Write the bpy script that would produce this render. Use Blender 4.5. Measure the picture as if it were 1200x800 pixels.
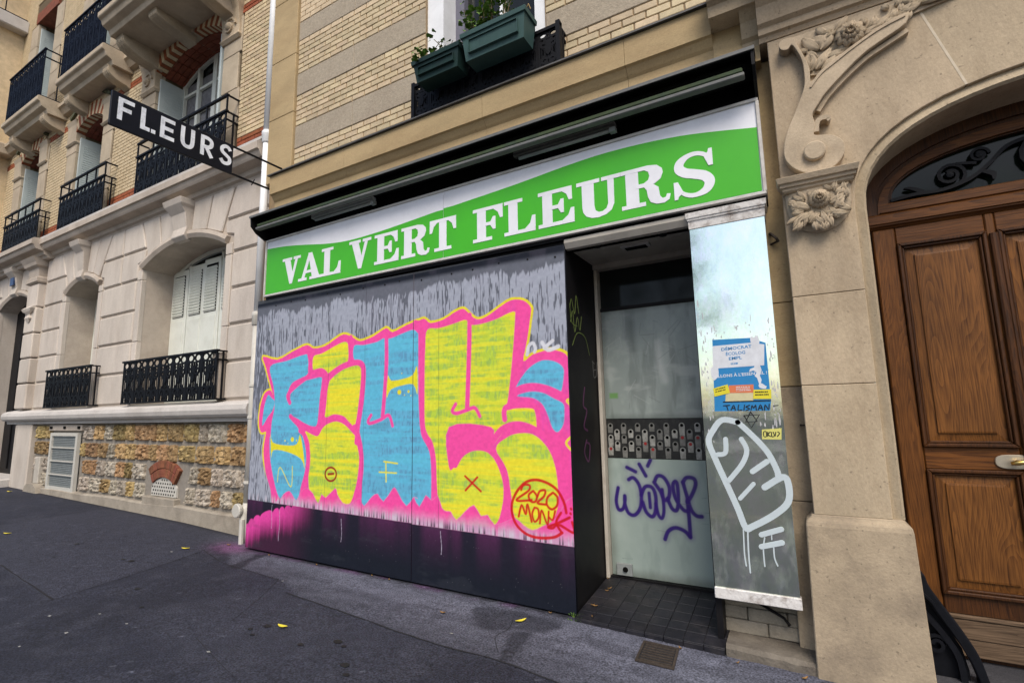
import bpy, bmesh, math, random
import numpy as np
from mathutils import Matrix, Vector

# ------------------------------------------------------------------ camera, sky, sun, exposure
scene = bpy.context.scene
for o in list(bpy.data.objects):
    bpy.data.objects.remove(o, do_unlink=True)
COL = scene.collection
EYE = 1.55
YAW, PITCH, ROLL = math.radians(29.51), math.radians(8.09), math.radians(-1.09)
cam = bpy.data.cameras.new("camera")
cam.sensor_width = 36.0
cam.lens = 36.0 * 583.7 / 1200.0
cam.clip_start, cam.clip_end = 0.05, 600.0
cam_o = bpy.data.objects.new("camera", cam)
COL.objects.link(cam_o)
_f = Vector((-math.sin(YAW) * math.cos(PITCH), math.cos(YAW) * math.cos(PITCH), math.sin(PITCH)))
_r = Vector((math.cos(YAW), math.sin(YAW), 0))
_u = _r.cross(_f)
_r2 = _r * math.cos(ROLL) + _u * math.sin(ROLL)
_u2 = -_r * math.sin(ROLL) + _u * math.cos(ROLL)
_m = Matrix((_r2, _u2, -_f)).transposed().to_4x4()
_m.translation = (0, 0, EYE)
cam_o.matrix_world = _m
scene.camera = cam_o

SUN_EL, SUN_AZ = math.radians(50), math.radians(150)   # azimuth clockwise from +y: the street side, high soft light
world = bpy.data.worlds.new("World")
scene.world = world
world.use_nodes = True
wn = world.node_tree
wn.nodes.clear()
w_out = wn.nodes.new("ShaderNodeOutputWorld")
w_bg = wn.nodes.new("ShaderNodeBackground")
w_sky = wn.nodes.new("ShaderNodeTexSky")
w_sky.sky_type = 'NISHITA'
w_sky.sun_disc = False
w_sky.sun_elevation = SUN_EL
w_sky.sun_rotation = SUN_AZ
w_sky.air_density = 1.0
w_sky.dust_density = 2.6
w_sky.ozone_density = 1.0
w_bg.inputs["Strength"].default_value = 0.10
wn.links.new(w_sky.outputs[0], w_bg.inputs[0])
wn.links.new(w_bg.outputs[0], w_out.inputs[0])
sun = bpy.data.lights.new("sun", 'SUN')
sun.energy = 1.5
sun.angle = math.radians(28)
sun.color = (1.0, 0.92, 0.80)
sun_o = bpy.data.objects.new("sun", sun)
COL.objects.link(sun_o)
_sd = Vector((math.sin(SUN_AZ) * math.cos(SUN_EL), math.cos(SUN_AZ) * math.cos(SUN_EL), math.sin(SUN_EL)))
sun_o.rotation_euler = _sd.to_track_quat('Z', 'Y').to_euler()
sun_o.location = (0, -10, 30)
scene.view_settings.view_transform = 'Standard'
scene.view_settings.look = 'None'
scene.view_settings.exposure = 0.86
scene.view_settings.gamma = 1.0
scene.view_settings.use_curve_mapping = False

# ------------------------------------------------------------------ helpers
rnd = random.Random(7)
WT = {}   # object -> world translation


def reg(o, parent, world=(0, 0, 0)):
    COL.objects.link(o)
    w = Vector(world)
    if parent is not None:
        o.parent = parent
        o.location = w - WT[parent.name]
    else:
        o.location = w
    WT[o.name] = w
    return o


def tag(o, label=None, cat=None, group=None, kind=None):
    if label: o["label"] = label
    if cat: o["category"] = cat
    if group: o["group"] = group
    if kind: o["kind"] = kind
    return o


def thing(name, label, cat, loc=(0, 0, 0), group=None):
    o = bpy.data.objects.new(name, None)
    o.empty_display_size = 0.1
    reg(o, None, loc)
    return tag(o, label, cat, group)


def cat_rom(p, n=6, closed=False):
    p = [np.array(q, float) for q in p]
    N = len(p)
    if N < 3: return [tuple(q) for q in p]
    out = []
    rng = range(N if closed else N - 1)
    for i in rng:
        if closed:
            a, b, c, d = p[i - 1], p[i], p[(i + 1) % N], p[(i + 2) % N]
        else:
            a, b, c, d = p[max(i - 1, 0)], p[i], p[i + 1], p[min(i + 2, N - 1)]
        for k in range(n):
            t = k / n
            out.append(tuple(0.5 * ((2 * b) + (-a + c) * t + (2 * a - 5 * b + 4 * c - d) * t * t + (-a + 3 * b - 3 * c + d) * t ** 3)))
    if not closed: out.append(tuple(p[-1]))
    return out


FX = lambda u, v, d: (u, d, v)      # facade plane: u=x, v=z, depth=y
SX = lambda u, v, d: (d, u, v)      # side plane: u=y, v=z, depth=x
GX = lambda u, v, d: (u, v, d)      # plan: u=x, v=y, depth=z


class MB:
    def __init__(s):
        s.v = []; s.f = []

    def add(s, vs, fs):
        o = len(s.v)
        s.v += [tuple(map(float, q)) for q in vs]
        s.f += [tuple(i + o for i in f) for f in fs]
        return s

    def box(s, x0, x1, y0, y1, z0, z1):
        return s.add([(x0, y0, z0), (x1, y0, z0), (x1, y1, z0), (x0, y1, z0), (x0, y0, z1), (x1, y0, z1), (x1, y1, z1), (x0, y1, z1)],
                     [(0, 3, 2, 1), (4, 5, 6, 7), (0, 1, 5, 4), (1, 2, 6, 5), (2, 3, 7, 6), (3, 0, 4, 7)])

    def prism(s, poly, d0, d1, mf=FX):
        n = len(poly)
        vs = [mf(u, v, d0) for u, v in poly] + [mf(u, v, d1) for u, v in poly]
        fs = [tuple(range(n)), tuple(range(2 * n - 1, n - 1, -1))]
        fs += [(i, i + n, (i + 1) % n + n, (i + 1) % n) for i in range(n)]
        return s.add(vs, fs)

    def loft(s, rings, cap=True, closed=True):
        n = len(rings[0])
        vs = [p for r in rings for p in r]
        fs = []
        for i in range(len(rings) - 1):
            for j in range(n if closed else n - 1):
                k = (j + 1) % n
                fs.append((i * n + j, i * n + k, (i + 1) * n + k, (i + 1) * n + j))
        if cap:
            fs.append(tuple(range(n - 1, -1, -1)))
            fs.append(tuple(range((len(rings) - 1) * n, len(rings) * n)))
        return s.add(vs, fs)

    def tube(s, path, r, n=6, cap=True):
        path = [Vector(p) for p in path]
        rings = []
        up = Vector((0.13, 0.21, 0.97)).normalized()
        for i, p in enumerate(path):
            t = (path[min(i + 1, len(path) - 1)] - path[max(i - 1, 0)])
            if t.length < 1e-9: t = Vector((0, 0, 1))
            t.normalize()
            a = t.cross(up)
            if a.length < 0.05: a = t.cross(Vector((1, 0, 0)))
            a.normalize()
            b = t.cross(a)
            rr = r[i] if isinstance(r, (list, tuple)) else r
            rings.append([tuple(p + (a * math.cos(2 * math.pi * k / n) + b * math.sin(2 * math.pi * k / n)) * rr) for k in range(n)])
        return s.loft(rings, cap)

    def ribbon(s, pts, w, d0, d1, mf=FX, eps=0.0, caps=True, smooth=5, sx=1.0):
        """a painted / cut flat stroke: width w (number or list) in the plane, thickness d0..d1"""
        if smooth and len(pts) > 2:
            if isinstance(w, (list, tuple)):
                q = cat_rom([(a[0], a[1], ww) for a, ww in zip(pts, w)], smooth)
                pts = [(a[0], a[1]) for a in q]; w = [a[2] for a in q]
            else:
                pts = cat_rom(pts, smooth)
        n = len(pts)
        W = w if isinstance(w, (list, tuple)) else [w] * n
        vs = []; fs = []
        sg = -1 if d0 < d1 else 1
        for i, p in enumerate(pts):
            a = pts[max(i - 1, 0)]; b = pts[min(i + 1, n - 1)]
            tx, ty = b[0] - a[0], b[1] - a[1]
            L = math.hypot(tx, ty) or 1e-9
            nx, ny = -ty / L * W[i] / 2, tx / L * W[i] / 2
            e = d0 + sg * eps * i
            vs += [mf(p[0] + nx, p[1] + ny, e), mf(p[0] - nx, p[1] - ny, e), mf(p[0] - nx, p[1] - ny, d1), mf(p[0] + nx, p[1] + ny, d1)]
        for i in range(n - 1):
            o = 4 * i
            fs += [(o, o + 1, o + 5, o + 4), (o + 1, o + 2, o + 6, o + 5), (o + 2, o + 3, o + 7, o + 6), (o + 3, o, o + 4, o + 7)]
        fs += [(0, 3, 2, 1), (4 * n - 4, 4 * n - 3, 4 * n - 2, 4 * n - 1)]
        s.add(vs, fs)
        if caps:
            for k, i in ((1, 0), (2, n - 1)):
                r = W[i] / 2
                e = d0 + sg * (eps * (n + k) + 0.00012 * k)
                s.prism([(pts[i][0] + r * math.cos(t * math.pi / 5), pts[i][1] + r * math.sin(t * math.pi / 5)) for t in range(10)], e, d1, mf)
        return s

    def lathe(s, prof, c, n=16, axis='z'):
        rings = []
        for r, h in prof:
            ring = []
            for k in range(n):
                a = 2 * math.pi * k / n
                if axis == 'z': ring.append((c[0] + r * math.cos(a), c[1] + r * math.sin(a), c[2] + h))
                elif axis == 'y': ring.append((c[0] + r * math.cos(a), c[1] + h, c[2] + r * math.sin(a)))
                else: ring.append((c[0] + h, c[1] + r * math.cos(a), c[2] + r * math.sin(a)))
            rings.append(ring)
        return s.loft(rings)

    def mesh(s, name, bevel=0.0, seg=1, recalc=True):
        me = bpy.data.meshes.new(name)
        me.from_pydata(s.v, [], s.f)
        if recalc or bevel:
            bm = bmesh.new(); bm.from_mesh(me)
            if recalc: bmesh.ops.recalc_face_normals(bm, faces=bm.faces)
            if bevel:
                es = [e for e in bm.edges if len(e.link_faces) == 2 and e.calc_face_angle(0) > 0.5]
                bmesh.ops.bevel(bm, geom=es, offset=bevel, segments=seg, affect='EDGES', profile=0.5, clamp_overlap=True)
            bm.to_mesh(me); bm.free()
        me.update()
        return me

    def build(s, name, mat, parent=None, bevel=0.0, seg=1, smooth=False, recalc=True):
        me = s.mesh(name, bevel, seg, recalc)
        if mat: me.materials.append(mat)
        if smooth:
            me.polygons.foreach_set("use_smooth", [True] * len(me.polygons))
        o = bpy.data.objects.new(name, me)
        return reg(o, parent)


def inst(name, me, parent, loc, rot=(0, 0, 0), sc=(1, 1, 1)):
    o = bpy.data.objects.new(name, me)
    reg(o, parent, loc)
    o.rotation_euler = rot; o.scale = sc
    return o


def copy_tree(o, loc=None, parent=None, label=None):
    c = o.copy(); COL.objects.link(c)
    if parent is not None: c.parent = parent
    if loc is not None: c.location = loc
    if label: c["label"] = label
    WT[c.name] = Vector(c.location)
    for ch in list(o.children):
        copy_tree(ch, None, c)
    return c


# ------------------------------------------------------------------ materials (all procedural)
def mat(name, col, rough=0.8, var=0.15, scale=4.0, bump=0.0, bscale=60.0, metal=0.0, spec=0.4, dirt=None, dirt_amt=0.5, dirt_scale=1.3,
        stretch=(1, 1, 1), rand=0.0, pits=0.0, hue=None, coat=0.0):
    m = bpy.data.materials.new(name); m.use_nodes = True
    nt = m.node_tree; N = nt.nodes; L = nt.links
    b = N["Principled BSDF"]
    b.inputs["Roughness"].default_value = rough
    b.inputs["Metallic"].default_value = metal
    b.inputs["Specular IOR Level"].default_value = spec
    if coat: b.inputs["Coat Weight"].default_value = coat
    g = N.new("ShaderNodeNewGeometry")
    mp = N.new("ShaderNodeMapping"); mp.inputs["Scale"].default_value = stretch
    L.new(g.outputs["Position"], mp.inputs[0])
    n1 = N.new("ShaderNodeTexNoise"); n1.inputs["Scale"].default_value = scale; n1.inputs["Detail"].default_value = 8; n1.inputs["Roughness"].default_value = 0.65
    L.new(mp.outputs[0], n1.inputs["Vector"])
    cr = N.new("ShaderNodeValToRGB")
    lo = [max(0, c * (1 - var)) for c in col]; hi = [min(0.95, c * (1 + var)) for c in col]
    if hue: hi = list(hue)
    cr.color_ramp.elements[0].color = (*lo, 1); cr.color_ramp.elements[0].position = 0.3
    cr.color_ramp.elements[1].color = (*hi, 1); cr.color_ramp.elements[1].position = 0.7
    L.new(n1.outputs["Fac"], cr.inputs[0])
    last = cr.outputs[0]
    if rand:
        oi = N.new("ShaderNodeObjectInfo")
        hs = N.new("ShaderNodeHueSaturation")
        mr = N.new("ShaderNodeMapRange"); mr.inputs[3].default_value = 1 - rand; mr.inputs[4].default_value = 1 + rand
        L.new(oi.outputs["Random"], mr.inputs[0]); L.new(mr.outputs[0], hs.inputs["Value"])
        mr2 = N.new("ShaderNodeMapRange"); mr2.inputs[3].default_value = 0.5 + rand * 0.06; mr2.inputs[4].default_value = 0.5 - rand * 0.06
        mm = N.new("ShaderNodeMath"); mm.operation = 'FRACT'; m7 = N.new("ShaderNodeMath"); m7.operation = 'MULTIPLY'; m7.inputs[1].default_value = 7.3
        L.new(oi.outputs["Random"], m7.inputs[0]); L.new(m7.outputs[0], mm.inputs[0]); L.new(mm.outputs[0], mr2.inputs[0]); L.new(mr2.outputs[0], hs.inputs["Hue"])
        L.new(last, hs.inputs["Color"]); last = hs.outputs[0]
    if dirt:
        n2 = N.new("ShaderNodeTexNoise"); n2.inputs["Scale"].default_value = dirt_scale; n2.inputs["Detail"].default_value = 10; n2.inputs["Roughness"].default_value = 0.7
        mp2 = N.new("ShaderNodeMapping"); mp2.inputs["Scale"].default_value = stretch; mp2.inputs["Location"].default_value = (3.1, 7.7, 1.9)
        L.new(g.outputs["Position"], mp2.inputs[0]); L.new(mp2.outputs[0], n2.inputs["Vector"])
        r2 = N.new("ShaderNodeValToRGB"); r2.color_ramp.elements[0].position = 0.48; r2.color_ramp.elements[1].position = 0.72
        L.new(n2.outputs["Fac"], r2.inputs[0])
        mu = N.new("ShaderNodeMath"); mu.operation = 'MULTIPLY'; mu.inputs[1].default_value = dirt_amt
        L.new(r2.outputs[0], mu.inputs[0])
        mx = N.new("ShaderNodeMix"); mx.data_type = 'RGBA'
        mx.inputs[7].default_value = (*dirt, 1)
        L.new(mu.outputs[0], mx.inputs[0]); L.new(last, mx.inputs[6]); last = mx.outputs[2]
    if pits:
        v = N.new("ShaderNodeTexNoise"); v.inputs["Scale"].default_value = 38; v.inputs["Detail"].default_value = 2
        L.new(g.outputs["Position"], v.inputs["Vector"])
        r3 = N.new("ShaderNodeValToRGB"); r3.color_ramp.elements[0].position = 0.27; r3.color_ramp.elements[0].color = (1, 1, 1, 1)
        r3.color_ramp.elements[1].position = 0.33; r3.color_ramp.elements[1].color = (0, 0, 0, 1)
        L.new(v.outputs["Fac"], r3.inputs[0])
        mu3 = N.new("ShaderNodeMath"); mu3.operation = 'MULTIPLY'; mu3.inputs[1].default_value = pits
        L.new(r3.outputs[0], mu3.inputs[0])
        mx3 = N.new("ShaderNodeMix"); mx3.data_type = 'RGBA'; mx3.inputs[7].default_value = (*[c * 0.3 for c in col], 1)
        L.new(mu3.outputs[0], mx3.inputs[0]); L.new(last, mx3.inputs[6]); last = mx3.outputs[2]
    if bump:
        ng = N.new("ShaderNodeTexNoise"); ng.inputs["Scale"].default_value = 75; ng.inputs["Detail"].default_value = 5; ng.inputs["Roughness"].default_value = 0.75
        L.new(g.outputs["Position"], ng.inputs["Vector"])
        rg = N.new("ShaderNodeValToRGB"); rg.color_ramp.elements[0].position = 0.3; rg.color_ramp.elements[1].position = 0.7
        rg.color_ramp.elements[0].color = (0.86, 0.855, 0.845, 1); rg.color_ramp.elements[1].color = (1.10, 1.10, 1.10, 1)
        L.new(ng.outputs["Fac"], rg.inputs[0])
        mg = N.new("ShaderNodeMix"); mg.data_type = 'RGBA'; mg.blend_type = 'MULTIPLY'; mg.inputs[0].default_value = 1
        L.new(last, mg.inputs[6]); L.new(rg.outputs[0], mg.inputs[7]); last = mg.outputs[2]
    L.new(last, b.inputs["Base Color"])
    if bump:
        n3 = N.new("ShaderNodeTexNoise"); n3.inputs["Scale"].default_value = bscale; n3.inputs["Detail"].default_value = 6
        L.new(mp.outputs[0], n3.inputs["Vector"])
        bp = N.new("ShaderNodeBump"); bp.inputs["Strength"].default_value = bump; bp.inputs["Distance"].default_value = 0.02
        L.new(n3.outputs["Fac"], bp.inputs["Height"]); L.new(bp.outputs[0], b.inputs["Normal"])
    return m


def vc_mat(name, rough=0.55, bump=0.1, spec=0.4):
    """paint whose colour is stored on the mesh points"""
    m = bpy.data.materials.new(name); m.use_nodes = True
    nt = m.node_tree; N = nt.nodes; L = nt.links; b = N["Principled BSDF"]
    a = N.new("ShaderNodeAttribute"); a.attribute_name = "paint"
    b.inputs["Roughness"].default_value = rough; b.inputs["Specular IOR Level"].default_value = spec
    L.new(a.outputs["Color"], b.inputs["Base Color"])
    n3 = N.new("ShaderNodeTexNoise"); n3.inputs["Scale"].default_value = 30; n3.inputs["Detail"].default_value = 6
    g = N.new("ShaderNodeNewGeometry"); mp = N.new("ShaderNodeMapping"); mp.inputs["Scale"].default_value = (3, 1, 0.6)
    L.new(g.outputs["Position"], mp.inputs[0]); L.new(mp.outputs[0], n3.inputs["Vector"])
    bp = N.new("ShaderNodeBump"); bp.inputs["Strength"].default_value = bump; bp.inputs["Distance"].default_value = 0.01
    L.new(n3.outputs["Fac"], bp.inputs["Height"]); L.new(bp.outputs[0], b.inputs["Normal"])
    return m


def wood_mat(name, c0, c1, vertical=True, rough=0.5, grey=0.0):
    m = bpy.data.materials.new(name); m.use_nodes = True
    nt = m.node_tree; N = nt.nodes; L = nt.links; b = N["Principled BSDF"]
    b.inputs["Roughness"].default_value = rough; b.inputs["Specular IOR Level"].default_value = 0.22
    g = N.new("ShaderNodeNewGeometry"); mp = N.new("ShaderNodeMapping")
    mp.inputs["Scale"].default_value = (1, 1, 0.10) if vertical else (0.10, 1, 1)
    L.new(g.outputs["Position"], mp.inputs[0])
    n0 = N.new("ShaderNodeTexNoise"); n0.inputs["Scale"].default_value = 3.2; n0.inputs["Detail"].default_value = 2.2; n0.inputs["Roughness"].default_value = 0.45; n0.inputs["Distortion"].default_value = 0.4
    L.new(mp.outputs[0], n0.inputs["Vector"])
    m2 = N.new("ShaderNodeMath"); m2.operation = 'MULTIPLY'; m2.inputs[1].default_value = 58.0
    L.new(n0.outputs["Fac"], m2.inputs[0])
    fr = N.new("ShaderNodeMath"); fr.operation = 'FRACT'
    L.new(m2.outputs[0], fr.inputs[0])
    n1 = N.new("ShaderNodeTexNoise"); n1.inputs["Scale"].default_value = 110; n1.inputs["Detail"].default_value = 5
    mp3 = N.new("ShaderNodeMapping"); mp3.inputs["Scale"].default_value = (1, 1, 0.06) if vertical else (0.06, 1, 1)
    L.new(g.outputs["Position"], mp3.inputs[0]); L.new(mp3.outputs[0], n1.inputs["Vector"])
    ad = N.new("ShaderNodeMath"); ad.operation = 'MULTIPLY_ADD'; ad.inputs[1].default_value = 0.26
    L.new(fr.outputs[0], ad.inputs[0])
    mu = N.new("ShaderNodeMath"); mu.operation = 'MULTIPLY'; mu.inputs[1].default_value = 0.98
    L.new(n1.outputs["Fac"], mu.inputs[0]); L.new(mu.outputs[0], ad.inputs[2])
    cr = N.new("ShaderNodeValToRGB")
    cr.color_ramp.elements[0].color = (*c0, 1); cr.color_ramp.elements[0].position = 0.30
    cr.color_ramp.elements[1].color = (*c1, 1); cr.color_ramp.elements[1].position = 0.78
    L.new(ad.outputs[0], cr.inputs[0])
    n2 = N.new("ShaderNodeTexNoise"); n2.inputs["Scale"].default_value = 2.2; n2.inputs["Detail"].default_value = 6
    L.new(g.outputs["Position"], n2.inputs["Vector"])
    r2 = N.new("ShaderNodeValToRGB"); r2.color_ramp.elements[0].position = 0.35; r2.color_ramp.elements[1].position = 0.75
    r2.color_ramp.elements[0].color = (0.68, 0.66, 0.64, 1); r2.color_ramp.elements[1].color = (1.12, 1.1, 1.05, 1)
    L.new(n2.outputs["Fac"], r2.inputs[0])
    mx = N.new("ShaderNodeMix"); mx.data_type = 'RGBA'; mx.blend_type = 'MULTIPLY'; mx.inputs[0].default_value = 1
    L.new(cr.outputs[0], mx.inputs[6]); L.new(r2.outputs[0], mx.inputs[7])
    L.new(mx.outputs[2], b.inputs["Base Color"])
    bp = N.new("ShaderNodeBump"); bp.inputs["Strength"].default_value = 0.25; bp.inputs["Distance"].default_value = 0.004
    L.new(ad.outputs[0], bp.inputs["Height"]); L.new(bp.outputs[0], b.inputs["Normal"])
    return m


def asphalt_mat(name, c, light, speck=0.5):
    m = bpy.data.materials.new(name); m.use_nodes = True
    nt = m.node_tree; N = nt.nodes; L = nt.links; b = N["Principled BSDF"]
    b.inputs["Roughness"].default_value = 0.78; b.inputs["Specular IOR Level"].default_value = 0.35
    g = N.new("ShaderNodeNewGeometry")
    def noise(s, d=6, r=0.6):
        n = N.new("ShaderNodeTexNoise"); n.inputs["Scale"].default_value = s; n.inputs["Detail"].default_value = d; n.inputs["Roughness"].default_value = r
        L.new(g.outputs["Position"], n.inputs["Vector"]); return n
    n1 = noise(0.9, 8, 0.65); n2 = noise(160, 2); n3 = noise(14, 6)
    cr = N.new("ShaderNodeValToRGB"); cr.color_ramp.elements[0].position = 0.35; cr.color_ramp.elements[1].position = 0.7
    cr.color_ramp.elements[0].color = (*[k * 0.72 for k in c], 1); cr.color_ramp.elements[1].color = (*light, 1)
    L.new(n1.outputs["Fac"], cr.inputs[0])
    r2 = N.new("ShaderNodeValToRGB"); r2.color_ramp.elements[0].position = 0.3; r2.color_ramp.elements[1].position = 0.72
    r2.color_ramp.elements[0].color = (1 - speck, 1 - speck, 1 - speck, 1); r2.color_ramp.elements[1].color = (1 + speck, 1 + speck, 1 + speck, 1)
    L.new(n2.outputs["Fac"], r2.inputs[0])
    mx = N.new("ShaderNodeMix"); mx.data_type = 'RGBA'; mx.blend_type = 'MULTIPLY'; mx.inputs[0].default_value = 1
    L.new(cr.outputs[0], mx.inputs[6]); L.new(r2.outputs[0], mx.inputs[7])
    r4 = N.new("ShaderNodeValToRGB"); r4.color_ramp.elements[0].position = 0.3; r4.color_ramp.elements[1].position = 0.7
    r4.color_ramp.elements[0].color = (0.85, 0.85, 0.85, 1); r4.color_ramp.elements[1].color = (1.12, 1.12, 1.12, 1)
    L.new(n3.outputs["Fac"], r4.inputs[0])
    mx2 = N.new("ShaderNodeMix"); mx2.data_type = 'RGBA'; mx2.blend_type = 'MULTIPLY'; mx2.inputs[0].default_value = 1
    L.new(mx.outputs[2], mx2.inputs[6]); L.new(r4.outputs[0], mx2.inputs[7])
    L.new(mx2.outputs[2], b.inputs["Base Color"])
    bp = N.new("ShaderNodeBump"); bp.inputs["Strength"].default_value = 0.5; bp.inputs["Distance"].default_value = 0.006
    L.new(n2.outputs["Fac"], bp.inputs["Height"]); L.new(bp.outputs[0], b.inputs["Normal"])
    return m


def glass_dark(name, col=(0.01, 0.012, 0.012), rough=0.08):
    m = bpy.data.materials.new(name); m.use_nodes = True
    b = m.node_tree.nodes["Principled BSDF"]
    b.inputs["Base Color"].default_value = (*col, 1); b.inputs["Roughness"].default_value = rough
    b.inputs["Specular IOR Level"].default_value = 0.25
    return m


M = {}
M['limestone'] = mat('limestone', (0.545, 0.485, 0.425), 0.85, 0.13, 2.2, 0.12, 45, dirt=(0.33, 0.265, 0.21), dirt_amt=0.5, dirt_scale=2.2, rand=0.06, stretch=(1, 1, 0.3))
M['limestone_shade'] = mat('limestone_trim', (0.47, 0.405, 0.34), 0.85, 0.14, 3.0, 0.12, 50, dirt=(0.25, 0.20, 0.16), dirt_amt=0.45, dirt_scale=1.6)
M['groove'] = mat('groove_mortar', (0.33, 0.27, 0.22), 0.9, 0.15, 5)
M['sillstone'] = mat('sill_stone', (0.52, 0.49, 0.46), 0.8, 0.10, 3, 0.1, 50, dirt=(0.34, 0.30, 0.27), dirt_amt=0.5)
M['portal'] = mat('portal_stone', (0.425, 0.338, 0.232), 0.85, 0.17, 2.6, 0.2, 60, dirt=(0.26, 0.19, 0.12), dirt_amt=0.6, dirt_scale=3.0, pits=0.55, rand=0.07, stretch=(1, 1, 0.45))
M['portal_base'] = mat('portal_base_stone', (0.37, 0.295, 0.203), 0.85, 0.2, 3.2, 0.18, 60, dirt=(0.17, 0.135, 0.10), dirt_amt=0.75, dirt_scale=2.6, pits=0.5)
M['carved'] = mat('carved_stone', (0.455, 0.365, 0.258), 0.85, 0.17, 6, 0.14, 80, dirt=(0.28, 0.21, 0.14), dirt_amt=0.5, dirt_scale=3)
M['cornice'] = mat('cornice_stone', (0.41, 0.305, 0.165), 0.85, 0.18, 2.0, 0.12, 60, dirt=(0.30, 0.20, 0.10), dirt_amt=0.5, dirt_scale=1.6, stretch=(0.5, 1, 1.5), pits=0.3)
M['bandstone'] = mat('band_stone', (0.37, 0.315, 0.24), 0.9, 0.18, 30, 0.25, 90, dirt=(0.25, 0.2, 0.15), dirt_amt=0.5, dirt_scale=2.2, pits=0.3)
M['brick_pale'] = mat('pale_brick', (0.54, 0.44, 0.29), 0.85, 0.12, 9, 0.15, 90, rand=0.14, dirt=(0.34, 0.24, 0.13), dirt_amt=0.4, dirt_scale=2.5)
M['mortar_pale'] = mat('pale_mortar', (0.27, 0.195, 0.115), 0.95, 0.15, 20)
M['brick_yellow'] = mat('yellow_brick', (0.57, 0.455, 0.295), 0.85, 0.15, 9, 0.12, 90, rand=0.14, dirt=(0.34, 0.25, 0.13), dirt_amt=0.4, dirt_scale=1.5)
M['mortar_dark'] = mat('dark_mortar', (0.115, 0.085, 0.048), 0.95, 0.15, 20)
M['brick_red'] = mat('red_brick', (0.29, 0.085, 0.035), 0.85, 0.25, 12, 0.15, 90, rand=0.15)
M['brick_soot'] = mat('sooty_red_brick', (0.20, 0.06, 0.03), 0.85, 0.35, 10, 0.15, 90, rand=0.2)
M['mill'] = mat('millstone', (0.36, 0.215, 0.075), 0.95, 0.4, 15, 1.0, 30, rand=0.36, dirt=(0.05, 0.023, 0.009), dirt_amt=1.0, dirt_scale=9, hue=(0.54, 0.385, 0.20))
M['mill_grey'] = mat('pale_millstone', (0.42, 0.35, 0.26), 0.95, 0.45, 18, 1.0, 30, rand=0.25, dirt=(0.13, 0.09, 0.06), dirt_amt=0.9, dirt_scale=16, hue=(0.60, 0.54, 0.46))
M['mortar_grey'] = mat('grey_mortar', (0.24, 0.215, 0.185), 0.95, 0.15, 12, 0.2, 60)
M['concrete'] = mat('plinth_concrete', (0.33, 0.29, 0.235), 0.95, 0.2, 4, 0.3, 60, dirt=(0.14, 0.11, 0.08), dirt_amt=0.6, dirt_scale=2.5)
M['white_paint'] = mat('white_paint', (0.52, 0.50, 0.45), 0.5, 0.06, 4, dirt=(0.45, 0.43, 0.38), dirt_amt=0.35, dirt_scale=2.5)
M['shutter_white'] = mat('shutter_paint', (0.66, 0.68, 0.62), 0.5, 0.06, 4, dirt=(0.42, 0.43, 0.36), dirt_amt=0.4, dirt_scale=3)
M['shutter_blue'] = mat('blue_grey_shutter', (0.43, 0.48, 0.475), 0.55, 0.07, 4, dirt=(0.25, 0.3, 0.31), dirt_amt=0.3)
M['pipe'] = mat('pipe_paint', (0.56, 0.54, 0.49), 0.45, 0.07, 5, dirt=(0.36, 0.32, 0.26), dirt_amt=0.5, dirt_scale=3)
M['pipe_white'] = mat('pipe_white_paint', (0.80, 0.81, 0.82), 0.35, 0.05, 5, dirt=(0.45, 0.44, 0.42), dirt_amt=0.3, dirt_scale=3)
M['iron'] = mat('black_iron', (0.005, 0.0055, 0.008), 0.55, 0.3, 20, spec=0.15)
M['iron_blue'] = mat('blue_black_iron', (0.004, 0.006, 0.014), 0.6, 0.3, 20, spec=0.1)
M['black'] = mat('black_paint', (0.006, 0.0055, 0.0065), 0.55, 0.3, 6, spec=0.18, dirt=(0.016, 0.014, 0.012), dirt_amt=0.5, dirt_scale=6)
M['dark_void'] = mat('dark_interior', (0.004, 0.004, 0.004), 0.9, 0.2, 4, spec=0.1)
M['alu'] = mat('aluminium', (0.13, 0.133, 0.13), 0.5, 0.15, 20, spec=0.3, dirt=(0.2, 0.2, 0.17), dirt_amt=0.4, dirt_scale=8)
M['zinc'] = mat('zinc_flashing', (0.08, 0.078, 0.075), 0.55, 0.25, 8, metal=0.3)
M['green_fabric'] = mat('green_awning_fabric', (0.035, 0.055, 0.022), 0.8, 0.3, 12, dirt=(0.03, 0.06, 0.06), dirt_amt=0.5, dirt_scale=3)
M['sign_white'] = mat('sign_white', (0.76, 0.77, 0.82), 0.4, 0.04, 3, dirt=(0.52, 0.53, 0.57), dirt_amt=0.4, dirt_scale=2)
M['sign_green'] = mat('sign_green', (0.055, 0.42, 0.014), 0.4, 0.06, 2, dirt=(0.05, 0.36, 0.03), dirt_amt=0.35, dirt_scale=4)
M['sign_frame'] = mat('sign_frame', (0.55, 0.53, 0.5), 0.5, 0.1, 6, dirt=(0.2, 0.17, 0.14), dirt_amt=0.5, dirt_scale=6)
M['cream_paint'] = mat('cream_paint', (0.47, 0.43, 0.37), 0.6, 0.1, 5, dirt=(0.25, 0.2, 0.16), dirt_amt=0.5, dirt_scale=4)
M['peel'] = mat('peeling_white_paint', (0.66, 0.64, 0.62), 0.6, 0.08, 6, 0.2, 40, dirt=(0.16, 0.11, 0.08), dirt_amt=0.95, dirt_scale=13)
M['blade'] = mat('blade_sign_black', (0.005, 0.006, 0.011), 0.5, 0.3, 5, spec=0.2)
M['letter_white'] = mat('worn_white_letter', (0.78, 0.80, 0.85), 0.5, 0.1, 8, dirt=(0.25, 0.27, 0.32), dirt_amt=0.6, dirt_scale=16)
M['planter'] = mat('green_plastic', (0.014, 0.036, 0.032), 0.5, 0.2, 8, spec=0.2, dirt=(0.02, 0.03, 0.03), dirt_amt=0.5, dirt_scale=8)
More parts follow.
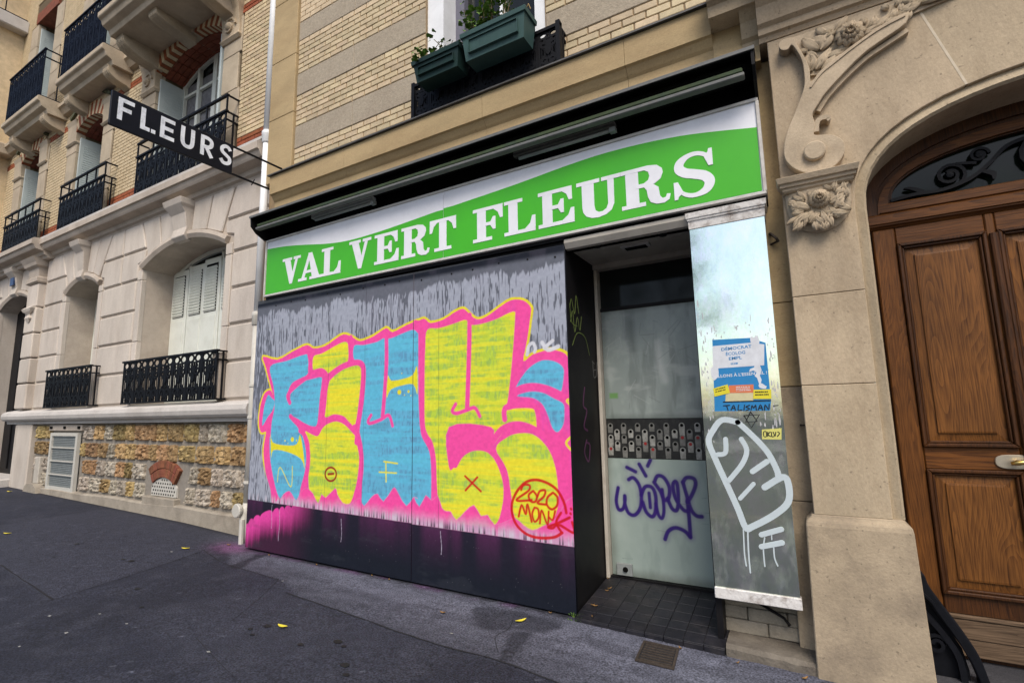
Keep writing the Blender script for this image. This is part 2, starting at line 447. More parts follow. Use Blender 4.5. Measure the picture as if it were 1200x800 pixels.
M['planter2'] = mat('pale_green_plastic', (0.042, 0.085, 0.080), 0.5, 0.15, 8, spec=0.2, dirt=(0.05, 0.09, 0.085), dirt_amt=0.4, dirt_scale=8)
M['leaf'] = mat('leaf_green', (0.07, 0.17, 0.02), 0.6, 0.5, 20, hue=(0.17, 0.30, 0.04))
M['stem'] = mat('plant_stem', (0.16, 0.12, 0.06), 0.8, 0.2, 20)
M['yellow_leaf'] = mat('fallen_yellow_leaf', (0.62, 0.52, 0.04), 0.6, 0.2, 30)
M['tan_leaf'] = mat('fallen_tan_leaf', (0.24, 0.13, 0.04), 0.7, 0.3, 30)
M['wood'] = wood_mat('oak_vertical', (0.052, 0.018, 0.004), (0.165, 0.062, 0.013))
M['wood_h'] = wood_mat('oak_horizontal', (0.045, 0.015, 0.0035), (0.150, 0.055, 0.012), False)
M['wood_dark'] = wood_mat('oak_dark', (0.020, 0.007, 0.003), (0.078, 0.029, 0.008))
M['wood_worn'] = wood_mat('oak_weathered', (0.05, 0.032, 0.02), (0.17, 0.115, 0.075), False, 0.8)
M['wood_panel'] = wood_mat('oak_panel', (0.060, 0.021, 0.005), (0.205, 0.082, 0.019))
M['brass'] = mat('brass', (0.72, 0.50, 0.16), 0.28, 0.1, 10, metal=1.0)
M['plate'] = mat('worn_nickel_plate', (0.45, 0.40, 0.32), 0.4, 0.15, 20, metal=0.7)
M['tile'] = mat('slate_tile', (0.010, 0.0098, 0.014), 0.5, 0.35, 8, 0.1, 60, rand=0.25, dirt=(0.055, 0.048, 0.05), dirt_amt=0.5, dirt_scale=6)
M['kerbstone'] = mat('step_stone', (0.15, 0.13, 0.105), 0.9, 0.25, 5, 0.4, 50, dirt=(0.07, 0.055, 0.045), dirt_amt=0.7, dirt_scale=7)
M['oldblock'] = mat('old_stone_block', (0.27, 0.24, 0.19), 0.9, 0.25, 6, 0.3, 50, rand=0.1, dirt=(0.11, 0.09, 0.07), dirt_amt=0.6, dirt_scale=7)
M['rust'] = mat('rusty_grate', (0.045, 0.033, 0.025), 0.8, 0.4, 18, 0.3, 60, dirt=(0.03, 0.025, 0.02), dirt_amt=0.6, dirt_scale=14)
M["asphalt"] = asphalt_mat("asphalt", (0.026, 0.026, 0.031), (0.040, 0.040, 0.047), 0.45)
M['asphalt_patch'] = asphalt_mat('asphalt_patch', (0.052, 0.052, 0.060), (0.080, 0.079, 0.089), 0.45)
M['asphalt_edge'] = asphalt_mat('worn_asphalt_edge', (0.105, 0.102, 0.108), (0.18, 0.175, 0.18), 0.38)
M['crack'] = mat('crack_dark', (0.016, 0.016, 0.019), 0.9, 0.3, 10)
M['stain'] = mat('damp_stain', (0.028, 0.028, 0.033), 0.45, 0.3, 8)
M['gum'] = mat('black_gum', (0.007, 0.007, 0.008), 0.6, 0.3, 10)
M['litter'] = mat('pale_litter', (0.26, 0.26, 0.25), 0.8, 0.2, 10)
M['glass'] = glass_dark('dark_glass')
M['glass_door'] = glass_dark('fanlight_glass', (0.006, 0.010, 0.006), 0.12)
M['beige'] = mat('beige_stone', (0.44, 0.365, 0.27), 0.85, 0.14, 3.0, 0.14, 50, dirt=(0.24, 0.19, 0.13), dirt_amt=0.5, dirt_scale=1.8, rand=0.04)
M['vent'] = mat('vent_grey', (0.23, 0.25, 0.25), 0.6, 0.15, 10)
M['curtain'] = mat('net_curtain', (0.16, 0.16, 0.17), 0.9, 0.35, 18)
GFILL={'sil':[(-5.622,2.281),(-5.343,2.222),(-5.068,2.302),(-4.819,2.356),(-4.703,2.309),(-4.513,2.32),(-4.362,2.382),(-4.229,2.423),(-4.096,2.385),(-3.979,2.329),(-3.785,2.361),(-3.612,2.431),(-3.519,2.382),(-3.341,2.433),(-3.193,2.464),(-3.221,2.448),(-3.112,2.476),(-3.028,2.42),(-2.865,2.444),(-2.73,2.499),(-2.641,2.516),(-2.576,2.463),(-2.492,2.399),(-2.387,2.414),(-2.243,2.486),(-2.124,2.532),(-2.008,2.517),(-1.934,2.448),(-1.936,2.375),(-1.975,2.161),(-2.017,1.985),(-1.927,2.033),(-1.781,2.06),(-1.676,2.043),(-1.606,1.994),(-1.58,1.874),(-1.58,1.641),(-1.607,1.611),(-1.58,1.442),(-1.598,1.233),(-1.588,0.855),(-1.585,0.524),(-1.669,0.478),(-2.155,0.463),(-2.573,0.499),(-2.978,0.491),(-3.269,0.492),(-3.483,0.528),(-4.001,0.549),(-4.576,0.561),(-5.118,0.562),(-5.305,0.559),(-5.352,0.716),(-5.464,0.926),(-5.519,1.167),(-5.49,1.345),(-5.501,1.381),(-5.584,1.374),(-5.634,1.482),(-5.621,1.688),(-5.548,1.835),(-5.441,1.865),(-5.39,1.807),(-5.467,1.958),(-5.555,2.148)],'f_blue1':[(-5.471,2.149),(-5.164,2.198),(-4.863,2.249),(-4.802,2.222),(-4.784,2.035),(-4.896,1.986),(-5.044,1.938),(-5.113,1.853),(-5.119,1.786),(-5.08,1.719),(-5.064,1.829),(-4.909,1.932),(-4.716,1.962),(-4.574,1.977),(-4.55,1.937),(-4.577,1.727),(-4.601,1.476),(-4.671,1.439),(-4.816,1.477),(-4.951,1.532),(-5.059,1.555),(-4.98,1.478),(-4.883,1.393),(-4.884,1.412),(-4.811,1.286),(-4.764,1.14),(-4.77,0.974),(-4.824,0.808),(-4.893,0.639),(-5.105,0.615),(-5.209,0.66),(-5.309,0.846),(-5.391,1.082),(-5.415,1.301),(-5.399,1.325),(-5.393,1.481),(-5.361,1.615),(-5.356,1.731),(-5.391,1.909)],'f_blue1b':[(-5.484,1.81),(-5.538,1.709),(-5.564,1.573),(-5.564,1.448),(-5.471,1.549),(-5.387,1.626),(-5.355,1.727),(-5.416,1.773)],'f_yel1':[(-4.704,2.211),(-4.572,2.238),(-4.419,2.286),(-4.27,2.332),(-4.187,2.335),(-4.156,2.29),(-4.153,2.128),(-4.259,2.079),(-4.406,2.014),(-4.457,1.981),(-4.484,2.04),(-4.579,2.075),(-4.695,2.052)],'f_yel2':[(-4.388,1.955),(-4.228,2.035),(-4.055,2.07),(-3.976,2.057),(-3.951,1.989),(-3.966,1.769),(-4.019,1.459),(-4.105,1.483),(-4.193,1.544),(-4.341,1.566),(-4.481,1.541),(-4.477,1.703),(-4.446,1.89)],'f_yel3':[(-4.795,1.382),(-4.682,1.351),(-4.581,1.337),(-4.5,1.43),(-4.381,1.479),(-4.263,1.484),(-4.131,1.433),(-4.024,1.345),(-4.005,1.294),(-3.953,1.14),(-3.961,0.967),(-3.996,0.813),(-4.073,0.656),(-4.227,0.645),(-4.489,0.627),(-4.677,0.714),(-4.719,1.017),(-4.713,1.245)],'f_blue2':[(-4.063,2.283),(-3.921,2.281),(-3.729,2.3),(-3.644,2.328),(-3.544,2.319),(-3.391,2.354),(-3.253,2.378),(-3.192,2.341),(-3.182,2.287),(-3.179,1.909),(-3.169,1.631),(-3.15,1.449),(-3.129,1.337),(-3.039,1.202),(-3.015,1.024),(-3.022,0.693),(-3.292,0.676),(-3.584,0.636),(-3.869,0.652),(-3.901,0.8),(-3.89,1.142),(-3.962,1.412),(-3.954,1.413),(-3.902,1.688),(-3.884,1.965),(-3.92,2.072),(-4.058,2.134)],'f_yel4':[(-3.07,2.358),(-2.934,2.361),(-2.775,2.382),(-2.627,2.408),(-2.577,2.376),(-2.53,2.349),(-2.409,2.355),(-2.286,2.377),(-2.165,2.415),(-2.097,2.425),(-2.09,2.376),(-2.113,2.139),(-2.141,1.906),(-2.176,1.675),(-2.192,1.573),(-2.087,1.587),(-1.939,1.584),(-1.898,1.523),(-1.89,1.409),(-2.016,1.444),(-2.119,1.44),(-2.224,1.388),(-2.324,1.281),(-2.352,1.29),(-2.35,1.427),(-2.811,1.429),(-2.811,1.069),(-2.748,1.071),(-2.66,1.178),(-2.514,1.239),(-2.373,1.206),(-2.276,1.064),(-2.237,0.912),(-2.257,0.75),(-2.333,0.603),(-2.572,0.582),(-2.839,0.6),(-2.928,0.765),(-2.957,1.026),(-2.981,1.181),(-3.003,1.271),(-3.087,1.413),(-3.099,1.813),(-3.093,2.184)],'f_yel5':[(-2.305,1.243),(-2.197,1.334),(-2.088,1.371),(-1.947,1.366),(-1.836,1.287),(-1.762,1.161),(-1.729,0.979),(-1.738,0.788),(-1.834,0.629),(-1.991,0.595),(-2.127,0.681),(-2.165,0.896),(-2.202,1.077)],'f_leaf1':[(-2.106,1.738),(-2.053,1.827),(-1.958,1.925),(-1.838,1.978),(-1.723,1.962),(-1.65,1.909),(-1.646,1.83),(-1.685,1.696),(-1.791,1.742),(-1.934,1.775),(-2.045,1.764)],'f_leaf2':[(-2.085,1.688),(-1.972,1.72),(-1.846,1.709),(-1.742,1.658),(-1.657,1.612),(-1.65,1.535),(-1.664,1.443),(-1.713,1.386),(-1.759,1.415),(-1.799,1.521),(-1.849,1.614),(-1.937,1.667)],'p_blk':[(-2.81,1.427),(-2.351,1.426),(-2.352,1.427),(-2.352,1.288),(-2.436,1.27),(-2.54,1.251),(-2.66,1.189),(-2.729,1.1),(-2.761,1.071),(-2.811,1.075),(-2.811,1.429)],'y_star1':[(-3.573,1.939),(-3.53,1.889),(-3.383,1.897),(-3.248,1.931),(-3.193,2.013),(-3.186,1.742),(-3.24,1.837),(-3.382,1.834),(-3.533,1.798),(-3.588,1.718)],'y_star2':[(-5.402,1.357),(-5.355,1.258),(-5.131,1.228),(-4.932,1.242),(-4.883,1.348),(-4.822,1.201),(-4.78,0.984),(-4.851,1.086),(-5.092,1.154),(-5.334,1.17),(-5.37,1.082)],'flame':[(-5.277,0.424),(-5.256,0.594),(-5.173,0.631),(-5.12,0.687),(-5.023,0.728),(-4.944,0.667),(-4.893,0.639),(-4.804,0.747),(-4.737,0.776),(-4.631,0.727),(-4.543,0.623),(-4.494,0.725),(-4.427,0.694),(-4.286,0.801),(-4.254,0.74),(-4.171,0.659),(-4.073,0.656),(-4.006,0.689),(-3.92,0.723),(-3.882,0.636),(-3.767,0.742),(-3.685,0.779),(-3.606,0.711),(-3.489,0.838),(-3.452,0.844),(-3.409,0.792),(-3.311,0.689),(-3.227,0.775),(-3.176,0.768),(-3.219,0.777),(-3.153,0.694),(-3.077,0.803),(-3.008,0.76),(-2.937,0.808),(-2.889,0.703),(-2.839,0.679),(-2.79,0.678),(-2.73,0.613),(-2.637,0.69),(-2.54,0.754),(-2.469,0.668),(-2.398,0.682),(-2.33,0.607),(-2.199,0.651),(-2.127,0.677),(-2.047,0.629),(-1.968,0.598),(-1.878,0.635),(-1.745,0.712),(-1.655,0.851),(-1.551,0.858),(-1.565,0.508),(-2.202,0.477),(-3.269,0.497),(-4.0,0.53)]}
GSTROKE={'pink':[(0.055,[(-4.801,2.321),(-4.754,2.186),(-4.746,2.044),(-4.562,2.048),(-4.459,1.964),(-4.483,1.829),(-4.496,1.662),(-4.528,1.496),(-4.604,1.362)]),(0.05,[(-5.079,1.708),(-5.12,1.798),(-4.974,1.902),(-4.744,2.011)]),(0.05,[(-5.059,1.555),(-4.947,1.478),(-4.813,1.424),(-4.622,1.403)]),(0.05,[(-4.605,1.383),(-4.487,1.475),(-4.324,1.525),(-4.176,1.483),(-4.031,1.384)]),(0.06,[(-4.48,1.965),(-4.259,2.068),(-4.057,2.105),(-3.943,2.08),(-3.912,1.987),(-3.931,1.728),(-3.977,1.453),(-3.993,1.276)]),(0.055,[(-4.119,2.381),(-4.106,2.121)]),(0.055,[(-4.032,1.431),(-3.959,1.314),(-3.917,1.141),(-3.919,0.931),(-3.975,0.757),(-4.044,0.62)]),(0.055,[(-4.883,1.393),(-4.791,1.328),(-4.726,1.141),(-4.736,0.935),(-4.803,0.727),(-4.843,0.602)]),(0.05,[(-3.603,2.354),(-3.596,2.067),(-3.615,1.757),(-3.636,1.537)]),(0.035,[(-3.795,1.549),(-3.836,1.491),(-3.801,1.467),(-3.656,1.505),(-3.554,1.545),(-3.501,1.441)]),(0.06,[(-3.221,2.444),(-3.142,2.378),(-3.139,2.038),(-3.136,1.704),(-3.125,1.449),(-3.08,1.341),(-3.025,1.27),(-2.986,1.092),(-2.985,0.718)]),(0.05,[(-2.572,2.448),(-2.579,2.143),(-2.605,1.593)]),(0.035,[(-2.733,1.635),(-2.772,1.573),(-2.722,1.551),(-2.605,1.58),(-2.521,1.596),(-2.47,1.522)]),(0.05,[(-2.213,1.491),(-2.215,1.568),(-2.163,1.603),(-1.939,1.603),(-1.89,1.538),(-1.88,1.412)]),(0.06,[(-2.343,1.297),(-2.243,1.404),(-2.109,1.445),(-1.98,1.425),(-1.856,1.365),(-1.746,1.308),(-1.705,1.134),(-1.695,0.924),(-1.694,0.661)]),(0.055,[(-2.742,1.089),(-2.66,1.193),(-2.527,1.247),(-2.373,1.227),(-2.25,1.095),(-2.199,0.894),(-2.209,0.733),(-2.284,0.608)]),(0.05,[(-2.131,1.723),(-2.027,1.76),(-1.916,1.767),(-1.792,1.739),(-1.672,1.683),(-1.622,1.642)])],'yel':[(0.012,[(-5.238,0.818),(-5.199,0.98),(-5.0,0.773),(-4.988,0.998)]),(0.016,[(-3.608,1.093),(-3.431,1.08)]),(0.016,[(-3.582,1.09),(-3.575,0.901)]),(0.014,[(-3.669,0.989),(-3.442,0.989)]),(0.018,[(-1.568,1.656),(-1.626,1.635),(-1.574,1.587)]),(0.02,[(-1.583,1.358),(-1.643,1.299),(-1.588,1.233)])],'white':[(0.03,[(-1.979,2.037),(-1.962,2.107),(-1.921,2.132),(-1.898,2.088),(-1.908,2.056)]),(0.035,[(-1.833,2.129),(-1.781,2.063),(-1.684,2.084)]),(0.03,[(-1.816,2.082),(-1.734,2.137)])],'red':[(0.02,[(-2.632,0.996),(-2.466,0.875)]),(0.02,[(-2.501,0.992),(-2.628,0.874)]),(0.024,[(-1.662,0.758),(-1.68,0.837),(-1.733,0.924),(-1.814,0.975),(-1.92,0.998),(-2.019,0.974),(-2.099,0.903),(-2.152,0.805),(-2.154,0.71),(-2.117,0.628),(-2.041,0.57),(-1.955,0.546),(-1.859,0.547),(-1.766,0.565),(-1.703,0.603)]),(0.02,[(-2.065,0.91),(-2.042,0.949),(-1.987,0.952),(-1.994,0.909),(-2.112,0.826),(-2.012,0.828),(-1.968,0.836)]),(0.02,[(-1.955,0.907),(-1.995,0.872),(-1.979,0.826),(-1.936,0.824),(-1.919,0.867),(-1.95,0.907)]),(0.02,[(-1.913,0.867),(-1.891,0.91),(-1.843,0.918),(-1.855,0.871),(-1.915,0.816),(-1.841,0.808)]),(0.02,[(-1.775,0.904),(-1.823,0.864),(-1.83,0.808),(-1.79,0.775),(-1.742,0.806),(-1.735,0.87),(-1.77,0.904)]),(0.02,[(-2.093,0.696),(-2.063,0.787),(-2.026,0.72),(-2.008,0.796),(-1.973,0.664)]),(0.018,[(-1.943,0.777),(-1.966,0.725),(-1.946,0.666),(-1.908,0.702),(-1.911,0.766),(-1.943,0.777)]),(0.018,[(-1.898,0.657),(-1.879,0.759),(-1.83,0.654),(-1.816,0.755)]),(0.018,[(-1.813,0.71),(-1.782,0.694),(-1.759,0.764)]),(0.022,[(-1.708,0.754),(-1.752,0.679),(-1.713,0.611)]),(0.022,[(-1.634,0.724),(-1.742,0.671),(-1.825,0.636),(-1.784,0.631),(-1.732,0.662),(-1.603,0.612),(-1.615,0.691)]),(0.02,[(-1.621,0.792),(-1.619,0.788)]),(0.02,[(-1.627,0.756),(-1.624,0.752)])],'dred':[(0.022,[(-4.278,0.942),(-4.283,0.916),(-4.3,0.892),(-4.327,0.876),(-4.359,0.869),(-4.392,0.873),(-4.42,0.887),(-4.44,0.908),(-4.448,0.935),(-4.443,0.962),(-4.425,0.985),(-4.398,1.001),(-4.365,1.008),(-4.333,1.004),(-4.304,0.99),(-4.285,0.968),(-4.278,0.942)]),(0.024,[(-4.4,0.937),(-4.321,0.946)])],'fog':[(0.05,[(-3.786,1.429),(-3.577,1.451)])]}
GDOTS=[(-3.419,1.769,0.05),(-3.3,1.771,0.028),(-3.389,1.954,0.012),(-3.351,1.739,0.012),(-3.27,1.73,0.012),(-5.008,1.294,0.055),(-5.135,1.278,0.02),(-4.935,1.284,0.02),(-5.082,1.25,0.012)]
GLINE=[(-5.7,0.59),(-3.243,0.541),(-3.27,0.534),(-1.616,0.508)]
TAG=[(0.022,[(-1.479,0.857),(-1.502,0.745),(-1.484,0.668),(-1.441,0.679),(-1.421,0.751),(-1.422,0.79),(-1.423,0.719),(-1.394,0.643),(-1.337,0.632),(-1.285,0.698),(-1.271,0.807),(-1.29,0.899),(-1.336,0.952),(-1.378,0.934)]),(0.022,[(-1.271,0.807),(-1.232,0.879),(-1.172,0.875),(-1.145,0.8),(-1.155,0.677),(-1.186,0.629),(-1.235,0.664),(-1.262,0.746)]),(0.02,[(-1.202,0.827),(-1.197,0.705)]),(0.022,[(-1.15,0.922),(-1.119,0.977),(-1.065,0.964),(-1.024,0.883),(-1.037,0.791),(-1.076,0.781),(-1.103,0.848),(-1.153,0.922)]),(0.02,[(-1.087,0.864),(-1.081,0.698),(-1.101,0.624),(-1.13,0.649),(-1.148,0.739)]),(0.022,[(-1.045,0.791),(-1.012,0.711),(-0.975,0.699),(-0.956,0.767),(-0.955,0.902),(-0.971,0.938),(-0.993,0.9),(-0.977,0.795),(-0.922,0.71),(-0.886,0.698)]),(0.022,[(-0.908,0.934),(-0.876,0.973),(-0.817,0.968),(-0.806,0.917),(-0.841,0.834),(-0.882,0.772)]),(0.022,[(-0.908,0.934),(-0.885,0.831),(-0.856,0.715),(-0.816,0.667),(-0.773,0.663)]),(0.022,[(-0.881,0.787),(-0.876,0.64),(-0.875,0.495)]),(0.022,[(-0.876,0.488),(-0.919,0.534),(-0.992,0.554),(-1.054,0.521),(-1.086,0.452)]),(0.022,[(-1.389,1.04),(-1.312,1.005)]),(0.022,[(-1.276,1.072),(-1.222,0.973)]),(0.022,[(-1.201,1.059),(-1.174,1.11)])]
MIR=[(0.075,[(-0.366,1.455),(-0.464,1.471),(-0.527,1.402),(-0.562,1.325),(-0.527,1.204),(-0.467,1.042),(-0.409,0.884),(-0.37,0.765),(-0.329,0.776),(-0.198,0.858),(-0.107,0.948),(-0.097,1.061),(-0.126,1.102),(-0.236,1.032)]),(0.07,[(-0.366,1.455),(-0.302,1.387),(-0.24,1.314),(-0.192,1.242),(-0.155,1.143),(-0.151,1.108)]),(0.065,[(-0.209,1.198),(-0.301,1.13)]),(0.06,[(-0.353,1.342),(-0.325,1.269),(-0.359,1.179),(-0.451,1.065)]),(0.06,[(-0.452,1.341),(-0.459,1.251),(-0.51,1.235)]),(0.05,[(-0.301,1.05),(-0.39,0.951)]),(0.06,[(-0.28,0.729),(-0.16,0.775)]),(0.06,[(-0.286,0.654),(-0.163,0.692)])]
DRIP=[(0.008,[(-0.385,0.757),(-0.39,0.6),(-0.385,0.524)]),(0.009,[(-0.359,0.759),(-0.365,0.603),(-0.364,0.484)]),(0.008,[(-0.262,0.712),(-0.275,0.641),(-0.275,0.535)]),(0.008,[(-0.214,0.662),(-0.214,0.593),(-0.2,0.547)]),(0.006,[(-0.22,0.744),(-0.221,0.705)])]
POST={'sheet':[(-0.488,2.032),(-0.247,2.025),(-0.154,1.983),(-0.153,1.586),(-0.164,1.529),(-0.508,1.531)],'white':[(-0.491,1.987),(-0.25,1.991),(-0.162,1.973),(-0.174,1.832),(-0.497,1.828)],'torn':[(-0.247,2.027),(-0.224,2.03),(-0.191,2.037),(-0.177,1.984),(-0.193,1.838),(-0.219,1.688),(-0.237,1.684),(-0.253,1.77),(-0.312,1.794),(-0.305,1.822),(-0.254,1.827),(-0.238,1.964)],'torn2':[(-0.212,1.713),(-0.173,1.696),(-0.179,1.676),(-0.215,1.683)],'torn3':[(-0.507,1.835),(-0.466,1.845),(-0.467,1.771),(-0.498,1.747),(-0.512,1.784)],'orange':[(-0.404,1.706),(-0.249,1.707),(-0.252,1.651),(-0.403,1.654)],'cream':[(-0.427,1.653),(-0.254,1.651),(-0.26,1.594),(-0.434,1.596)],'yl':[(-0.507,1.689),(-0.41,1.714),(-0.4,1.654),(-0.501,1.632)],'yr':[(-0.252,1.671),(-0.146,1.67),(-0.149,1.606),(-0.259,1.609)],'yb':[(-0.223,1.405),(-0.106,1.415),(-0.112,1.341),(-0.226,1.343)]}
PTXT={'t1':[(-0.434,1.95),(-0.229,1.965)],'t2':[(-0.408,1.915),(-0.269,1.923)],'t3':[(-0.391,1.88),(-0.29,1.893)],'t4':[(-0.384,1.847),(-0.34,1.86)],'t5':[(-0.484,1.767),(-0.162,1.776)],'t6':[(-0.45,1.538),(-0.117,1.566)]}
STAR=[[(-0.282,1.523),(-0.317,1.455),(-0.246,1.459)],[(-0.324,1.498),(-0.284,1.417),(-0.229,1.504)]]
TAL=[[(-0.446,1.594),(-0.155,1.596)],[(-0.448,1.568),(-0.409,1.571)],[(-0.428,1.568),(-0.421,1.537)],[(-0.402,1.537),(-0.383,1.57),(-0.374,1.536)],[(-0.396,1.55),(-0.375,1.549)],[(-0.351,1.571),(-0.357,1.536),(-0.334,1.538)],[(-0.315,1.57),(-0.321,1.535)],[(-0.283,1.568),(-0.307,1.558),(-0.285,1.545),(-0.309,1.532)],[(-0.277,1.534),(-0.269,1.567),(-0.26,1.549),(-0.247,1.569),(-0.245,1.534)],[(-0.234,1.534),(-0.217,1.57),(-0.207,1.535)],[(-0.227,1.548),(-0.209,1.548)],[(-0.195,1.533),(-0.19,1.569),(-0.171,1.537),(-0.165,1.572)],[(-0.14,1.561),(-0.113,1.563)],[(-0.214,1.361),(-0.213,1.39),(-0.198,1.391),(-0.199,1.361),(-0.212,1.359)],[(-0.189,1.391),(-0.191,1.359)],[(-0.171,1.391),(-0.188,1.376),(-0.173,1.359)],[(-0.165,1.391),(-0.168,1.361),(-0.152,1.362)],[(-0.156,1.391),(-0.148,1.362),(-0.141,1.391)],[(-0.132,1.391),(-0.12,1.381),(-0.136,1.36)]]
# ================================================================== GROUND
_GX = [-80, -18, -14.2, -7.66, -6.4, -5.8, -1.6, 0.0, 3.0, 60]
_GZ = [2.2, 0.31, 0.222, 0.095, 0.045, 0.022, -0.012, -0.055, -0.14, -1.8]


def gz(x, y):
    return float(np.interp(x, _GX, _GZ)) - 0.012 * (3.9 - y if y > -1 else 4.9) - (0.12 if y < -1.0 else 0.0)


def sheet(name, xs, ys, lift, m, kind='structure', parent=None, rows=None):
    b = MB()
    vs = []; nx = len(xs)
    for j, y in enumerate(ys):
        for i, x in enumerate(xs):
            yy = y(x) if callable(y) else y
            vs.append((x, yy, gz(x, yy) + lift))
    fs = [(j * nx + i, j * nx + i + 1, (j + 1) * nx + i + 1, (j + 1) * nx + i) for j in range(len(ys) - 1) for i in range(nx - 1)]
    b.add(vs, fs)
    o = b.build(name, m, parent, recalc=False)
    if kind and parent is None: o["kind"] = kind
    return o


def gpoly(name, poly, lift, m, parent, thick=0.0015):
    """small flat mark lying on the ground"""
    b = MB()
    n = len(poly)
    top = [(x, y, gz(x, y) + lift) for x, y in poly]
    b.add(top, [tuple(range(n))])
    return b.build(name, m, parent, recalc=True)


xs = [-200, -80, -50, -30, -22] + [-18 + 0.3 * i for i in range(74)] + [6, 10, 20, 40, 60, 200]
pav = sheet('pavement', xs, [-1.0, 0, 1, 2, 2.6, 3.2, 3.6, 4.0, 4.5, 5.4], 0.0, M['asphalt'])
road = sheet('road', xs, [-400, -150, -60, -30, -16, -10, -6, -3, -1.12], 0.0, M['asphalt'])
kb = MB()
vs = []
for x in xs:
    z = gz(x, -0.99)
    vs += [(x, -0.98, z + 0.003), (x, -1.13, z + 0.003), (x, -1.15, z - 0.2), (x, -0.98, z - 0.2)]
kb.add(vs, [(4 * i + k, 4 * i + (k + 1) % 4, 4 * i + 4 + (k + 1) % 4, 4 * i + 4 + k) for i in range(len(xs) - 1) for k in range(4)])
kerb = kb.build('kerb', M['kerbstone']); kerb["kind"] = 'structure'


# joints, cracks, stains, chewing gum
def crack(path, w, m=M['crack'], lift=0.008):
    b = MB(); vs = []
    path = cat_rom(path, 6)
    for i, (x, y) in enumerate(path):
        a = path[max(i - 1, 0)]; c = path[min(i + 1, len(path) - 1)]
        L = math.hypot(c[0] - a[0], c[1] - a[1]) or 1
        ww = w * (0.6 + 0.8 * rnd.random())
        nx, ny = -(c[1] - a[1]) / L * ww / 2, (c[0] - a[0]) / L * ww / 2
        jx, jy = (rnd.random() - .5) * w * 0.7, (rnd.random() - .5) * w * 0.7
        vs += [(x + nx + jx, y + ny + jy, gz(x, y) + lift), (x - nx + jx, y - ny + jy, gz(x, y) + lift)]
    b.add(vs, [(2 * i, 2 * i + 1, 2 * i + 3, 2 * i + 2) for i in range(len(path) - 1)])
    return b.build('crack', m, pav)


crack([(-5.80, 1.98), (-5.9, 2.6), (-6.0, 3.05), (-6.13, 3.5)], 0.010)
crack([(-5.80, 2.02), (-6.5, 2.06), (-7.4, 2.11)], 0.014)
crack([(-6.13, 3.48), (-5.8, 3.40), (-5.37, 3.31), (-4.46, 3.26)], 0.010)
crack([(-4.46, 3.26), (-4.2, 2.9), (-3.95, 2.5)], 0.004)
crack([(-4.1, 3.07), (-3.24, 3.0), (-2.61, 2.94), (-2.16, 2.92), (-1.8, 2.93), (-1.4, 2.88), (-0.7, 2.8)], 0.011)
crack([(-2.02, 3.5), (-1.97, 3.35), (-1.99, 3.2), (-1.86, 3.02)], 0.005)
crack([(-2.6, 1.9), (-3.3, 2.05), (-3.9, 2.2)], 0.003)
def blob(poly, m, name, lift=0.008, n=5):
    gpoly(name, [(p[0] + (rnd.random() - .5) * 0.01, p[1] + (rnd.random() - .5) * 0.01) for p in cat_rom(poly, n, True)], lift, m, pav)


gm = MB()
for x, y in [(-7.27, 2.5), (-6.54, 2.85), (-6.4, 2.87), (-5.43, 2.5), (-3.68, 2.47), (-3.58, 2.42), (-3.61, 2.56), (-3.13, 2.48), (-2.93, 2.63), (-7.66, 2.84), (-2.84, 2.60), (-2.64, 2.43), (-2.54, 2.35), (-4.9, 2.3)]:
    r = 0.015 + 0.013 * rnd.random()
    gpoly('gum_spot', [(x + r * (1.3 + .25 * rnd.random()) * math.cos(k * math.pi / 5), y + r * (0.8 + .25 * rnd.random()) * math.sin(k * math.pi / 5)) for k in range(10)], 0.0085, M['gum'], pav)
for x, y in [(-5.37, 1.86), (-4.63, 2.08), (-4.85, 1.79), (-4.88, 1.54), (-3.6, 2.12), (-5.05, 2.07), (-6.38, 3.26), (-4.39, 3.25), (-2.3, 3.1)]:
    r = 0.008 + 0.006 * rnd.random(); a = rnd.random() * 3
    gpoly('litter_scrap', [(x + r * math.cos(a + k) * (2 if k % 2 else .7), y + r * math.sin(a + k)) for k in (0, 1.4, 2.9, 4.4)], 0.009, M['litter'], pav)

# ================================================================== LEFT BUILDING (stone ground floor, yellow brick above)
WL = 4.10
LB = thing('apartment_building', 'pale stone and yellow brick apartment building with iron balconies beside the white downpipe', 'building', (-11.5, 4.6, 0.1))


def arch_pts(xl, xr, spring, rise, n=12):
    hw = (xr - xl) / 2; xc = (xl + xr) / 2
    R = (hw * hw + rise * rise) / (2 * rise); zc = spring + rise - R
    a = math.asin(min(1, hw / R))
    return [(xc + R * math.sin(-a + 2 * a * k / n), zc + R * math.cos(-a + 2 * a * k / n)) for k in range(n + 1)], (xc, zc, R, a)


def wall_pieces(b, x0, x1, z0, z1, ops, y0, y1):
    """ops: (xl,xr,sill,spring,rise) sorted by x"""
    cur = x0
    for xl, xr, sill, spring, rise in ops:
        if xl > cur: b.box(cur, xl, y0, y1, z0, z1)
        if sill > z0: b.box(xl, xr, y0, y1, z0, sill)
        pts, _ = arch_pts(xl, xr, spring, rise)
        b.prism(pts + [(xr, z1), (xl, z1)], y0, y1)
        cur = xr
    if x1 > cur: b.box(cur, x1, y0, y1, z0, z1)


# --- ground floor
OPG = [(-16.30, -14.36, 0.2, 4.13, 0.26), (-12.63, -11.20, 1.78, 4.05, 0.22), (-9.60, -7.15, 1.78, 4.10, 0.29)]
b = MB(); wall_pieces(b, -18.5, -6.10, 1.50, 5.0, OPG[1:], WL + 0.03, WL + 0.7)
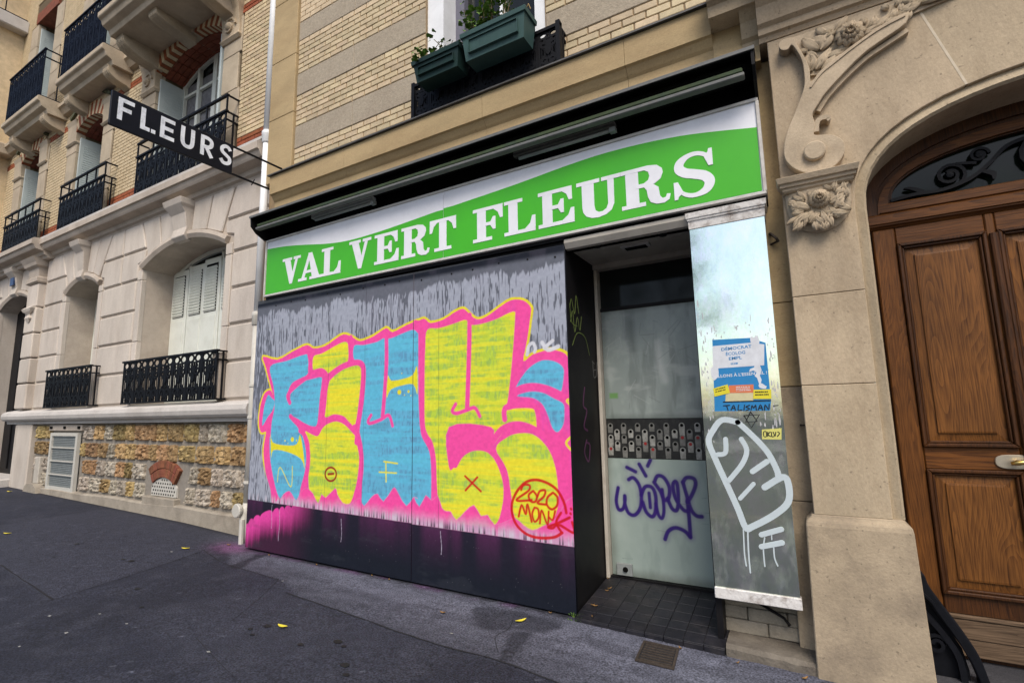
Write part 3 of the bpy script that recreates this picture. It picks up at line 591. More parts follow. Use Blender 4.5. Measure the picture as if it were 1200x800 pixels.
# keep the door bay open to the ground
b = MB()
wall_pieces(b, -14.36, -6.10, 1.50, 5.0, OPG[1:], WL + 0.03, WL + 0.7)
b.build('wall', M['limestone_shade'], LB)
b = MB(); wall_pieces(b, -20, -14.36, 0.0, 5.0, OPG[:1], WL + 0.03, WL + 0.9); b.build('wall', M['limestone'], LB)
courses = [1.80, 2.335, 2.865, 3.40, 3.945, 4.47]


def block(poly, y0=WL, m='limestone', name='stone_block', bev=0.018):
    MB().prism(poly, y0, WL + 0.06).build(name, M[m], LB, bevel=bev)


segs = [(-6.98, -6.12), (-11.03, -9.80), (-13.70, -12.82)]
G = 0.017
for k in range(5):
    za, zb = courses[k] + G, courses[k + 1] - G
    for xa, xb in segs:
        if k < 4:
            block([(xa, za), (xb, za), (xb, zb), (xa, zb)])
for k in range(5):     # door side wall left of the door
    block([(-20, courses[k] + G), (-16.5, courses[k] + G), (-16.5, courses[k + 1] - G), (-20, courses[k + 1] - G)])
# course beside the arch springing and the voussoir zone
def arch_surround(op, left_end, right_end):
    xl, xr, sill, spring, rise = op
    pts, (xc, zc, R, a) = arch_pts(xl, xr, spring, rise, 16)
    out, _ = [(xc + (R + .12) * math.sin(t), zc + (R + .12) * math.cos(t)) for t in np.linspace(-a * 1.0, a * 1.0, 17)], 0
    # smooth jamb strips
    for s, xe in ((-1, xl), (1, xr)):
        x2 = xe + s * 0.15
        lo, hi = min(xe - s * .004, x2), max(xe - s * .004, x2)
        zz = sill
        while zz < spring - 0.1:
            z2 = min(zz + 1.07, spring)
            MB().box(lo, hi, WL - 0.002, WL + 0.08, zz + 0.003, z2 - 0.003).build('jamb_stone', M['limestone'], LB, bevel=0.01)
            zz = z2
    # arch ring
    n = len(pts)
    bb = MB(); vs = []
    for (p, q) in zip(pts, out):
        mid = ((p[0] + q[0]) / 2, (p[1] + q[1]) / 2)
        vs += [(p[0], WL - 0.015, p[1]), (mid[0], WL - 0.045, mid[1]), (q[0], WL - 0.03, q[1]), (q[0], WL + 0.1, q[1]), (p[0], WL + 0.1, p[1])]
    fs = [(5 * i + k, 5 * i + (k + 1) % 5, 5 * i + 5 + (k + 1) % 5, 5 * i + 5 + k) for i in range(n - 1) for k in range(5)] + [(0, 1, 2, 3, 4), (5 * n - 5, 5 * n - 4, 5 * n - 3, 5 * n - 2, 5 * n - 1)]
    bb.add(vs, fs); bb.build('arch_moulding', M['limestone_shade'], LB)
    ztop = 4.97
    angs = [a * t for t in (0.17, 0.50, 0.84)]
    pr = lambda t, r: (xc + r * math.sin(t), zc + r * math.cos(t))
    px = lambda t, z: (xc + (z - zc) * math.tan(t), z)
    for s in (-1, 1):
        for i in range(2):
            t0, t1 = s * (angs[i] + .006), s * (angs[i + 1] - .006)
            block([pr(t0, R + .13), pr(t1, R + .13), px(t1, ztop), px(t0, ztop)], name='voussoir', bev=0.012)
        te = s * (angs[2] + .008)
        end = left_end if s < 0 else right_end
        if abs(end - xc) > abs(px(te, ztop)[0] - xc) + 0.05:
            block([px(te, courses[5] + G), (end, courses[5] + G), (end, ztop), px(te, ztop)])
            p0 = pr(s * a, R + .13)
            x2 = (xl if s < 0 else xr) + s * 0.17
            block([(x2, courses[4] + G), (end, courses[4] + G), (end, courses[5] - G), px(te, courses[5] - G), pr(s * a * .93, R + .135), (x2, max(p0[1], courses[4] + .06))])
    # keystone bracket
    t = angs[0]
    w0, w1 = (R + .02) * math.sin(t) * 0.90, (ztop - zc) * math.tan(t) * 0.86
    zb = zc + R - 0.03
    kb = MB()
    rings = []
    for z, w, d in ((zb, w0 * .9, .03), (zb + .06, w0 * .95, .09), (zb + .2, w0, .06), (ztop - .18, w1 * .95, .10), (ztop - .10, w1, .16), (ztop - .06, w1 * 1.15, .19), (ztop + .03, w1 * 1.2, .22)):
        rings.append([(xc - w, WL - d, z), (xc + w, WL - d, z), (xc + w, WL + .05, z), (xc - w, WL + .05, z)])
    kb.loft(rings); kb.build('keystone', M['limestone'], LB, bevel=0.008)


arch_surround(OPG[2], -10.35, -6.12)
arch_surround(OPG[1], -13.70, -10.39)
arch_surround(OPG[0], -17.5, -14.4)
MB().box(-15.43, -15.23, WL - 0.115, WL - 0.09, 4.62, 4.80).build('number_plate', M['sign_white'] if False else mat('blue_plate', (0.03, 0.06, 0.16), 0.4), LB)
# pilaster between door and small window, with mouldings
for k in range(5):
    MB().box(-14.34, -13.80, WL - 0.10, WL + 0.08, courses[k] + .012, courses[k + 1] - .012).build('pilaster_stone', M['limestone'], LB, bevel=0.02)
pb = MB()
pb.loft([[(-14.07 - w, WL - d, z), (-14.07 + w, WL - d, z), (-14.07 + w, WL + .08, z), (-14.07 - w, WL + .08, z)] for z, w, d in
         ((4.47, .28, .10), (4.5, .30, .14), (4.58, .30, .14), (4.62, .26, .10), (4.80, .27, .12), (4.84, .33, .18), (4.90, .34, .2), (5.0, .36, .26))])
pb.build('pilaster_capital', M['limestone_shade'], LB)
MB().loft([[(-14.07 - w, WL - d, z), (-14.07 + w, WL - d, z), (-14.07 + w, WL, z), (-14.07 - w, WL, z)] for z, w, d in ((3.62, .03, .11), (3.72, .12, .15), (3.80, .06, .12), (3.86, .20, .16), (3.92, .24, .18), (3.97, .24, .13))]).build('pilaster_ornament', M['limestone'], LB)

# cornice above the ground floor (jogs forward over the door bay)
def cornice_profile(y):
    return [(y + .42, 4.96), (y + .28, 4.96), (y + .26, 5.00), (y + .22, 5.02), (y + .20, 5.08), (y + .07, 5.11), (y + .05, 5.14), (y + .03, 5.19), (y, 5.20), (y, 5.30), (y + .03, 5.33), (y + .5, 5.36)]


for xa, xb, y in ((-13.45, -6.12, 3.84), (-20, -13.45, 3.72)):
    MB().prism(cornice_profile(y), xa, xb, SX).build('cornice', M['limestone_shade'], LB)
MB().box(-20, -6.12, 3.9, 4.7, 5.36, 5.40).build('cornice_top', M['sillstone'], LB)

# sill course, millstone basement, plinth
sp = [(4.2, 1.50), (4.04, 1.50), (4.03, 1.56), (3.97, 1.565), (3.94, 1.60), (3.925, 1.66), (3.94, 1.72), (3.99, 1.755), (4.2, 1.80)]
for xa, xb in ((-14.75, -12.5), (-12.495, -10.4), (-10.395, -8.3), (-8.295, -6.18)):
    MB().prism(sp, xa, xb, SX).build('sill_stone', M['sillstone'], LB)
MB().box(-14.30, -13.46, WL - .05, WL + .5, 0.10, 1.49).build('pier_stone', M['limestone'], LB, bevel=0.02)
b = MB(); b.box(-13.46, -6.10, WL + 0.045, WL + 0.5, 0.0, 1.52); b.build('basement_wall', M['mortar_grey'], LB)
pl = MB()
xx = np.linspace(-13.46, -6.10, 20)
vs = []
for x in xx:
    zt = 0.30 + 0.01 * math.sin(x * 3); zb_ = gz(x, 4.0) - 0.15
    vs += [(x, WL - .05, zb_), (x, WL - .05, zt - .02), (x, WL - .02, zt), (x, WL + .1, zt)]
pl.add(vs, [(4 * i + k, 4 * i + 4 + k, 4 * i + 5 + k, 4 * i + 1 + k) for i in range(19) for k in range(3)])
pl.build('plinth', M['concrete'], LB)

# millstones: eight shared lumpy meshes
def lump(seed, w, h):
    r = random.Random(seed); bm = bmesh.new()
    n = 10
    grid = [[None] * (n + 1) for _ in range(n + 1)]
    for i in range(n + 1):
        for j in range(n + 1):
            u, v = i / n * 2 - 1, j / n * 2 - 1
            edge = max(abs(u), abs(v))
            k = 1.0 - 0.08 * (abs(u) ** 6) * (abs(v) ** 6) - r.random() * 0.05 * (edge > .95)
            d = -0.020 * (1 - edge ** 10) - 0.03 * r.random() * (edge < .95) + (0.022 if r.random() < .22 and edge < .85 else 0)
            grid[i][j] = bm.verts.new((u * w / 2 * k, d + (0.05 if edge > .99 else 0), v * h / 2 * k))
    for i in range(n):
        for j in range(n):
            bm.faces.new((grid[i][j], grid[i + 1][j], grid[i + 1][j + 1], grid[i][j + 1]))
    me = bpy.data.meshes.new('millstone'); bm.to_mesh(me); bm.free()
    return me


lumps = []
for i in range(10):
    me = lump(i, 1.0, 1.0); me.materials.append(M['mill'] if i % 10 < 6 else M['mill_grey']); lumps.append(me)
rows = [(1.20, 1.48), (0.90, 1.165), (0.605, 0.865), (0.325, 0.57)]
VENT = (-12.62, -11.32); GR = (-8.98, -7.88)
for ri, (za, zb) in enumerate(rows):
    x = -6.22 - (ri % 2) * 0.17
    while x > -13.4:
        w = 0.20 + 0.30 * rnd.random()
        xa = x - w
        skip = False
        if xa < VENT[1] and x > VENT[0] and ri >= 0:
            if x - VENT[1] > 0.14: xa = VENT[1]; w = x - xa
            else: x = VENT[0]; continue
        if ri >= 2 and xa < GR[1] and x > GR[0]:
            if x - GR[1] > 0.14: xa = GR[1]; w = x - xa
            else: x = GR[0]; continue
        if xa < -13.44: break
        pale = (ri == 3 and rnd.random() < .75) or (ri == 2 and rnd.random() < .3) or rnd.random() < .15
        me = lumps[6 + rnd.randrange(4)] if pale else lumps[rnd.randrange(6)]
        inst('millstone', me, LB, ((x + xa) / 2, WL + 0.035, (za + zb) / 2), (0, rnd.choice((0, math.pi)) if False else 0, 0), (w - 0.024, 1, (zb - za) * (1.0 + .08 * rnd.random())))
        x = xa
M['brick_vent'] = mat('dark_red_brick', (0.20, 0.065, 0.035), 0.85, 0.25, 12, 0.15, 90, rand=0.2)
# cellar vent with brick arch and pierced plate
VC = (-8.41, .15)
for i in range(12):
    t = math.radians(125 - 70 * (i + .5) / 12); aa, ab = t + .048, t - .048
    for r0, r1 in ((.53, .655), (.665, .78)):
        MB().prism([(VC[0] + r * math.cos(q), VC[1] + r * math.sin(q)) for r, q in ((r0, aa), (r1, aa), (r1, ab), (r0, ab))], WL - .005, WL + .07).build('arch_brick', M['brick_vent'], LB, bevel=.004)
gp = MB(); gp.prism([(-8.77, .40)] + [(VC[0] + .525 * math.cos(math.radians(t)), VC[1] + .525 * math.sin(math.radians(t))) for t in range(132, 47, -7)] + [(-8.05, .40)], WL + .02, WL + .06)
gpo = gp.build('vent_plate', M['white_paint'], LB)
hp = MB()
for i in range(10):
    for j in range(5):
        x, z = -8.73 + .066 * i + .03 * (j % 2), .43 + .052 * j
        if math.hypot(x - VC[0], z - VC[1]) < .50: hp.box(x - .012, x + .012, WL + .016, WL + .03, z - .012, z + .012)
hp.build('vent_hole', M['dark_void'], gpo)
MB().box(-8.90, -7.98, WL - .045, WL + .06, .17, .39).build('vent_sill', M['concrete'], LB, bevel=.01)
# tall service grille
vb = MB(); vb.box(-12.50, -11.40, WL - .005, WL + .06, .31, 1.31); vo = vb.build('service_grille', M['vent'], LB)
fr = MB()
for xa, xb, za, zb in ((-12.54, -12.46, .29, 1.33), (-11.44, -11.36, .29, 1.33), (-12.46, -11.44, 1.27, 1.33), (-12.46, -11.44, .29, .345), (-12.46, -11.44, 1.045, 1.065), (-12.46, -11.44, .80, .82), (-12.46, -11.44, .555, .575)):
    fr.box(xa, xb, WL - .035, WL + .02, za, zb)
fr.build('grille_frame', M['white_paint'], vo)
sl = MB()
for i in range(30):
    z = .36 + .031 * i
    sl.add([(-12.45, WL - .008, z), (-11.45, WL - .008, z), (-11.45, WL - .02, z + .012), (-12.45, WL - .02, z + .012)], [(0, 1, 2, 3)])
sl.build('grille_slats', M['vent'], vo, recalc=False)
lt = MB(); lt.box(-12.70, -11.28, WL - .01, WL + .06, 1.37, 1.475); lo = lt.build('grille_lintel', M['limestone_shade'], LB)
for x in (-12.6, -12.0, -11.4): MB().box(x - .05, x + .05, WL - .02, WL + .0, 1.40, 1.45).build('lintel_bolt', M['dark_void'], lo)
MB().box(-13.12, -12.90, WL - .04, WL + .06, .36, .86).build('service_post', M['cream_paint'], LB, bevel=.01)
MB().loft([[(-13.0 - w, WL - .12, z), (-13.0 + w, WL - .12, z), (-13.0 + w, WL + .05, z), (-13.0 - w, WL + .05, z)] for z, w in ((gz(-13, 4) - .05, .34), (.30, .26), (.36, .16))]).build('corner_stone', M['concrete'], LB)

# railings ---------------------------------------------------------
def spiral(cx, cz, r, t0, turns, n=14, sgn=1):
    return [(cx + r * (1 - .72 * k / n) * math.cos(t0 + sgn * 2 * math.pi * turns * k / n), cz + r * (1 - .72 * k / n) * math.sin(t0 + sgn * 2 * math.pi * turns * k / n)) for k in range(n + 1)]


def railing(parent, x0, x1, y, z0, z1, m, panels, side=0.22, dens=1.0, name='railing'):
    """wrought-iron balcony front: rails, pickets, rings and C-scrolls"""
    r = MB(); h = z1 - z0
    r.box(x0 - .02, x1 + .02, y - .025, y + .02, z1 - .03, z1)
    r.box(x0, x1, y - .015, y + .015, z0, z0 + .022)
    o = r.build(name, m, parent)
    s = MB(); zt = z1 - .03; zr = zt - .16 * h
    s.box(x0, x1, y - .01, y + .01, zr - .012, zr + .006)
    pw = (x1 - x0) / panels
    for p in range(panels):
        xa, xb = x0 + p * pw, x0 + (p + 1) * pw; xc = (xa + xb) / 2
        for x in (xa + .012, xb - .012): s.box(x - .013, x + .013, y - .009, y + .009, z0, zt)
        for sg in (-1, 1):
            cx = xc + sg * pw * .25; rr = min(pw * .20, .075 * h / .7 + .01)
            s.ribbon([(cx + rr * math.cos(t * math.pi / 6), (zr + zt) / 2 + min(rr, .075 * h) * math.sin(t * math.pi / 6)) for t in range(13)], .022, y - .008, y + .008, caps=False, smooth=0)
            s.ribbon(spiral(xc + sg * pw * .22, z0 + h * .62, pw * .20, math.pi * .5, 1.3, 16, sg), .024, y - .009, y + .009, caps=False, smooth=0)
            s.ribbon(spiral(xc + sg * pw * .20, z0 + h * .20, pw * .20, -math.pi * .5, 1.3, 16, -sg), .024, y - .009, y + .009, caps=False, smooth=0)
            s.ribbon([(xc + sg * pw * .42, z0 + .02), (xc + sg * pw * .36, z0 + h * .25), (xc + sg * pw * .10, z0 + h * .42), (xc + sg * pw * .34, z0 + h * .6), (xc + sg * pw * .42, zr)], .022, y - .007, y + .007, caps=False, smooth=4)
            s.box(xc + sg * pw * .12 - .006, xc + sg * pw * .12 + .006, y - .006, y + .006, z0 + .02, zr)
        s.box(xc - .010, xc + .010, y - .008, y + .008, z0 + .02, zr)
        for q in (.2, .32): 
            for sg in (-1, 1): s.box(xc + sg * pw * q - .005, xc + sg * pw * q + .005, y - .005, y + .005, z0 + .02, zr)
        s.prism([(xc + .035 * math.cos(t), z0 + h * .48 + .06 * math.sin(t)) for t in np.linspace(0, 2 * math.pi, 9)[:-1]], y - .014, y + .014)
    s.build('scrollwork', m, o)
    if side:
        for x in (x0, x1):
            t = MB()
            for z in (z1 - .03, zr - .01, z0): t.box(x - .012, x + .012, y, y + side, z, z + .022)
            t.box(x - .0118, x + .0118, y + side * .5, y + side * .5 + .02, z0 + .001, z1 - .029)
            t.build('railing_return', m, o)
    return o


railing(LB, -9.62, -6.96, 3.97, 1.80, 2.50, M['iron'], 7, .14)
railing(LB, -12.72, -10.82, 3.97, 1.80, 2.53, M['iron'], 5, .14)
MB().box(-7.14, -6.97, 4.0, 4.09, 1.81, 2.46).build('rail_end_plate', M['limestone_shade'], LB)

# window shutters, ground floor
def louvre_leaf(parent, xa, xb, y, z0, z1, zmid, m, name='shutter_leaf'):
    o = MB().box(xa, xb, y, y + .035, z0, z1).build(name, m, parent, bevel=.006)
    f = MB(); s = MB()
    for za, zb in ((z0 + .08, zmid - .06), ):
        f.box(xa + .06, xb - .06, y - .010, y + .005, za, zb)
    f.build('shutter_panel', m, o, bevel=.004)
    n = int((z1 - .10 - zmid) / .052)
    for i in range(n):
        z = zmid + .01 + .052 * i
        s.add([(xa + .07, y - .004, z), (xb - .07, y - .004, z), (xb - .07, y - .024, z + .03), (xa + .07, y - .024, z + .03), (xa + .07, y - .024, z + .036), (xb - .07, y - .024, z + .036), (xb - .07, y - .004, z + .05), (xa + .07, y - .004, z + .05)], [(0, 1, 2, 3), (3, 2, 5, 4), (4, 5, 6, 7)])
    s.build('louvre', m, o)
    bb = MB(); bb.box(xa + .07, xb - .07, y - .003, y + .002, zmid, z1 - .10); bb.build('louvre_gap', M['dark_void'], o)
    return o


for op, nl in ((OPG[2], 5), (OPG[1], 3)):
    xl, xr, sill, spring, rise = op
    yw = 4.60
    w = (xr - xl) / nl
    for i in range(nl):
        louvre_leaf(LB, xl + i * w + .004, xl + (i + 1) * w - .004, yw + (.015 if i % 2 else 0), sill, spring + (.13 if nl == 5 else .08) - .10 * abs(i - (nl - 1) / 2) / nl * 2, 3.30, M['shutter_white'])
    pts, (xc, zc, R, a) = arch_pts(xl, xr, spring, rise)
    MB().prism(pts + [(xr, spring - .06), (xl, spring - .06)], yw + .07, yw + .1).build('window_glass', M['glass'], LB)
    fb = MB()
    for p, q in zip(pts[:-1], pts[1:]):
        fb.prism([p, q, (q[0], q[1] - .07), (p[0], p[1] - .07)], yw + .02, yw + .07)
    for k in range(1, nl + 1, 2):
        x = xl + k * w; fb.box(x - .035, x + .035, yw + .02, yw + .068, spring - .06, zc + math.sqrt(max(0, R * R - (x - xc) ** 2)) - .05) if xl < x < xr else None
    fb.build('window_frame', M['shutter_white'], LB)
MB().box(-16.3, -14.36, 4.42, 4.47, 0.1, 4.5).build('entrance_door', M['black'], LB)
for x in (-16.0, -15.3, -14.7):
    MB().box(x - .2, x + .2, 4.39, 4.42, 0.5, 3.6).build('door_panel', M['black'], LB, bevel=.01)
MB().box(-16.6, -14.3, 3.9, 4.9, 0.0, gz(-15.3, 4.0) + .14).build('door_step', M['sillstone'], LB, bevel=.02)
MB().box(-14.9, -14.42, 4.36, 4.42, 2.95, 3.05).build('door_rail', M['black'], LB)

# --- first floor
WF = 4.15
OPF = [(-16.10, -14.98, 5.40, 7.82, 0.18), (-13.02, -11.78, 5.40, 7.70, 0.18), (-9.75, -7.60, 5.40, 7.86, 0.30)]
OPS = [(-16.20, -15.05, 8.6, 11.7, 0.18), (-12.98, -11.88, 8.6, 11.7, 0.18), (-9.75, -7.60, 8.6, 11.7, 0.3)]
b = MB(); wall_pieces(b, -17.2, -6.10, 5.40, 8.56, OPF, WF, WF + .55); wall_pieces(b, -17.2, -6.10, 8.56, 13.5, OPS, WF, WF + .55)
b.build('wall', M['mortar_dark'], LB)
b = MB()
for op in OPF + OPS: b.box(op[0], op[1], WF + .5, WF + .56, op[2], op[3] + op[4])
b.build('window_glass', M['glass'], LB)

# stone jambs
JW = 0.42
jam = []
for op in OPF + OPS:
    xl, xr, sill, spring, rise = op
    for s, xe in ((-1, xl), (1, xr)):
        xa, xb = (xe - JW, xe + .004) if s < 0 else (xe - .004, xe + JW)
        jam.append((xa, xb))
        zz = sill; k = 0
        while zz < spring - .05:
            z2 = min(zz + .62, spring + .02)
            ex = 0.06 * (k % 2) * s
            MB().box(xa + min(ex, 0), xb + max(ex, 0), WF - .03, WF + .12, zz + .003, z2 - .003).build('jamb_stone', M['beige'], LB, bevel=.008)
            zz = z2; k += 1
# arches of alternating yellow and dark red bricks, red brick soffits
for op in OPF:
    xl, xr, sill, spring, rise = op
    _, (xc, zc, R, a) = arch_pts(xl, xr, spring, rise)
    n = int((xr - xl) / .075); n += n % 2
    yb, rb = MB(), MB()
    for i in range(n):
        t0, t1 = -a + 2 * a * i / n + .002, -a + 2 * a * (i + 1) / n - .002
        P = lambda t, r: (xc + r * math.sin(t), zc + r * math.cos(t))
        (yb if i % 2 else rb).prism([P(t0, R - .004), P(t1, R - .004), P(t1, R + .30), P(t0, R + .30)], WF - .055, WF + .10)
        yb.prism([P(t0, R + .305), P(t1, R + .305), P(t1, R + .42), P(t0, R + .42)], WF - .04, WF + .10)
    for o in (yb.build('arch_bricks_yellow', M['brick_yellow'], LB), rb.build('arch_bricks_red', M['brick_red'], LB)): o["kind"] = "stuff"
    dk = MB()
    prev = None
    for i in range(n + 1):
        t = -a * 1.06 + 2.12 * a * i / n
        P = [(xc + r * math.sin(t), zc + r * math.cos(t)) for r in (R + .425, R + .50)]
        if prev: dk.prism([prev[0], P[0], P[1], prev[1]], WF - .09, WF + .1)
        prev = P
    dk.build('drip_moulding', mat('mossy_stone', (0.07, 0.075, 0.04), .9, .4, 10), LB)
    sf = MB()
    m_ = 10
    for i in range(m_):
        for j in range(4):
            t0, t1 = -a + 2 * a * i / m_ + .004, -a + 2 * a * (i + 1) / m_ - .004
            P = lambda t, r: (xc + r * math.sin(t), zc + r * math.cos(t))
            sf.prism([P(t0, R - .03), P(t1, R - .03), P(t1, R + .01), P(t0, R + .01)], WF + .105 + j * .095, WF + .19 + j * .095)
    o = sf.build('soffit_bricks', M['brick_soot'], LB); o["kind"] = "stuff"
# keystone of the big arch and carved jamb capitals
_, (xc, zc, R, a) = arch_pts(*OPF[2][:2], *OPF[2][3:])
MB().prism([(xc - .17, zc + R - .02), (xc + .17, zc + R - .02), (xc + .2, zc + R + .5), (xc - .2, zc + R + .5)], WF - .09, WF + .5).build('keystone', M['beige'], LB, bevel=.01)
for op in OPF:
    for s, xe in ((-1, op[0]), (1, op[1])):
        x = xe + s * .21
        big = op is OPF[2]
        hz = 7.50 if big else 7.45
        cb = MB()
        prof = ((hz, .235, .05), (hz + .05, .26, .09), (hz + .09, .24, .07), (hz + .3, .23, .07), (hz + .5, .24, .10), (hz + .62, .26, .14), (hz + .72, .27, .16)) if big else ((hz, .22, .05), (hz + .04, .24, .08), (hz + .07, .22, .05), (hz + .45, .22, .06), (hz + .55, .24, .09))
        cb.loft([[(x - w, WF - d, z), (x + w, WF - d, z), (x + w, WF + .05, z), (x - w, WF + .05, z)] for z, w, d in prof])
        co = cb.build('jamb_capital', M['carved'] if big else M['beige'], LB, bevel=.006)
        if big:
            dl = MB(); dl.lathe([(0.0, -.07), (.05, -.06), (.075, -.02), (.08, .02)], (x, WF - .07, hz + .24), 10, 'y'); dl.build('carved_boss', M['carved'], co, smooth=True)
            dl = MB(); dl.ribbon(spiral(x, hz + .24, .16, 0, 1.1, 14), .03, WF - .10, WF - .05, caps=False, smooth=0); dl.build('carved_scroll', M['carved'], co)

# brickwork
def in_op(xa, xb, za, zb):
    for op in OPF + OPS:
        xl, xr, sill, spring, rise = op
        if xb > xl - JW and xa < xr + JW and zb > sill and za < spring + .02: return True
        if zb > spring - .1 and za < spring + rise + .48 and xb > xl - .25 and xa < xr + .25: return True
    return False


bm_y = MB().box(-.104, .104, 0, .06, -.029, .029).mesh('brick', bevel=.004); bm_y.materials.append(M['brick_yellow'])
bm_r = MB().box(-.104, .104, 0, .06, -.029, .029).mesh('brick', bevel=.004); bm_r.materials.append(M['brick_red'])
ystuff, rstuff = MB(), MB()
CH = 0.0695
nz = int((13.0 - 5.42) / CH); single = 0
for j in range(nz):
    z = 5.42 + CH * (j + .5)
    if z > 9.3 and False: break
    red = z < 5.75 or 7.93 < z < 8.07
    x = -6.12 - (0.11 if j % 2 else 0)
    while x > -17.2:
        xa, xb = x - .209, x - .005
        if not in_op(xa, xb, z - .03, z + .03):
            if xa > -7.30 and z < 8.25:
                inst('brick', bm_r if red else bm_y, LB, ((xa + xb) / 2, WF - .018, z)); single += 1
            else:
                (rstuff if red else ystuff).box(xa, xb, WF - .018, WF + .04, z - .0275, z + .0275)
        else:
            # half bricks against the jambs
            for ha, hb in ((xa, (xa + xb) / 2 - .004), ((xa + xb) / 2 + .004, xb)):
                if not in_op(ha, hb, z - .03, z + .03): (rstuff if red else ystuff).box(ha, hb, WF - .018, WF + .04, z - .029, z + .029)
        x -= .22
for o in (ystuff.build('yellow_brickwork', M['brick_yellow'], LB, recalc=False), rstuff.build('red_brickwork', M['brick_red'], LB, recalc=False)): o["kind"] = "stuff"

# first-floor windows: French window, folded shutters
def french_window(xl, xr, z0, spring, rise, y, m):
    pts, (xc, zc, R, a) = arch_pts(xl, xr, spring, rise)
    f = MB()
    for p, q in zip(pts[:-1], pts[1:]): f.prism([p, q, (q[0], q[1] - .08), (p[0], p[1] - .08)], y, y + .05)
    top = lambda x: zc + math.sqrt(max(0.01, R * R - (x - xc) ** 2)) - .04
    n = 4 if xr - xl > 1.6 else 2
    for k in range(n + 1):
        x = xl + (xr - xl) * k / n; x = min(max(x, xl + .04), xr - .04); ww = .06 if k in (n // 2, ) else .04
        f.box(x - ww, x + ww, y - .01, y + .048, z0, top(x))
    for z in (z0 + .05, z0 + .85, z0 + 1.75, spring - .25): f.box(xl, xr, y + .002, y + .046, z - .025, z + .025)
    o = f.build('window_frame', m, LB)
    MB().box(xl + .05, xr - .05, y + .055, y + .06, z0, spring).build('curtain', M['curtain'], o)
    return o


french_window(-9.75, -7.60, 5.42, 7.86, .30, 4.58, M['shutter_white'])
french_window(-13.02, -11.78, 5.42, 7.70, .18, 4.62, M['shutter_white'])
for op in OPF + OPS:
    xl, xr, sill, spring, rise = op
    wide = xr - xl > 1.6
    # shutter folded against the left reveal (seen face on from the street) and its edge on the right
    for side, x0 in ((0, xl + .012), (1, xr - .075)):
        if side == 1 and not wide: continue
        sb = MB(); sb.box(x0, x0 + .05, WF + (.02 if side == 0 else -.05), WF + .46, sill + .05, spring - .10)
        so = sb.build('folded_shutter', M['shutter_blue'], LB, bevel=.004)
        if side == 0:
            ls = MB(); z = sill + .4
            while z < spring - .3:
                ls.add([(x0 + .05, WF + .08, z), (x0 + .05, WF + .42, z), (x0 + .058, WF + .42, z + .02), (x0 + .058, WF + .08, z + .02), (x0 + .05, WF + .08, z + .03), (x0 + .05, WF + .42, z + .03)], [(0, 1, 2, 3), (3, 2, 5, 4)]); z += .05
            ls.build('louvre', M['shutter_blue'], so)
    if not wide:
        MB().box(xl + .2, xr, WF + .40, WF + .44, sill, spring + .1).build('closed_shutter', M['shutter_blue'], LB)
railing(LB, -9.78, -7.10, 3.95, 5.42, 6.14, M['iron'], 8, .2, name='window_railing')
railing(LB, -12.98, -11.0, 3.95, 5.42, 6.14, M['iron'], 6, .2, name='window_railing')
railing(LB, -16.10, -14.05, 3.95, 5.42, 6.14, M['iron'], 6, .2, name='window_railing')
for xa, xb in ((-9.78, -7.10), (-12.98, -11.0), (-16.10, -14.05)):
    hb = MB(); hb.box(xa - .02, xb + .02, 3.93, 3.97, 6.37, 6.40)
    for x in (xa, xb): hb.box(x - .012, x + .012, 3.95, 4.15, 6.375, 6.397)
    for k in range(6):
        x = xa + (xb - xa) * k / 5; hb.box(x - .012, x + .012, 3.94, 3.96, 6.14, 6.37)
    hb.build('hand_rail', M['iron'], LB)

# second-floor balconies: slabs, corbels, railings
def slab(xa, xb, y, zt=8.55):
    prof = [(WF + .02, zt - .34), (y + .20, zt - .34), (y + .17, zt - .26), (y + .08, zt - .22), (y + .05, zt - .14), (y + .01, zt - .12), (y, zt - .10), (y, zt - .02), (y + .03, zt), (WF + .02, zt)]
    MB().prism(prof, xa, xb, SX).build('balcony_slab', M['beige'], LB, bevel=.006)


slab(-12.80, -10.71, 3.60); slab(-15.84, -13.70, 3.60); slab(-9.95, -7.15, 3.24)
for xa, xb in ((-13.70, -12.80), (-10.71, -9.95), (-17.2, -15.84), (-7.15, -6.12)):
    MB().prism([(WF, 8.28), (WF - .10, 8.30), (WF - .16, 8.40), (WF - .20, 8.42), (WF - .20, 8.50), (WF, 8.54)], xa, xb, SX).build('string_course', M['beige'], LB)


def corbel(x, w, y, z0, z1):
    d = WF - y
    pr = [(WF + .02, z0), (WF - d * .12, z0 + .02)] + [(WF - d * (.12 + .88 * math.sin(t)), z0 + .04 + (z1 - z0 - .12) * (1 - math.cos(t))) for t in np.linspace(.1, math.pi / 2, 8)] + [(y, z1 - .04), (y - .02, z1), (WF + .02, z1)]
    o = MB().prism(pr, x - w / 2, x + w / 2, SX).build('corbel', M['beige'], LB, bevel=.008)
    f = MB()
    for xo in (-.3, 0, .3):
        pts = [(WF - d * (.12 + .88 * math.sin(t)) - .012, z0 + .04 + (z1 - z0 - .12) * (1 - math.cos(t))) for t in np.linspace(.1, math.pi / 2, 8)]
        f.prism(pts + [(p[0] + .05, p[1] + .01) for p in reversed(pts)], x + xo * w - w * .10, x + xo * w + w * .10, SX)
    f.build('corbel_flute', M['beige'], o)


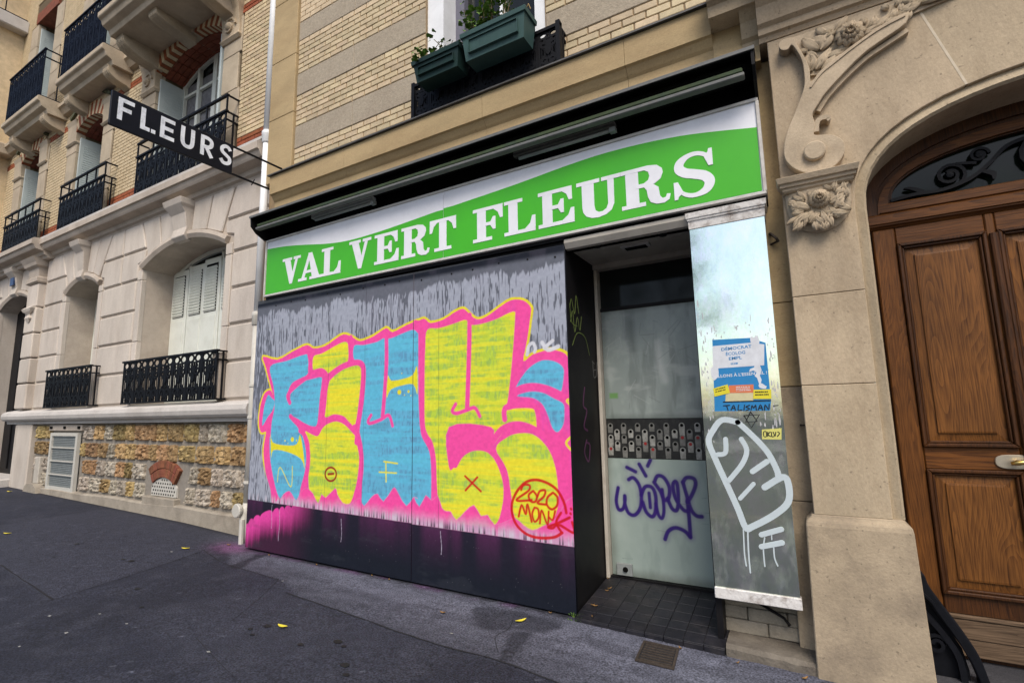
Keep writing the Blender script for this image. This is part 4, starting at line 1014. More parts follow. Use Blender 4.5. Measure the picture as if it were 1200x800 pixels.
for x in (-9.78, -8.67, -7.42): corbel(x, .25, 3.52, 7.88 if x != -8.67 else 7.98, 8.22)
for x in (-12.62, -10.90, -15.66, -13.88): corbel(x, .22, 3.75, 7.92, 8.22)
railing(LB, -12.75, -10.76, 3.66, 8.56, 9.70, M['iron_blue'], 7, .49, name='balcony_railing')
railing(LB, -15.80, -13.74, 3.66, 8.56, 9.70, M['iron_blue'], 7, .49, name='balcony_railing')
railing(LB, -9.88, -7.2, 3.30, 8.56, 9.70, M['iron_blue'], 6, .8, name='balcony_railing')
# projecting bay further up the street
MB().box(-22, -17.2, 3.62, 5.0, 5.4, 16).build('bay_wall', M['brick_yellow'], LB)
MB().box(-22, -16.9, 3.2, 4.2, 8.25, 8.55).build('balcony_slab', M['beige'], LB, bevel=.03)
MB().box(-22, -16.95, 3.1, 4.15, 11.75, 12.1).build('balcony_slab', M['sillstone'], LB, bevel=.03)
railing(LB, -19.5, -16.98, 3.2, 12.1, 13.1, M['iron_blue'], 5, .9, name='balcony_railing')
for op in OPS:
    MB().box(op[0] - .1, op[1] + .1, WF - .05, WF + .5, op[3] + .02, op[3] + .30).build('window_lintel', M['brick_soot'], LB)
# ================================================================== SHOP BUILDING (pale brick and stone, portal on the right)
WM = 3.95
SB = thing('shop_building', 'warm stone building with pale brick bands, carved portal and closed flower shop', 'building', (-2.0, 4.6, 0))
wb = MB()
wb.box(-6.0, -1.62, WM + .03, WM + .6, -.2, 4.62)
wb.box(-1.62, -0.60, 4.62, 4.9, -.2, 4.0); wb.box(-1.62, -.60, WM + .03, WM + .6, 3.10, 4.62)
wb.box(-0.60, 0.20, WM + .03, WM + .6, -.2, 4.62)
wb.build('wall', M['mortar_pale'], SB)
# upper wall with the window opening (rectangular)
WX0, WX1 = -3.26, -1.80
uw = MB(); uw.box(-6.0, WX0, WM, WM + .5, 4.62, 9); uw.box(WX1, 1.2, WM, WM + .5, 4.62, 9); uw.box(WX0, WX1, WM, WM + .5, 4.62, 4.66); uw.box(WX0, WX1, WM, WM + .5, 7.2, 9)
uw.build('wall', M['mortar_pale'], SB)
for z0, z1 in ((4.64, 5.55), (5.553, 6.4), (6.403, 7.3), (7.303, 8.4)):
    MB().box(-5.98, -5.47, WM - .045, WM + .1, z0, z1).build('quoin_stone', M['cornice'], SB, bevel=.006)
BANDS = [(5.02, 5.345), (5.772, 6.10), (6.58, 6.87), (7.30, 7.6)]
for za, zb in BANDS:
    for xa, xb in ((-5.465, -4.4), (-4.397, WX0 - .012), (WX1 + .012, -.7), (-.697, .6)):
        MB().box(xa, xb, WM - .012, WM + .08, za + .006, zb - .006).build('band_stone', M['bandstone'], SB, bevel=.006)
bm_p = MB().box(-.1, .1, 0, .06, -.0295, .0295).mesh('brick', bevel=.004); bm_p.materials.append(M['brick_pale'])
zones = [(4.66, 5.02), (5.345, 5.772), (6.10, 6.58), (6.87, 7.30)]
single = 0; pst = MB()
for za, zb in zones:
    n = round((zb - za) / .0695); h = (zb - za) / n
    for j in range(n):
        z = za + h * (j + .5)
        for x0, x1 in ((-5.46, WX0 - .01), (WX1 + .01, .5)):
            x = x0 - (.105 if j % 2 else 0)
            while x < x1:
                xa, xb = max(x, x0), min(x + .203, x1)
                if xb - xa > .04:
                    if single < 300 and z > 4.75 and xa < -.3:
                        inst('brick', bm_p, SB, ((xa + xb) / 2, WM - .012 + .003 * rnd.random(), z), sc=((xb - xa - .008) / .2, 1, (h - .009) / .059)); single += 1
                    else: pst.box(xa + .004, xb - .004, WM - .012, WM + .04, z - h / 2 + .005, z + h / 2 - .005)
                x += .21
o = pst.build('pale_brickwork', M['brick_pale'], SB, recalc=False); o["kind"] = "stuff"
# cornice over the shop
cp = [(3.98, 4.62), (3.735, 4.595), (3.74, 4.36), (3.765, 4.35), (3.80, 4.30), (3.82, 4.28), (3.82, 4.06), (3.98, 4.06)]
for xa, xb in ((-5.64, -4.3), (-4.297, -2.4), (-2.397, -1.0), (-.997, -.33)):
    MB().prism(cp, xa, xb, SX).build('cornice_stone', M['cornice'], SB)
MB().prism([(3.99, 4.645), (3.71, 4.617), (3.705, 4.598), (3.735, 4.6), (3.99, 4.625)], -5.66, -.31, SX).build('zinc_flashing', M['zinc'], SB)
# window above the shop
wf = MB(); yw = WM + .30
for xa, xb in ((WX0, WX0 + .22), (WX1 - .12, WX1)): wf.box(xa, xb, WM + .02, WM + .36, 4.66, 7.2)
wfo = wf.build('window_frame', M['pipe_white'], SB)
f2 = MB()
for xa, xb in ((WX0 + .22, WX0 + .34), ): f2.box(xa, xb, yw - .05, yw + .05, 4.66, 7.2)
f2.build('window_sash', mat('grey_sash', (0.13, 0.13, 0.17), .5, .1, 4), SB)
f3 = MB(); f3.box(WX0 + .79, WX0 + .85, yw - .02, yw + .04, 4.66, 7.2); f3.build('window_mullion', M['pipe_white'], SB)
MB().box(WX0 + .3, WX1 - .1, yw + .03, yw + .05, 4.66, 7.2).build('window_glass', M['glass'], SB)
# iron railing with plate behind
ro = railing(SB, -3.30, -1.60, 3.80, 4.645, 5.05, M['iron'], 8, .14, name='window_railing')
MB().box(-3.28, -1.62, 3.86, 3.875, 4.65, 5.02).build('railing_backing', mat('dark_plate', (0.022, 0.017, 0.018), .6, .3, 6), ro)
for x in (-3.30, -1.60): MB().box(x - .02, x + .02, 3.77, 3.83, 4.645, 5.07).build('railing_post', M['iron'], ro)

# ---------------------------------------------------------------- portal
YP = 3.74
XC, HW, SPR, RISE, NE = 1.65, 1.16, 2.80, 0.62, 2.4


def arch_c(hw, spr, rise, n=28, xc=XC, half=False):
    out = []
    for k in range(n + 1):
        t = math.pi - math.pi * k / n
        c, s_ = math.cos(t), math.sin(t)
        out.append((xc + hw * math.copysign(abs(c) ** (2 / NE), c), spr + rise * abs(s_) ** (2 / NE)))
    return out


inner = arch_c(HW, SPR, RISE); outer = arch_c(HW + .062, SPR, RISE + .075)
nA = len(outer)
kj = 9   # radial joint after this sample
top = 4.14
def pstone(poly, name='portal_stone', m='portal', y0=YP, y1=4.2, bev=.004):
    return MB().prism(poly, y0, y1).build(name, M[m], SB, bevel=bev)


for za, zb in ((0.885, 1.685), (1.688, 2.268)):
    pstone([(.03, za), (XC - HW - .062, za), (XC - HW - .062, zb), (.03, zb)])
    pstone([(XC + HW + .062, za), (3.6, za), (3.6, zb), (XC + HW + .062, zb)])
k1 = 10
p1 = outer[k1]; jt = (p1[0] - .20, 4.137)
pstone([(.03, 2.271), (XC - HW - .062, 2.271)] + outer[:k1 + 1] + [jt, (.03, 4.137)])
p2 = outer[nA - 1 - k1]; jt2 = (p2[0] + .2, 4.137)
pstone([(p1[0] + .003, p1[1])] + outer[k1 + 1:nA - 1 - k1] + [(p2[0] - .003, p2[1]), (jt2[0] - .003, 4.137), (jt[0] + .003, 4.137)])
pstone([(p2[0], p2[1])] + outer[nA - k1:] + [(XC + HW + .062, 2.271), (3.6, 2.271), (3.6, 4.137), (jt2[0], 4.137)])
# arch moulding with rebate, down the jambs to the base stones
innr = [(XC - HW, .885)] + inner + [(XC + HW, .885)]
outr = [(XC - HW - .062, .885)] + outer + [(XC + HW + .062, .885)]
mb = MB(); vs = []
for p, q in zip(innr, outr):
    m1 = (p[0] * .25 + q[0] * .75, p[1] * .25 + q[1] * .75); m2 = (p[0] * .8 + q[0] * .2, p[1] * .8 + q[1] * .2)
    vs += [(q[0], YP + .028, q[1]), (m1[0], YP + .024, m1[1]), (m2[0], YP + .012, m2[1]), (p[0], YP + .03, p[1]), (p[0], YP + .48, p[1])]
n = len(innr)
mb.add(vs, [(5 * i + k, 5 * i + 1 + k, 5 * i + 6 + k, 5 * i + 5 + k) for i in range(n - 1) for k in range(4)])
mb.build('arch_moulding', M['portal'], SB)
MB().ribbon([(p1[0] + .0015, p1[1] + .004), (jt[0] + .0015, 4.13)], .013, YP - .0012, YP + .004, caps=False).build('mortar_joint', mat('pale_joint', (.55, .47, .36), .9, .1, 20), SB)
# base stones
for xa, xb in ((-.02, .515), (2.79, 3.7)):
    MB().loft([[(xa + e, 3.70 + e2, z), (xb - e, 3.70 + e2, z), (xb - e, 4.25, z), (xa + e, 4.25, z)] for z, e, e2 in ((-.25, -.02, -.015), (.82, 0, 0), (.85, .004, .008), (.87, .03, .03), (.886, .035, .035))]).build('base_stone', M['portal_base'], SB, bevel=.006)
# recessed strip between pillar and portal
for za, zb in ((-.2, .93), (.935, 1.685), (1.69, 2.27), (2.275, 4.1)):
    MB().box(-.12, .06, 3.90, 4.0, za, zb).build('wall_strip_stone', M['cornice'] if zb > 2 else M['portal_base'], SB, bevel=.004)
hk = MB(); hk.tube([(.005, 3.90, 1.43), (.005, 3.86, 1.43), (.02, 3.84, 1.43), (.03, 3.86, 1.43)], .006, 5); hk.build('iron_hook', M['rust'], SB)
hk = MB(); hk.tube([(-.07, 3.90, 2.78), (-.06, 3.85, 2.76), (-.03, 3.84, 2.72), (-.02, 3.86, 2.70)], .010, 5); hk.tube([(-.07, 3.9, 2.70), (-.02, 3.86, 2.705)], .008, 5); hk.build('iron_bracket', M['rust'], SB)
# entablature mouldings above the portal
ent = [(3.95, 4.14), (3.735, 4.14), (3.72, 4.17), (3.70, 4.18), (3.69, 4.22), (3.66, 4.24), (3.62, 4.34), (3.55, 4.40), (3.50, 4.42), (3.50, 4.47), (3.46, 4.49), (3.40, 4.58), (3.40, 4.70), (3.95, 4.74)]
MB().prism(ent, -.02, 4.2, SX).build('entablature', M['portal'], SB)
MB().prism([(y + .10, z) for y, z in ent[:8]] + [(3.95, 4.42)], -.13, -.022, SX).build('entablature_return', M['portal'], SB)
MB().prism([(3.95, 4.40), (3.62, 4.40), (3.60, 4.47), (3.56, 4.49), (3.50, 4.58), (3.50, 4.70), (3.95, 4.74)], -.33, -.022, SX).build('entablature_return', M['portal'], SB)
MB().box(-.33, -.02, 3.80, 3.97, 4.06, 4.40).build('cornice_end', M['cornice'], SB)

# carved scroll
scr = [(0.098, 4.031), (0.114, 3.993), (0.15, 3.985), (0.174, 4.009), (0.201, 3.955), (0.225, 3.866), (0.229, 3.764), (0.22, 3.679), (0.187, 3.592), (0.144, 3.496), (0.099, 3.4), (0.069, 3.297), (0.067, 3.21), (0.102, 3.139), (0.157, 3.088), (0.213, 3.066), (0.29, 3.066), (0.349, 3.09), (0.392, 3.143), (0.406, 3.198), (0.392, 3.249), (0.35, 3.292), (0.29, 3.312), (0.245, 3.33), (0.258, 3.39), (0.25, 3.46), (0.258, 3.49), (0.296, 3.543), (0.335, 3.595), (0.435, 3.687), (0.55, 3.782), (0.65, 3.836), (0.788, 3.904), (0.794, 3.974), (0.66, 3.938), (0.527, 3.877), (0.387, 3.803), (0.315, 3.754), (0.262, 3.70), (0.262, 3.79), (0.24, 3.897), (0.20, 4.015), (0.19, 4.06), (0.12, 4.068)]
so = MB().prism(cat_rom(scr, 3, True), YP - .075, YP + .02).build('carved_scroll', M['carved'], SB, bevel=.012, seg=2)
b = MB(); b.lathe([(.0, -.012), (.056, -.010), (.064, -.003), (.064, .05)], (.238, YP - .098, 3.205), 22, 'y'); b.build('scroll_eye', M['carved'], so, bevel=.0)
b = MB(); b.ribbon([(.262, 3.345), (.268, 3.40), (.292, 3.43), (.335, 3.425), (.33, 3.40)], [.03, .03, .03, .028, .012], YP - .07, YP + .01, caps=False); b.build('scroll_curl', M['carved'], so)
b = MB()   # bead along the inner edge of the curved band
b.ribbon([(.285, 3.50), (.32, 3.55), (.36, 3.60), (.46, 3.69), (.575, 3.775), (.67, 3.82), (.80, 3.878)], .028, YP - .04, YP + .01, caps=False); b.build('scroll_bead', M['carved'], so)
b = MB(); b.ribbon([(.255, 3.66), (.32, 3.735), (.40, 3.785), (.53, 3.86), (.66, 3.92), (.79, 3.955)], .012, YP - .083, YP - .05, caps=False); b.build('scroll_fillet', M['carved'], so)
# spandrel foliage and flower
def leaf3(b, x, z, L, W, ang, y, curl=.02):
    n = 8; ca, sa = math.cos(ang), math.sin(ang); vs = []
    for i in range(n + 1):
        t = i / n; w = W * math.sin(math.pi * (t * .9 + .05)) ** .8
        for s, d in ((-1, 0.0), (-.45, -.018), (0, -.006), (.45, -.018), (1, 0.0)):
            u, v = t * L, s * w / 2 * (1 + .18 * math.sin(t * 25))
            vs.append((x + u * ca - v * sa, y + d - curl * math.sin(math.pi * t), z + u * sa + v * ca))
    b.add(vs, [(5 * i + k, 5 * i + k + 1, 5 * i + 6 + k, 5 * i + 5 + k) for i in range(n) for k in range(4)])


MB().prism([(.19, 4.10), (.235, 3.93), (.262, 3.78), (.33, 3.765), (.53, 3.88), (.66, 3.94), (.80, 3.98), (1.3, 4.05), (1.3, 4.10)], YP - .018, YP + .01).build('spandrel_ground', M['carved'], so)
fo = MB()
for x, z, L, W, a in ((.24, 4.05, .16, .08, -.9), (.27, 3.80, .16, .09, 1.5), (.30, 3.80, .17, .07, .9), (.33, 3.79, .15, .06, .55), (.34, 3.93, .15, .09, 1.0), (.36, 3.86, .13, .06, .15), (.42, 3.90, .10, .05, -.2), (.57, 3.94, .12, .07, .25), (.62, 3.95, .14, .06, .6), (.66, 3.97, .13, .06, .05), (.75, 4.0, .16, .07, .3), (.88, 4.03, .2, .06, .1), (.28, 4.02, .14, .08, -.3), (.43, 4.03, .12, .06, .8)):
    leaf3(fo, x, z, L * .9, W * .9, a, YP - .026, .012)
r5 = random.Random(5)
for q in range(34):
    t = r5.random(); x = .26 + .62 * t; zlo = np.interp(x, [.24, .32, .53, .66, .80, .9], [3.80, 3.80, 3.90, 3.955, 3.99, 4.02]); z = zlo + (4.08 - zlo) * r5.random()
    leaf3(fo, x, z, .05 + .05 * r5.random(), .03 + .02 * r5.random(), r5.random() * 6.28, YP - .024, .014)
fo.build('carved_foliage', M['carved'], so, smooth=True)
def flower(b, x, z, r, y, petals=10):
    for ring, (rr, dy, n) in enumerate(((r, 0, petals), (r * .66, -.02, petals - 2), (r * .36, -.036, 6))):
        for k in range(n):
            a = 2 * math.pi * (k + .5 * ring) / n
            leaf3(b, x + rr * .25 * math.cos(a), z + rr * .25 * math.sin(a), rr * .8, rr * .62, a, y + dy, .022)
    b.lathe([(.0, -.058), (r * .14, -.05), (r * .2, -.02)], (x, y, z), 8, 'y')


fl = MB(); flower(fl, .505, 3.965, .085, YP - .045); fl.build('carved_flower', M['carved'], so, smooth=True)
# corbel capital under the scroll
cc = MB()
rings = []
for z, e, d in ((2.965, .0, .0), (2.975, .012, .012), (2.99, .012, .015), (2.995, .024, .03), (3.012, .026, .034), (3.018, .036, .05), (3.05, .045, .065), (3.058, .03, .05)):
    rings.append([(.045 - e, YP - .07 - d, z), (.418 + e, YP - .07 - d, z), (.418 + e, YP + .02, z), (.045 - e, YP + .02, z)])
cc.loft(rings); co = cc.build('corbel_cap', M['carved'], SB)
cb = MB(); rings = []
for z, w, d in ((2.68, .03, .015), (2.70, .09, .03), (2.74, .14, .045), (2.79, .170, .06), (2.85, .183, .07), (2.92, .186, .075), (2.965, .187, .075)):
    rings.append([(.2315 + w * math.cos(t), YP + .005 - d * abs(math.sin(t)) ** .5, z) for t in np.linspace(math.pi, 2 * math.pi, 15)] + [(.2315 + w, YP + .02, z), (.2315 - w, YP + .02, z)])
cb.loft(rings); cb.build('corbel_bowl', M['carved'], co, smooth=False)
cf = MB(); flower(cf, .235, 2.885, .062, YP - .062, 14)
for x, z, L, W, a in ((.18, 2.83, .15, .07, 2.6), (.15, 2.86, .12, .06, 2.9), (.19, 2.80, .13, .06, 3.6), (.29, 2.84, .14, .07, .45), (.31, 2.80, .12, .06, .9), (.28, 2.78, .13, .06, -.2), (.24, 2.80, .12, .05, -1.3), (.20, 2.77, .1, .05, -.9), (.33, 2.88, .09, .06, 1.0), (.08, 2.90, .09, .05, -1.2), (.38, 2.93, .09, .05, -1.5)):
    leaf3(cf, x, z, L * .8, W * .8, a, YP - .06, .012)
for q in range(44):
    a_ = r5.random() * 6.28; rr = .05 + .12 * r5.random(); x, z = .2315 + rr * math.cos(a_), 2.845 + rr * .8 * math.sin(a_)
    if z > 2.93 or abs(x - .2315) > .15: continue
    leaf3(cf, x, z, .05 + .04 * r5.random(), .028 + .02 * r5.random(), a_ + r5.gauss(0, .6), YP - .058, .010)
cf.build('carved_foliage', M['carved'], co, smooth=True)

# ---------------------------------------------------------------- oak entrance door
YD = 4.10
dr = MB()
# arched frame rings
def ring_strip(a, bq, y0, y1, name, m, parent):
    b_ = MB(); vs = []
    for p, q in zip(a, bq): vs += [(p[0], y0, p[1]), (q[0], y0, q[1]), (q[0], y1, q[1]), (p[0], y1, p[1])]
    n_ = len(a)
    b_.add(vs, [(4 * i + k, 4 * i + (k + 1) % 4, 4 * i + 4 + (k + 1) % 4, 4 * i + 4 + k) for i in range(n_ - 1) for k in range(4)] + [(0, 1, 2, 3), (4 * n_ - 1, 4 * n_ - 2, 4 * n_ - 3, 4 * n_ - 4)])
    return b_.build(name, m, parent)


D = MB().box(.52, XC + 1.13, YD + .045, YD + .12, 0.03, 2.86).build('entrance_door', M['wood_dark'], SB)
A0 = arch_c(HW + .02, 2.83, RISE + .0); A1 = arch_c(1.085, 2.84, .50); A2 = arch_c(1.06, 2.84, .475); A3 = arch_c(1.0, 2.90, .35); A4 = arch_c(.975, 2.915, .325)
ring_strip(A0, A1, YD - .02, YD + .12, 'frame_ring', M['wood_dark'], D)
ring_strip(A1, A2, YD + .0, YD + .12, 'frame_ring', M['wood_dark'], D)
ring_strip(A2, A3, YD - .008, YD + .12, 'frame_ring', M['wood_h'], D)
ring_strip(A3, A4, YD + .012, YD + .12, 'frame_ring', M['wood_dark'], D)
MB().box(.60, 2.7, YD - .006, YD + .1, 2.845, 2.915).build('fanlight_rail', M['wood_h'], D, bevel=.008)
MB().prism(arch_c(1.0, 2.90, .35), YD + .05, YD + .06).build('fanlight_glass', M['glass_door'], D)
tr = MB(); tr.prism([(YD + .1, 2.738), (YD + .01, 2.738), (YD + .0, 2.752), (YD - .02, 2.757), (YD - .02, 2.766), (YD - .032, 2.77), (YD - .032, 2.825), (YD - .015, 2.838), (YD + .1, 2.842)], .53, XC + 1.13, SX)
tr.build('transom', M['wood_h'], D)
# fanlight ironwork
fi = MB()
def scroll3(cx, cz, r, t0, turns, sgn, w):
    fi.ribbon(spiral(cx, cz, r, t0, turns, 22, sgn), w, YD + .004, YD + .03, caps=False, smooth=0)
    fi.lathe([(.0, -.022), (.02, -.018), (.026, .0)], (cx, YD + .02, cz), 8, 'y')


for s in (-1, 1):
    X = lambda d: XC + s * d
    scroll3(X(.655), 3.035, .085, -math.pi / 2, 1.6, -s if s > 0 else 1, .020)
    fi.ribbon([(X(.98), 2.93), (X(.85), 2.945), (X(.70), 2.943), (X(.56), 2.985), (X(.46), 3.06), (X(.37), 3.15), (X(.25), 3.185)], .022, YD + .0, YD + .03, caps=False)
    fi.ribbon([(X(.80), 2.95), (X(.86), 2.99), (X(.90), 3.0)], [.03, .02, .006], YD + .002, YD + .03, caps=False)
    fi.ribbon([(X(.50), 3.02), (X(.45), 2.99), (X(.45), 2.95)], [.02, .03, .01], YD + .002, YD + .03, caps=False)
    scroll3(X(.50), 3.13, .05, 0, 1.4, 1, .016)
    scroll3(X(.20), 3.07, .12, math.pi * .6, 1.6, 1 if s < 0 else -1, .022)
    fi.ribbon([(X(.62), 3.10), (X(.56), 3.09), (X(.52), 3.08)], .018, YD + .002, YD + .03, caps=False)
fi.build('fanlight_ironwork', M['iron'], D)
# leaves
def frame_rect(b_, xa, xb, za, zb, w, y0, y1):
    b_.prism([(xa, za), (xb, za), (xb - w, za + w), (xa + w, za + w)], y0, y1); b_.prism([(xb, za), (xb, zb), (xb - w, zb - w), (xb - w, za + w)], y0, y1)
    b_.prism([(xb, zb), (xa, zb), (xa + w, zb - w), (xb - w, zb - w)], y0, y1); b_.prism([(xa, zb), (xa, za), (xa + w, za + w), (xa + w, zb - w)], y0, y1)


for xo in (0.0, 1.105):
    xl = .545 + xo; xr = xl + 1.10
    lf = MB().box(xl, xr, YD + .028, YD + .044, .06, 2.738).build('door_leaf', M['wood_dark'], D)
    for xa, xb in ((xl + .0, xl + .125), (xl + .575, xl + .625), (xl + 1.075, xr)):
        MB().box(xa + .002, xb - .002, YD, YD + .03, .062, 2.735).build('stile', M['wood'], lf, bevel=.006)
    for xa, xb in ((xl + .125, xl + .575), (xl + .625, xl + 1.075)):
        for za, zb, mm in ((2.62, 2.735, 'wood_h'), (1.15, 1.285, 'wood_h'), (.30, .41, 'wood_dark')):
            MB().box(xa + .001, xb - .001, YD + .002, YD + .03, za, zb).build('rail', M[mm], lf, bevel=.005)
        MB().box(xa + .001, xb - .001, YD - .012, YD + .03, .275, .30).build('kick_moulding', M['wood_worn'], lf, bevel=.006)
        MB().box(xa - .10, xb + .001, YD - .004, YD + .03, .165, .272).build('kick_board', M['wood_worn'], lf, bevel=.004)
        for za, zb in ((1.285, 2.62), (.41, 1.15)):
            m1 = MB(); frame_rect(m1, xa, xb, za, zb, .022, YD - .022, YD + .03); frame_rect(m1, xa + .022, xb - .022, za + .022, zb - .022, .016, YD - .008, YD + .03)
            m1.build('panel_moulding', M['wood_dark'], lf, bevel=.005)
            P = MB(); e = .038; f_ = .085
            P.loft([[(xa + k, y, za + k), (xb - k, y, za + k), (xb - k, y, zb - k), (xa + k, y, zb - k)] for k, y in ((e, YD + .03), (e, YD + .016), (f_, YD + .010), (f_ + .001, YD + .000), (f_ + .012, YD - .002))])
            P.build('door_panel', M['wood_panel'], lf)
    MB().box(xl + .02, xr - .02, YD + .0, YD + .03, .065, .163).build('kick_board', M['wood_worn'], lf, bevel=.004)
mr = MB(); mr.prism([(1.152 + .022 * math.cos(t), YD - .012 + .016 * math.sin(t)) for t in np.linspace(0, 2 * math.pi, 11)[:-1]], .42, 2.60, GX); mr.build('centre_bead', M['wood_dark'], D)
# handle: oval plate and brass lever knob
hp = MB(); hp.prism([(1.085 + .085 * math.copysign(abs(math.cos(t)) ** .7, math.cos(t)), 1.203 + .042 * math.copysign(abs(math.sin(t)) ** .7, math.sin(t))) for t in np.linspace(0, 2 * math.pi, 25)[:-1]], YD - .008, YD + .01)
ho = hp.build('handle_plate', M['plate'], D, bevel=.003)
hb = MB(); hb.lathe([(.012, 0), (.012, -.03), (.016, -.034), (.016, -.044), (.0, -.046)], (1.09, YD - .006, 1.203), 12, 'y'); hb.tube([(1.06, YD - .042, 1.197), (1.09, YD - .05, 1.203), (1.15, YD - .05, 1.208), (1.17, YD - .046, 1.206)], [.010, .014, .013, .009], 10)
hb.build('door_handle', M['brass'], ho, smooth=True)
MB().box(.48, XC + 1.2, 3.72, 4.3, -.3, .035).build('door_threshold', M['asphalt_patch'], SB, bevel=.015)

# ---------------------------------------------------------------- cast-iron wheel guard at the door jamb
WG = thing('wheel_guard', 'black cast iron scrolled wheel guard at the foot of the door jamb', 'wheel guard', (.62, 3.82, gz(.62, 3.82)))
g0 = gz(.62, 3.82) + .0
out_ = [(.50, .60), (.545, .585), (.565, .52), (.62, .42), (.69, .30), (.745, .18), (.775, .05), (.775, g0), (.735, g0), (.73, .06), (.70, .16), (.645, .27), (.585, .37), (.545, .44), (.50, .45)]
MB().prism(cat_rom(out_[:7], 4) + out_[7:9] + cat_rom(out_[9:], 4), 3.79, 3.87).build('guard_arm', M['iron'], WG, bevel=.012, seg=2)
gb = MB()
gb.ribbon([(.50, .40), (.56, .33), (.62, .24), (.66, .14), (.67, g0 + .02)], .03, 3.795, 3.865, caps=False)
gb.ribbon(spiral(.565, .21, .055, 0, 1.5, 18), .018, 3.80, 3.86, caps=False, smooth=0)
gb.ribbon([(.61, .22), (.64, .20), (.66, .13)], .02, 3.80, 3.86, caps=False)
gb.ribbon([(.50, .50), (.56, .45), (.61, .36), (.66, .27), (.70, .18)], .012, 3.78, 3.80, caps=False)
gb.build('guard_scroll', M['iron'], WG)
MB().prism([(.50, .46), (.56, .42), (.62, .32), (.68, .20), (.70, .09), (.70, g0 + .09), (.60, g0 + .09), (.55, g0 + .02), (.50, g0 + .02)], 3.835, 3.86).build('guard_web', M['iron'], WG)
MB().box(.49, .80, 3.78, 3.88, g0 - .03, g0 + .035).build('guard_foot', M['iron'], WG, bevel=.01)
# ================================================================== PAINT RASTER (colours stored on a fine mesh grid)
def sd_poly(X, Z, poly):
    d = np.full(X.shape, 1e9); ins = np.zeros(X.shape, bool)
    n = len(poly)
    for i in range(n):
        x0, z0 = poly[i]; x1, z1 = poly[(i + 1) % n]
        ex, ez = x1 - x0, z1 - z0
        t = np.clip(((X - x0) * ex + (Z - z0) * ez) / (ex * ex + ez * ez + 1e-12), 0, 1)
        d = np.minimum(d, (X - x0 - t * ex) ** 2 + (Z - z0 - t * ez) ** 2)
        c = (z0 > Z) != (z1 > Z)
        xi = x0 + (Z - z0) * ex / (ez if abs(ez) > 1e-12 else 1e-12)
        ins ^= c & (X < xi)
    d = np.sqrt(d)
    return np.where(ins, -d, d)


def sd_path(X, Z, pts):
    d = np.full(X.shape, 1e9)
    for (x0, z0), (x1, z1) in zip(pts[:-1], pts[1:]):
        ex, ez = x1 - x0, z1 - z0
        t = np.clip(((X - x0) * ex + (Z - z0) * ez) / (ex * ex + ez * ez + 1e-12), 0, 1)
        d = np.minimum(d, (X - x0 - t * ex) ** 2 + (Z - z0 - t * ez) ** 2)
    return np.sqrt(d)


_nrs = np.random.RandomState(3)


def vnoise(X, Z, sx, sz, seed=0, octv=4):
    out = np.zeros(X.shape); amp = 1.0; tot = 0
    for o in range(octv):
        rs = np.random.RandomState(seed * 17 + o)
        tab = rs.rand(257, 257)
        u = X * sx * 2 ** o; v = Z * sz * 2 ** o
        iu = np.floor(u).astype(int); iv = np.floor(v).astype(int)
        fu = u - iu; fv = v - iv
        fu = fu * fu * (3 - 2 * fu); fv = fv * fv * (3 - 2 * fv)
        a = tab[iu % 257, iv % 257]; b_ = tab[(iu + 1) % 257, iv % 257]; c = tab[iu % 257, (iv + 1) % 257]; d = tab[(iu + 1) % 257, (iv + 1) % 257]
        out += amp * ((a * (1 - fu) + b_ * fu) * (1 - fv) + (c * (1 - fu) + d * fu) * fv)
        tot += amp; amp *= .55
    return out / tot


def sstep(a, b_, x):
    t = np.clip((x - a) / (b_ - a), 0, 1); return t * t * (3 - 2 * t)


class Paint:
    def __init__(s, X, Z, base):
        s.X, s.Z = X, Z
        s.C = np.zeros(X.shape + (3,)); s.C[:] = base

    def lay(s, a, col):
        a = np.clip(a, 0, 1)[..., None]
        s.C = s.C * (1 - a) + np.asarray(col) * a

    def _sub(s, pts, pad):
        xs_ = [p[0] for p in pts]; zs_ = [p[1] for p in pts]
        m = (s.X > min(xs_) - pad) & (s.X < max(xs_) + pad) & (s.Z > min(zs_) - pad) & (s.Z < max(zs_) + pad)
        return m

    def poly(s, pts, soft=.004, smooth=0, grow=0.0):
        if smooth: pts = cat_rom(pts, smooth, True)
        m = s._sub(pts, .15)
        a = np.zeros(s.X.shape)
        a[m] = 1 - sstep(-soft, soft, sd_poly(s.X[m], s.Z[m], pts) - grow)
        return a

    def path(s, pts, w, soft=.005, smooth=5):
        if smooth and len(pts) > 2: pts = cat_rom(pts, smooth)
        m = s._sub(pts, w + .1)
        a = np.zeros(s.X.shape)
        if m.any(): a[m] = 1 - sstep(w / 2 - soft, w / 2 + soft, sd_path(s.X[m], s.Z[m], pts))
        return a


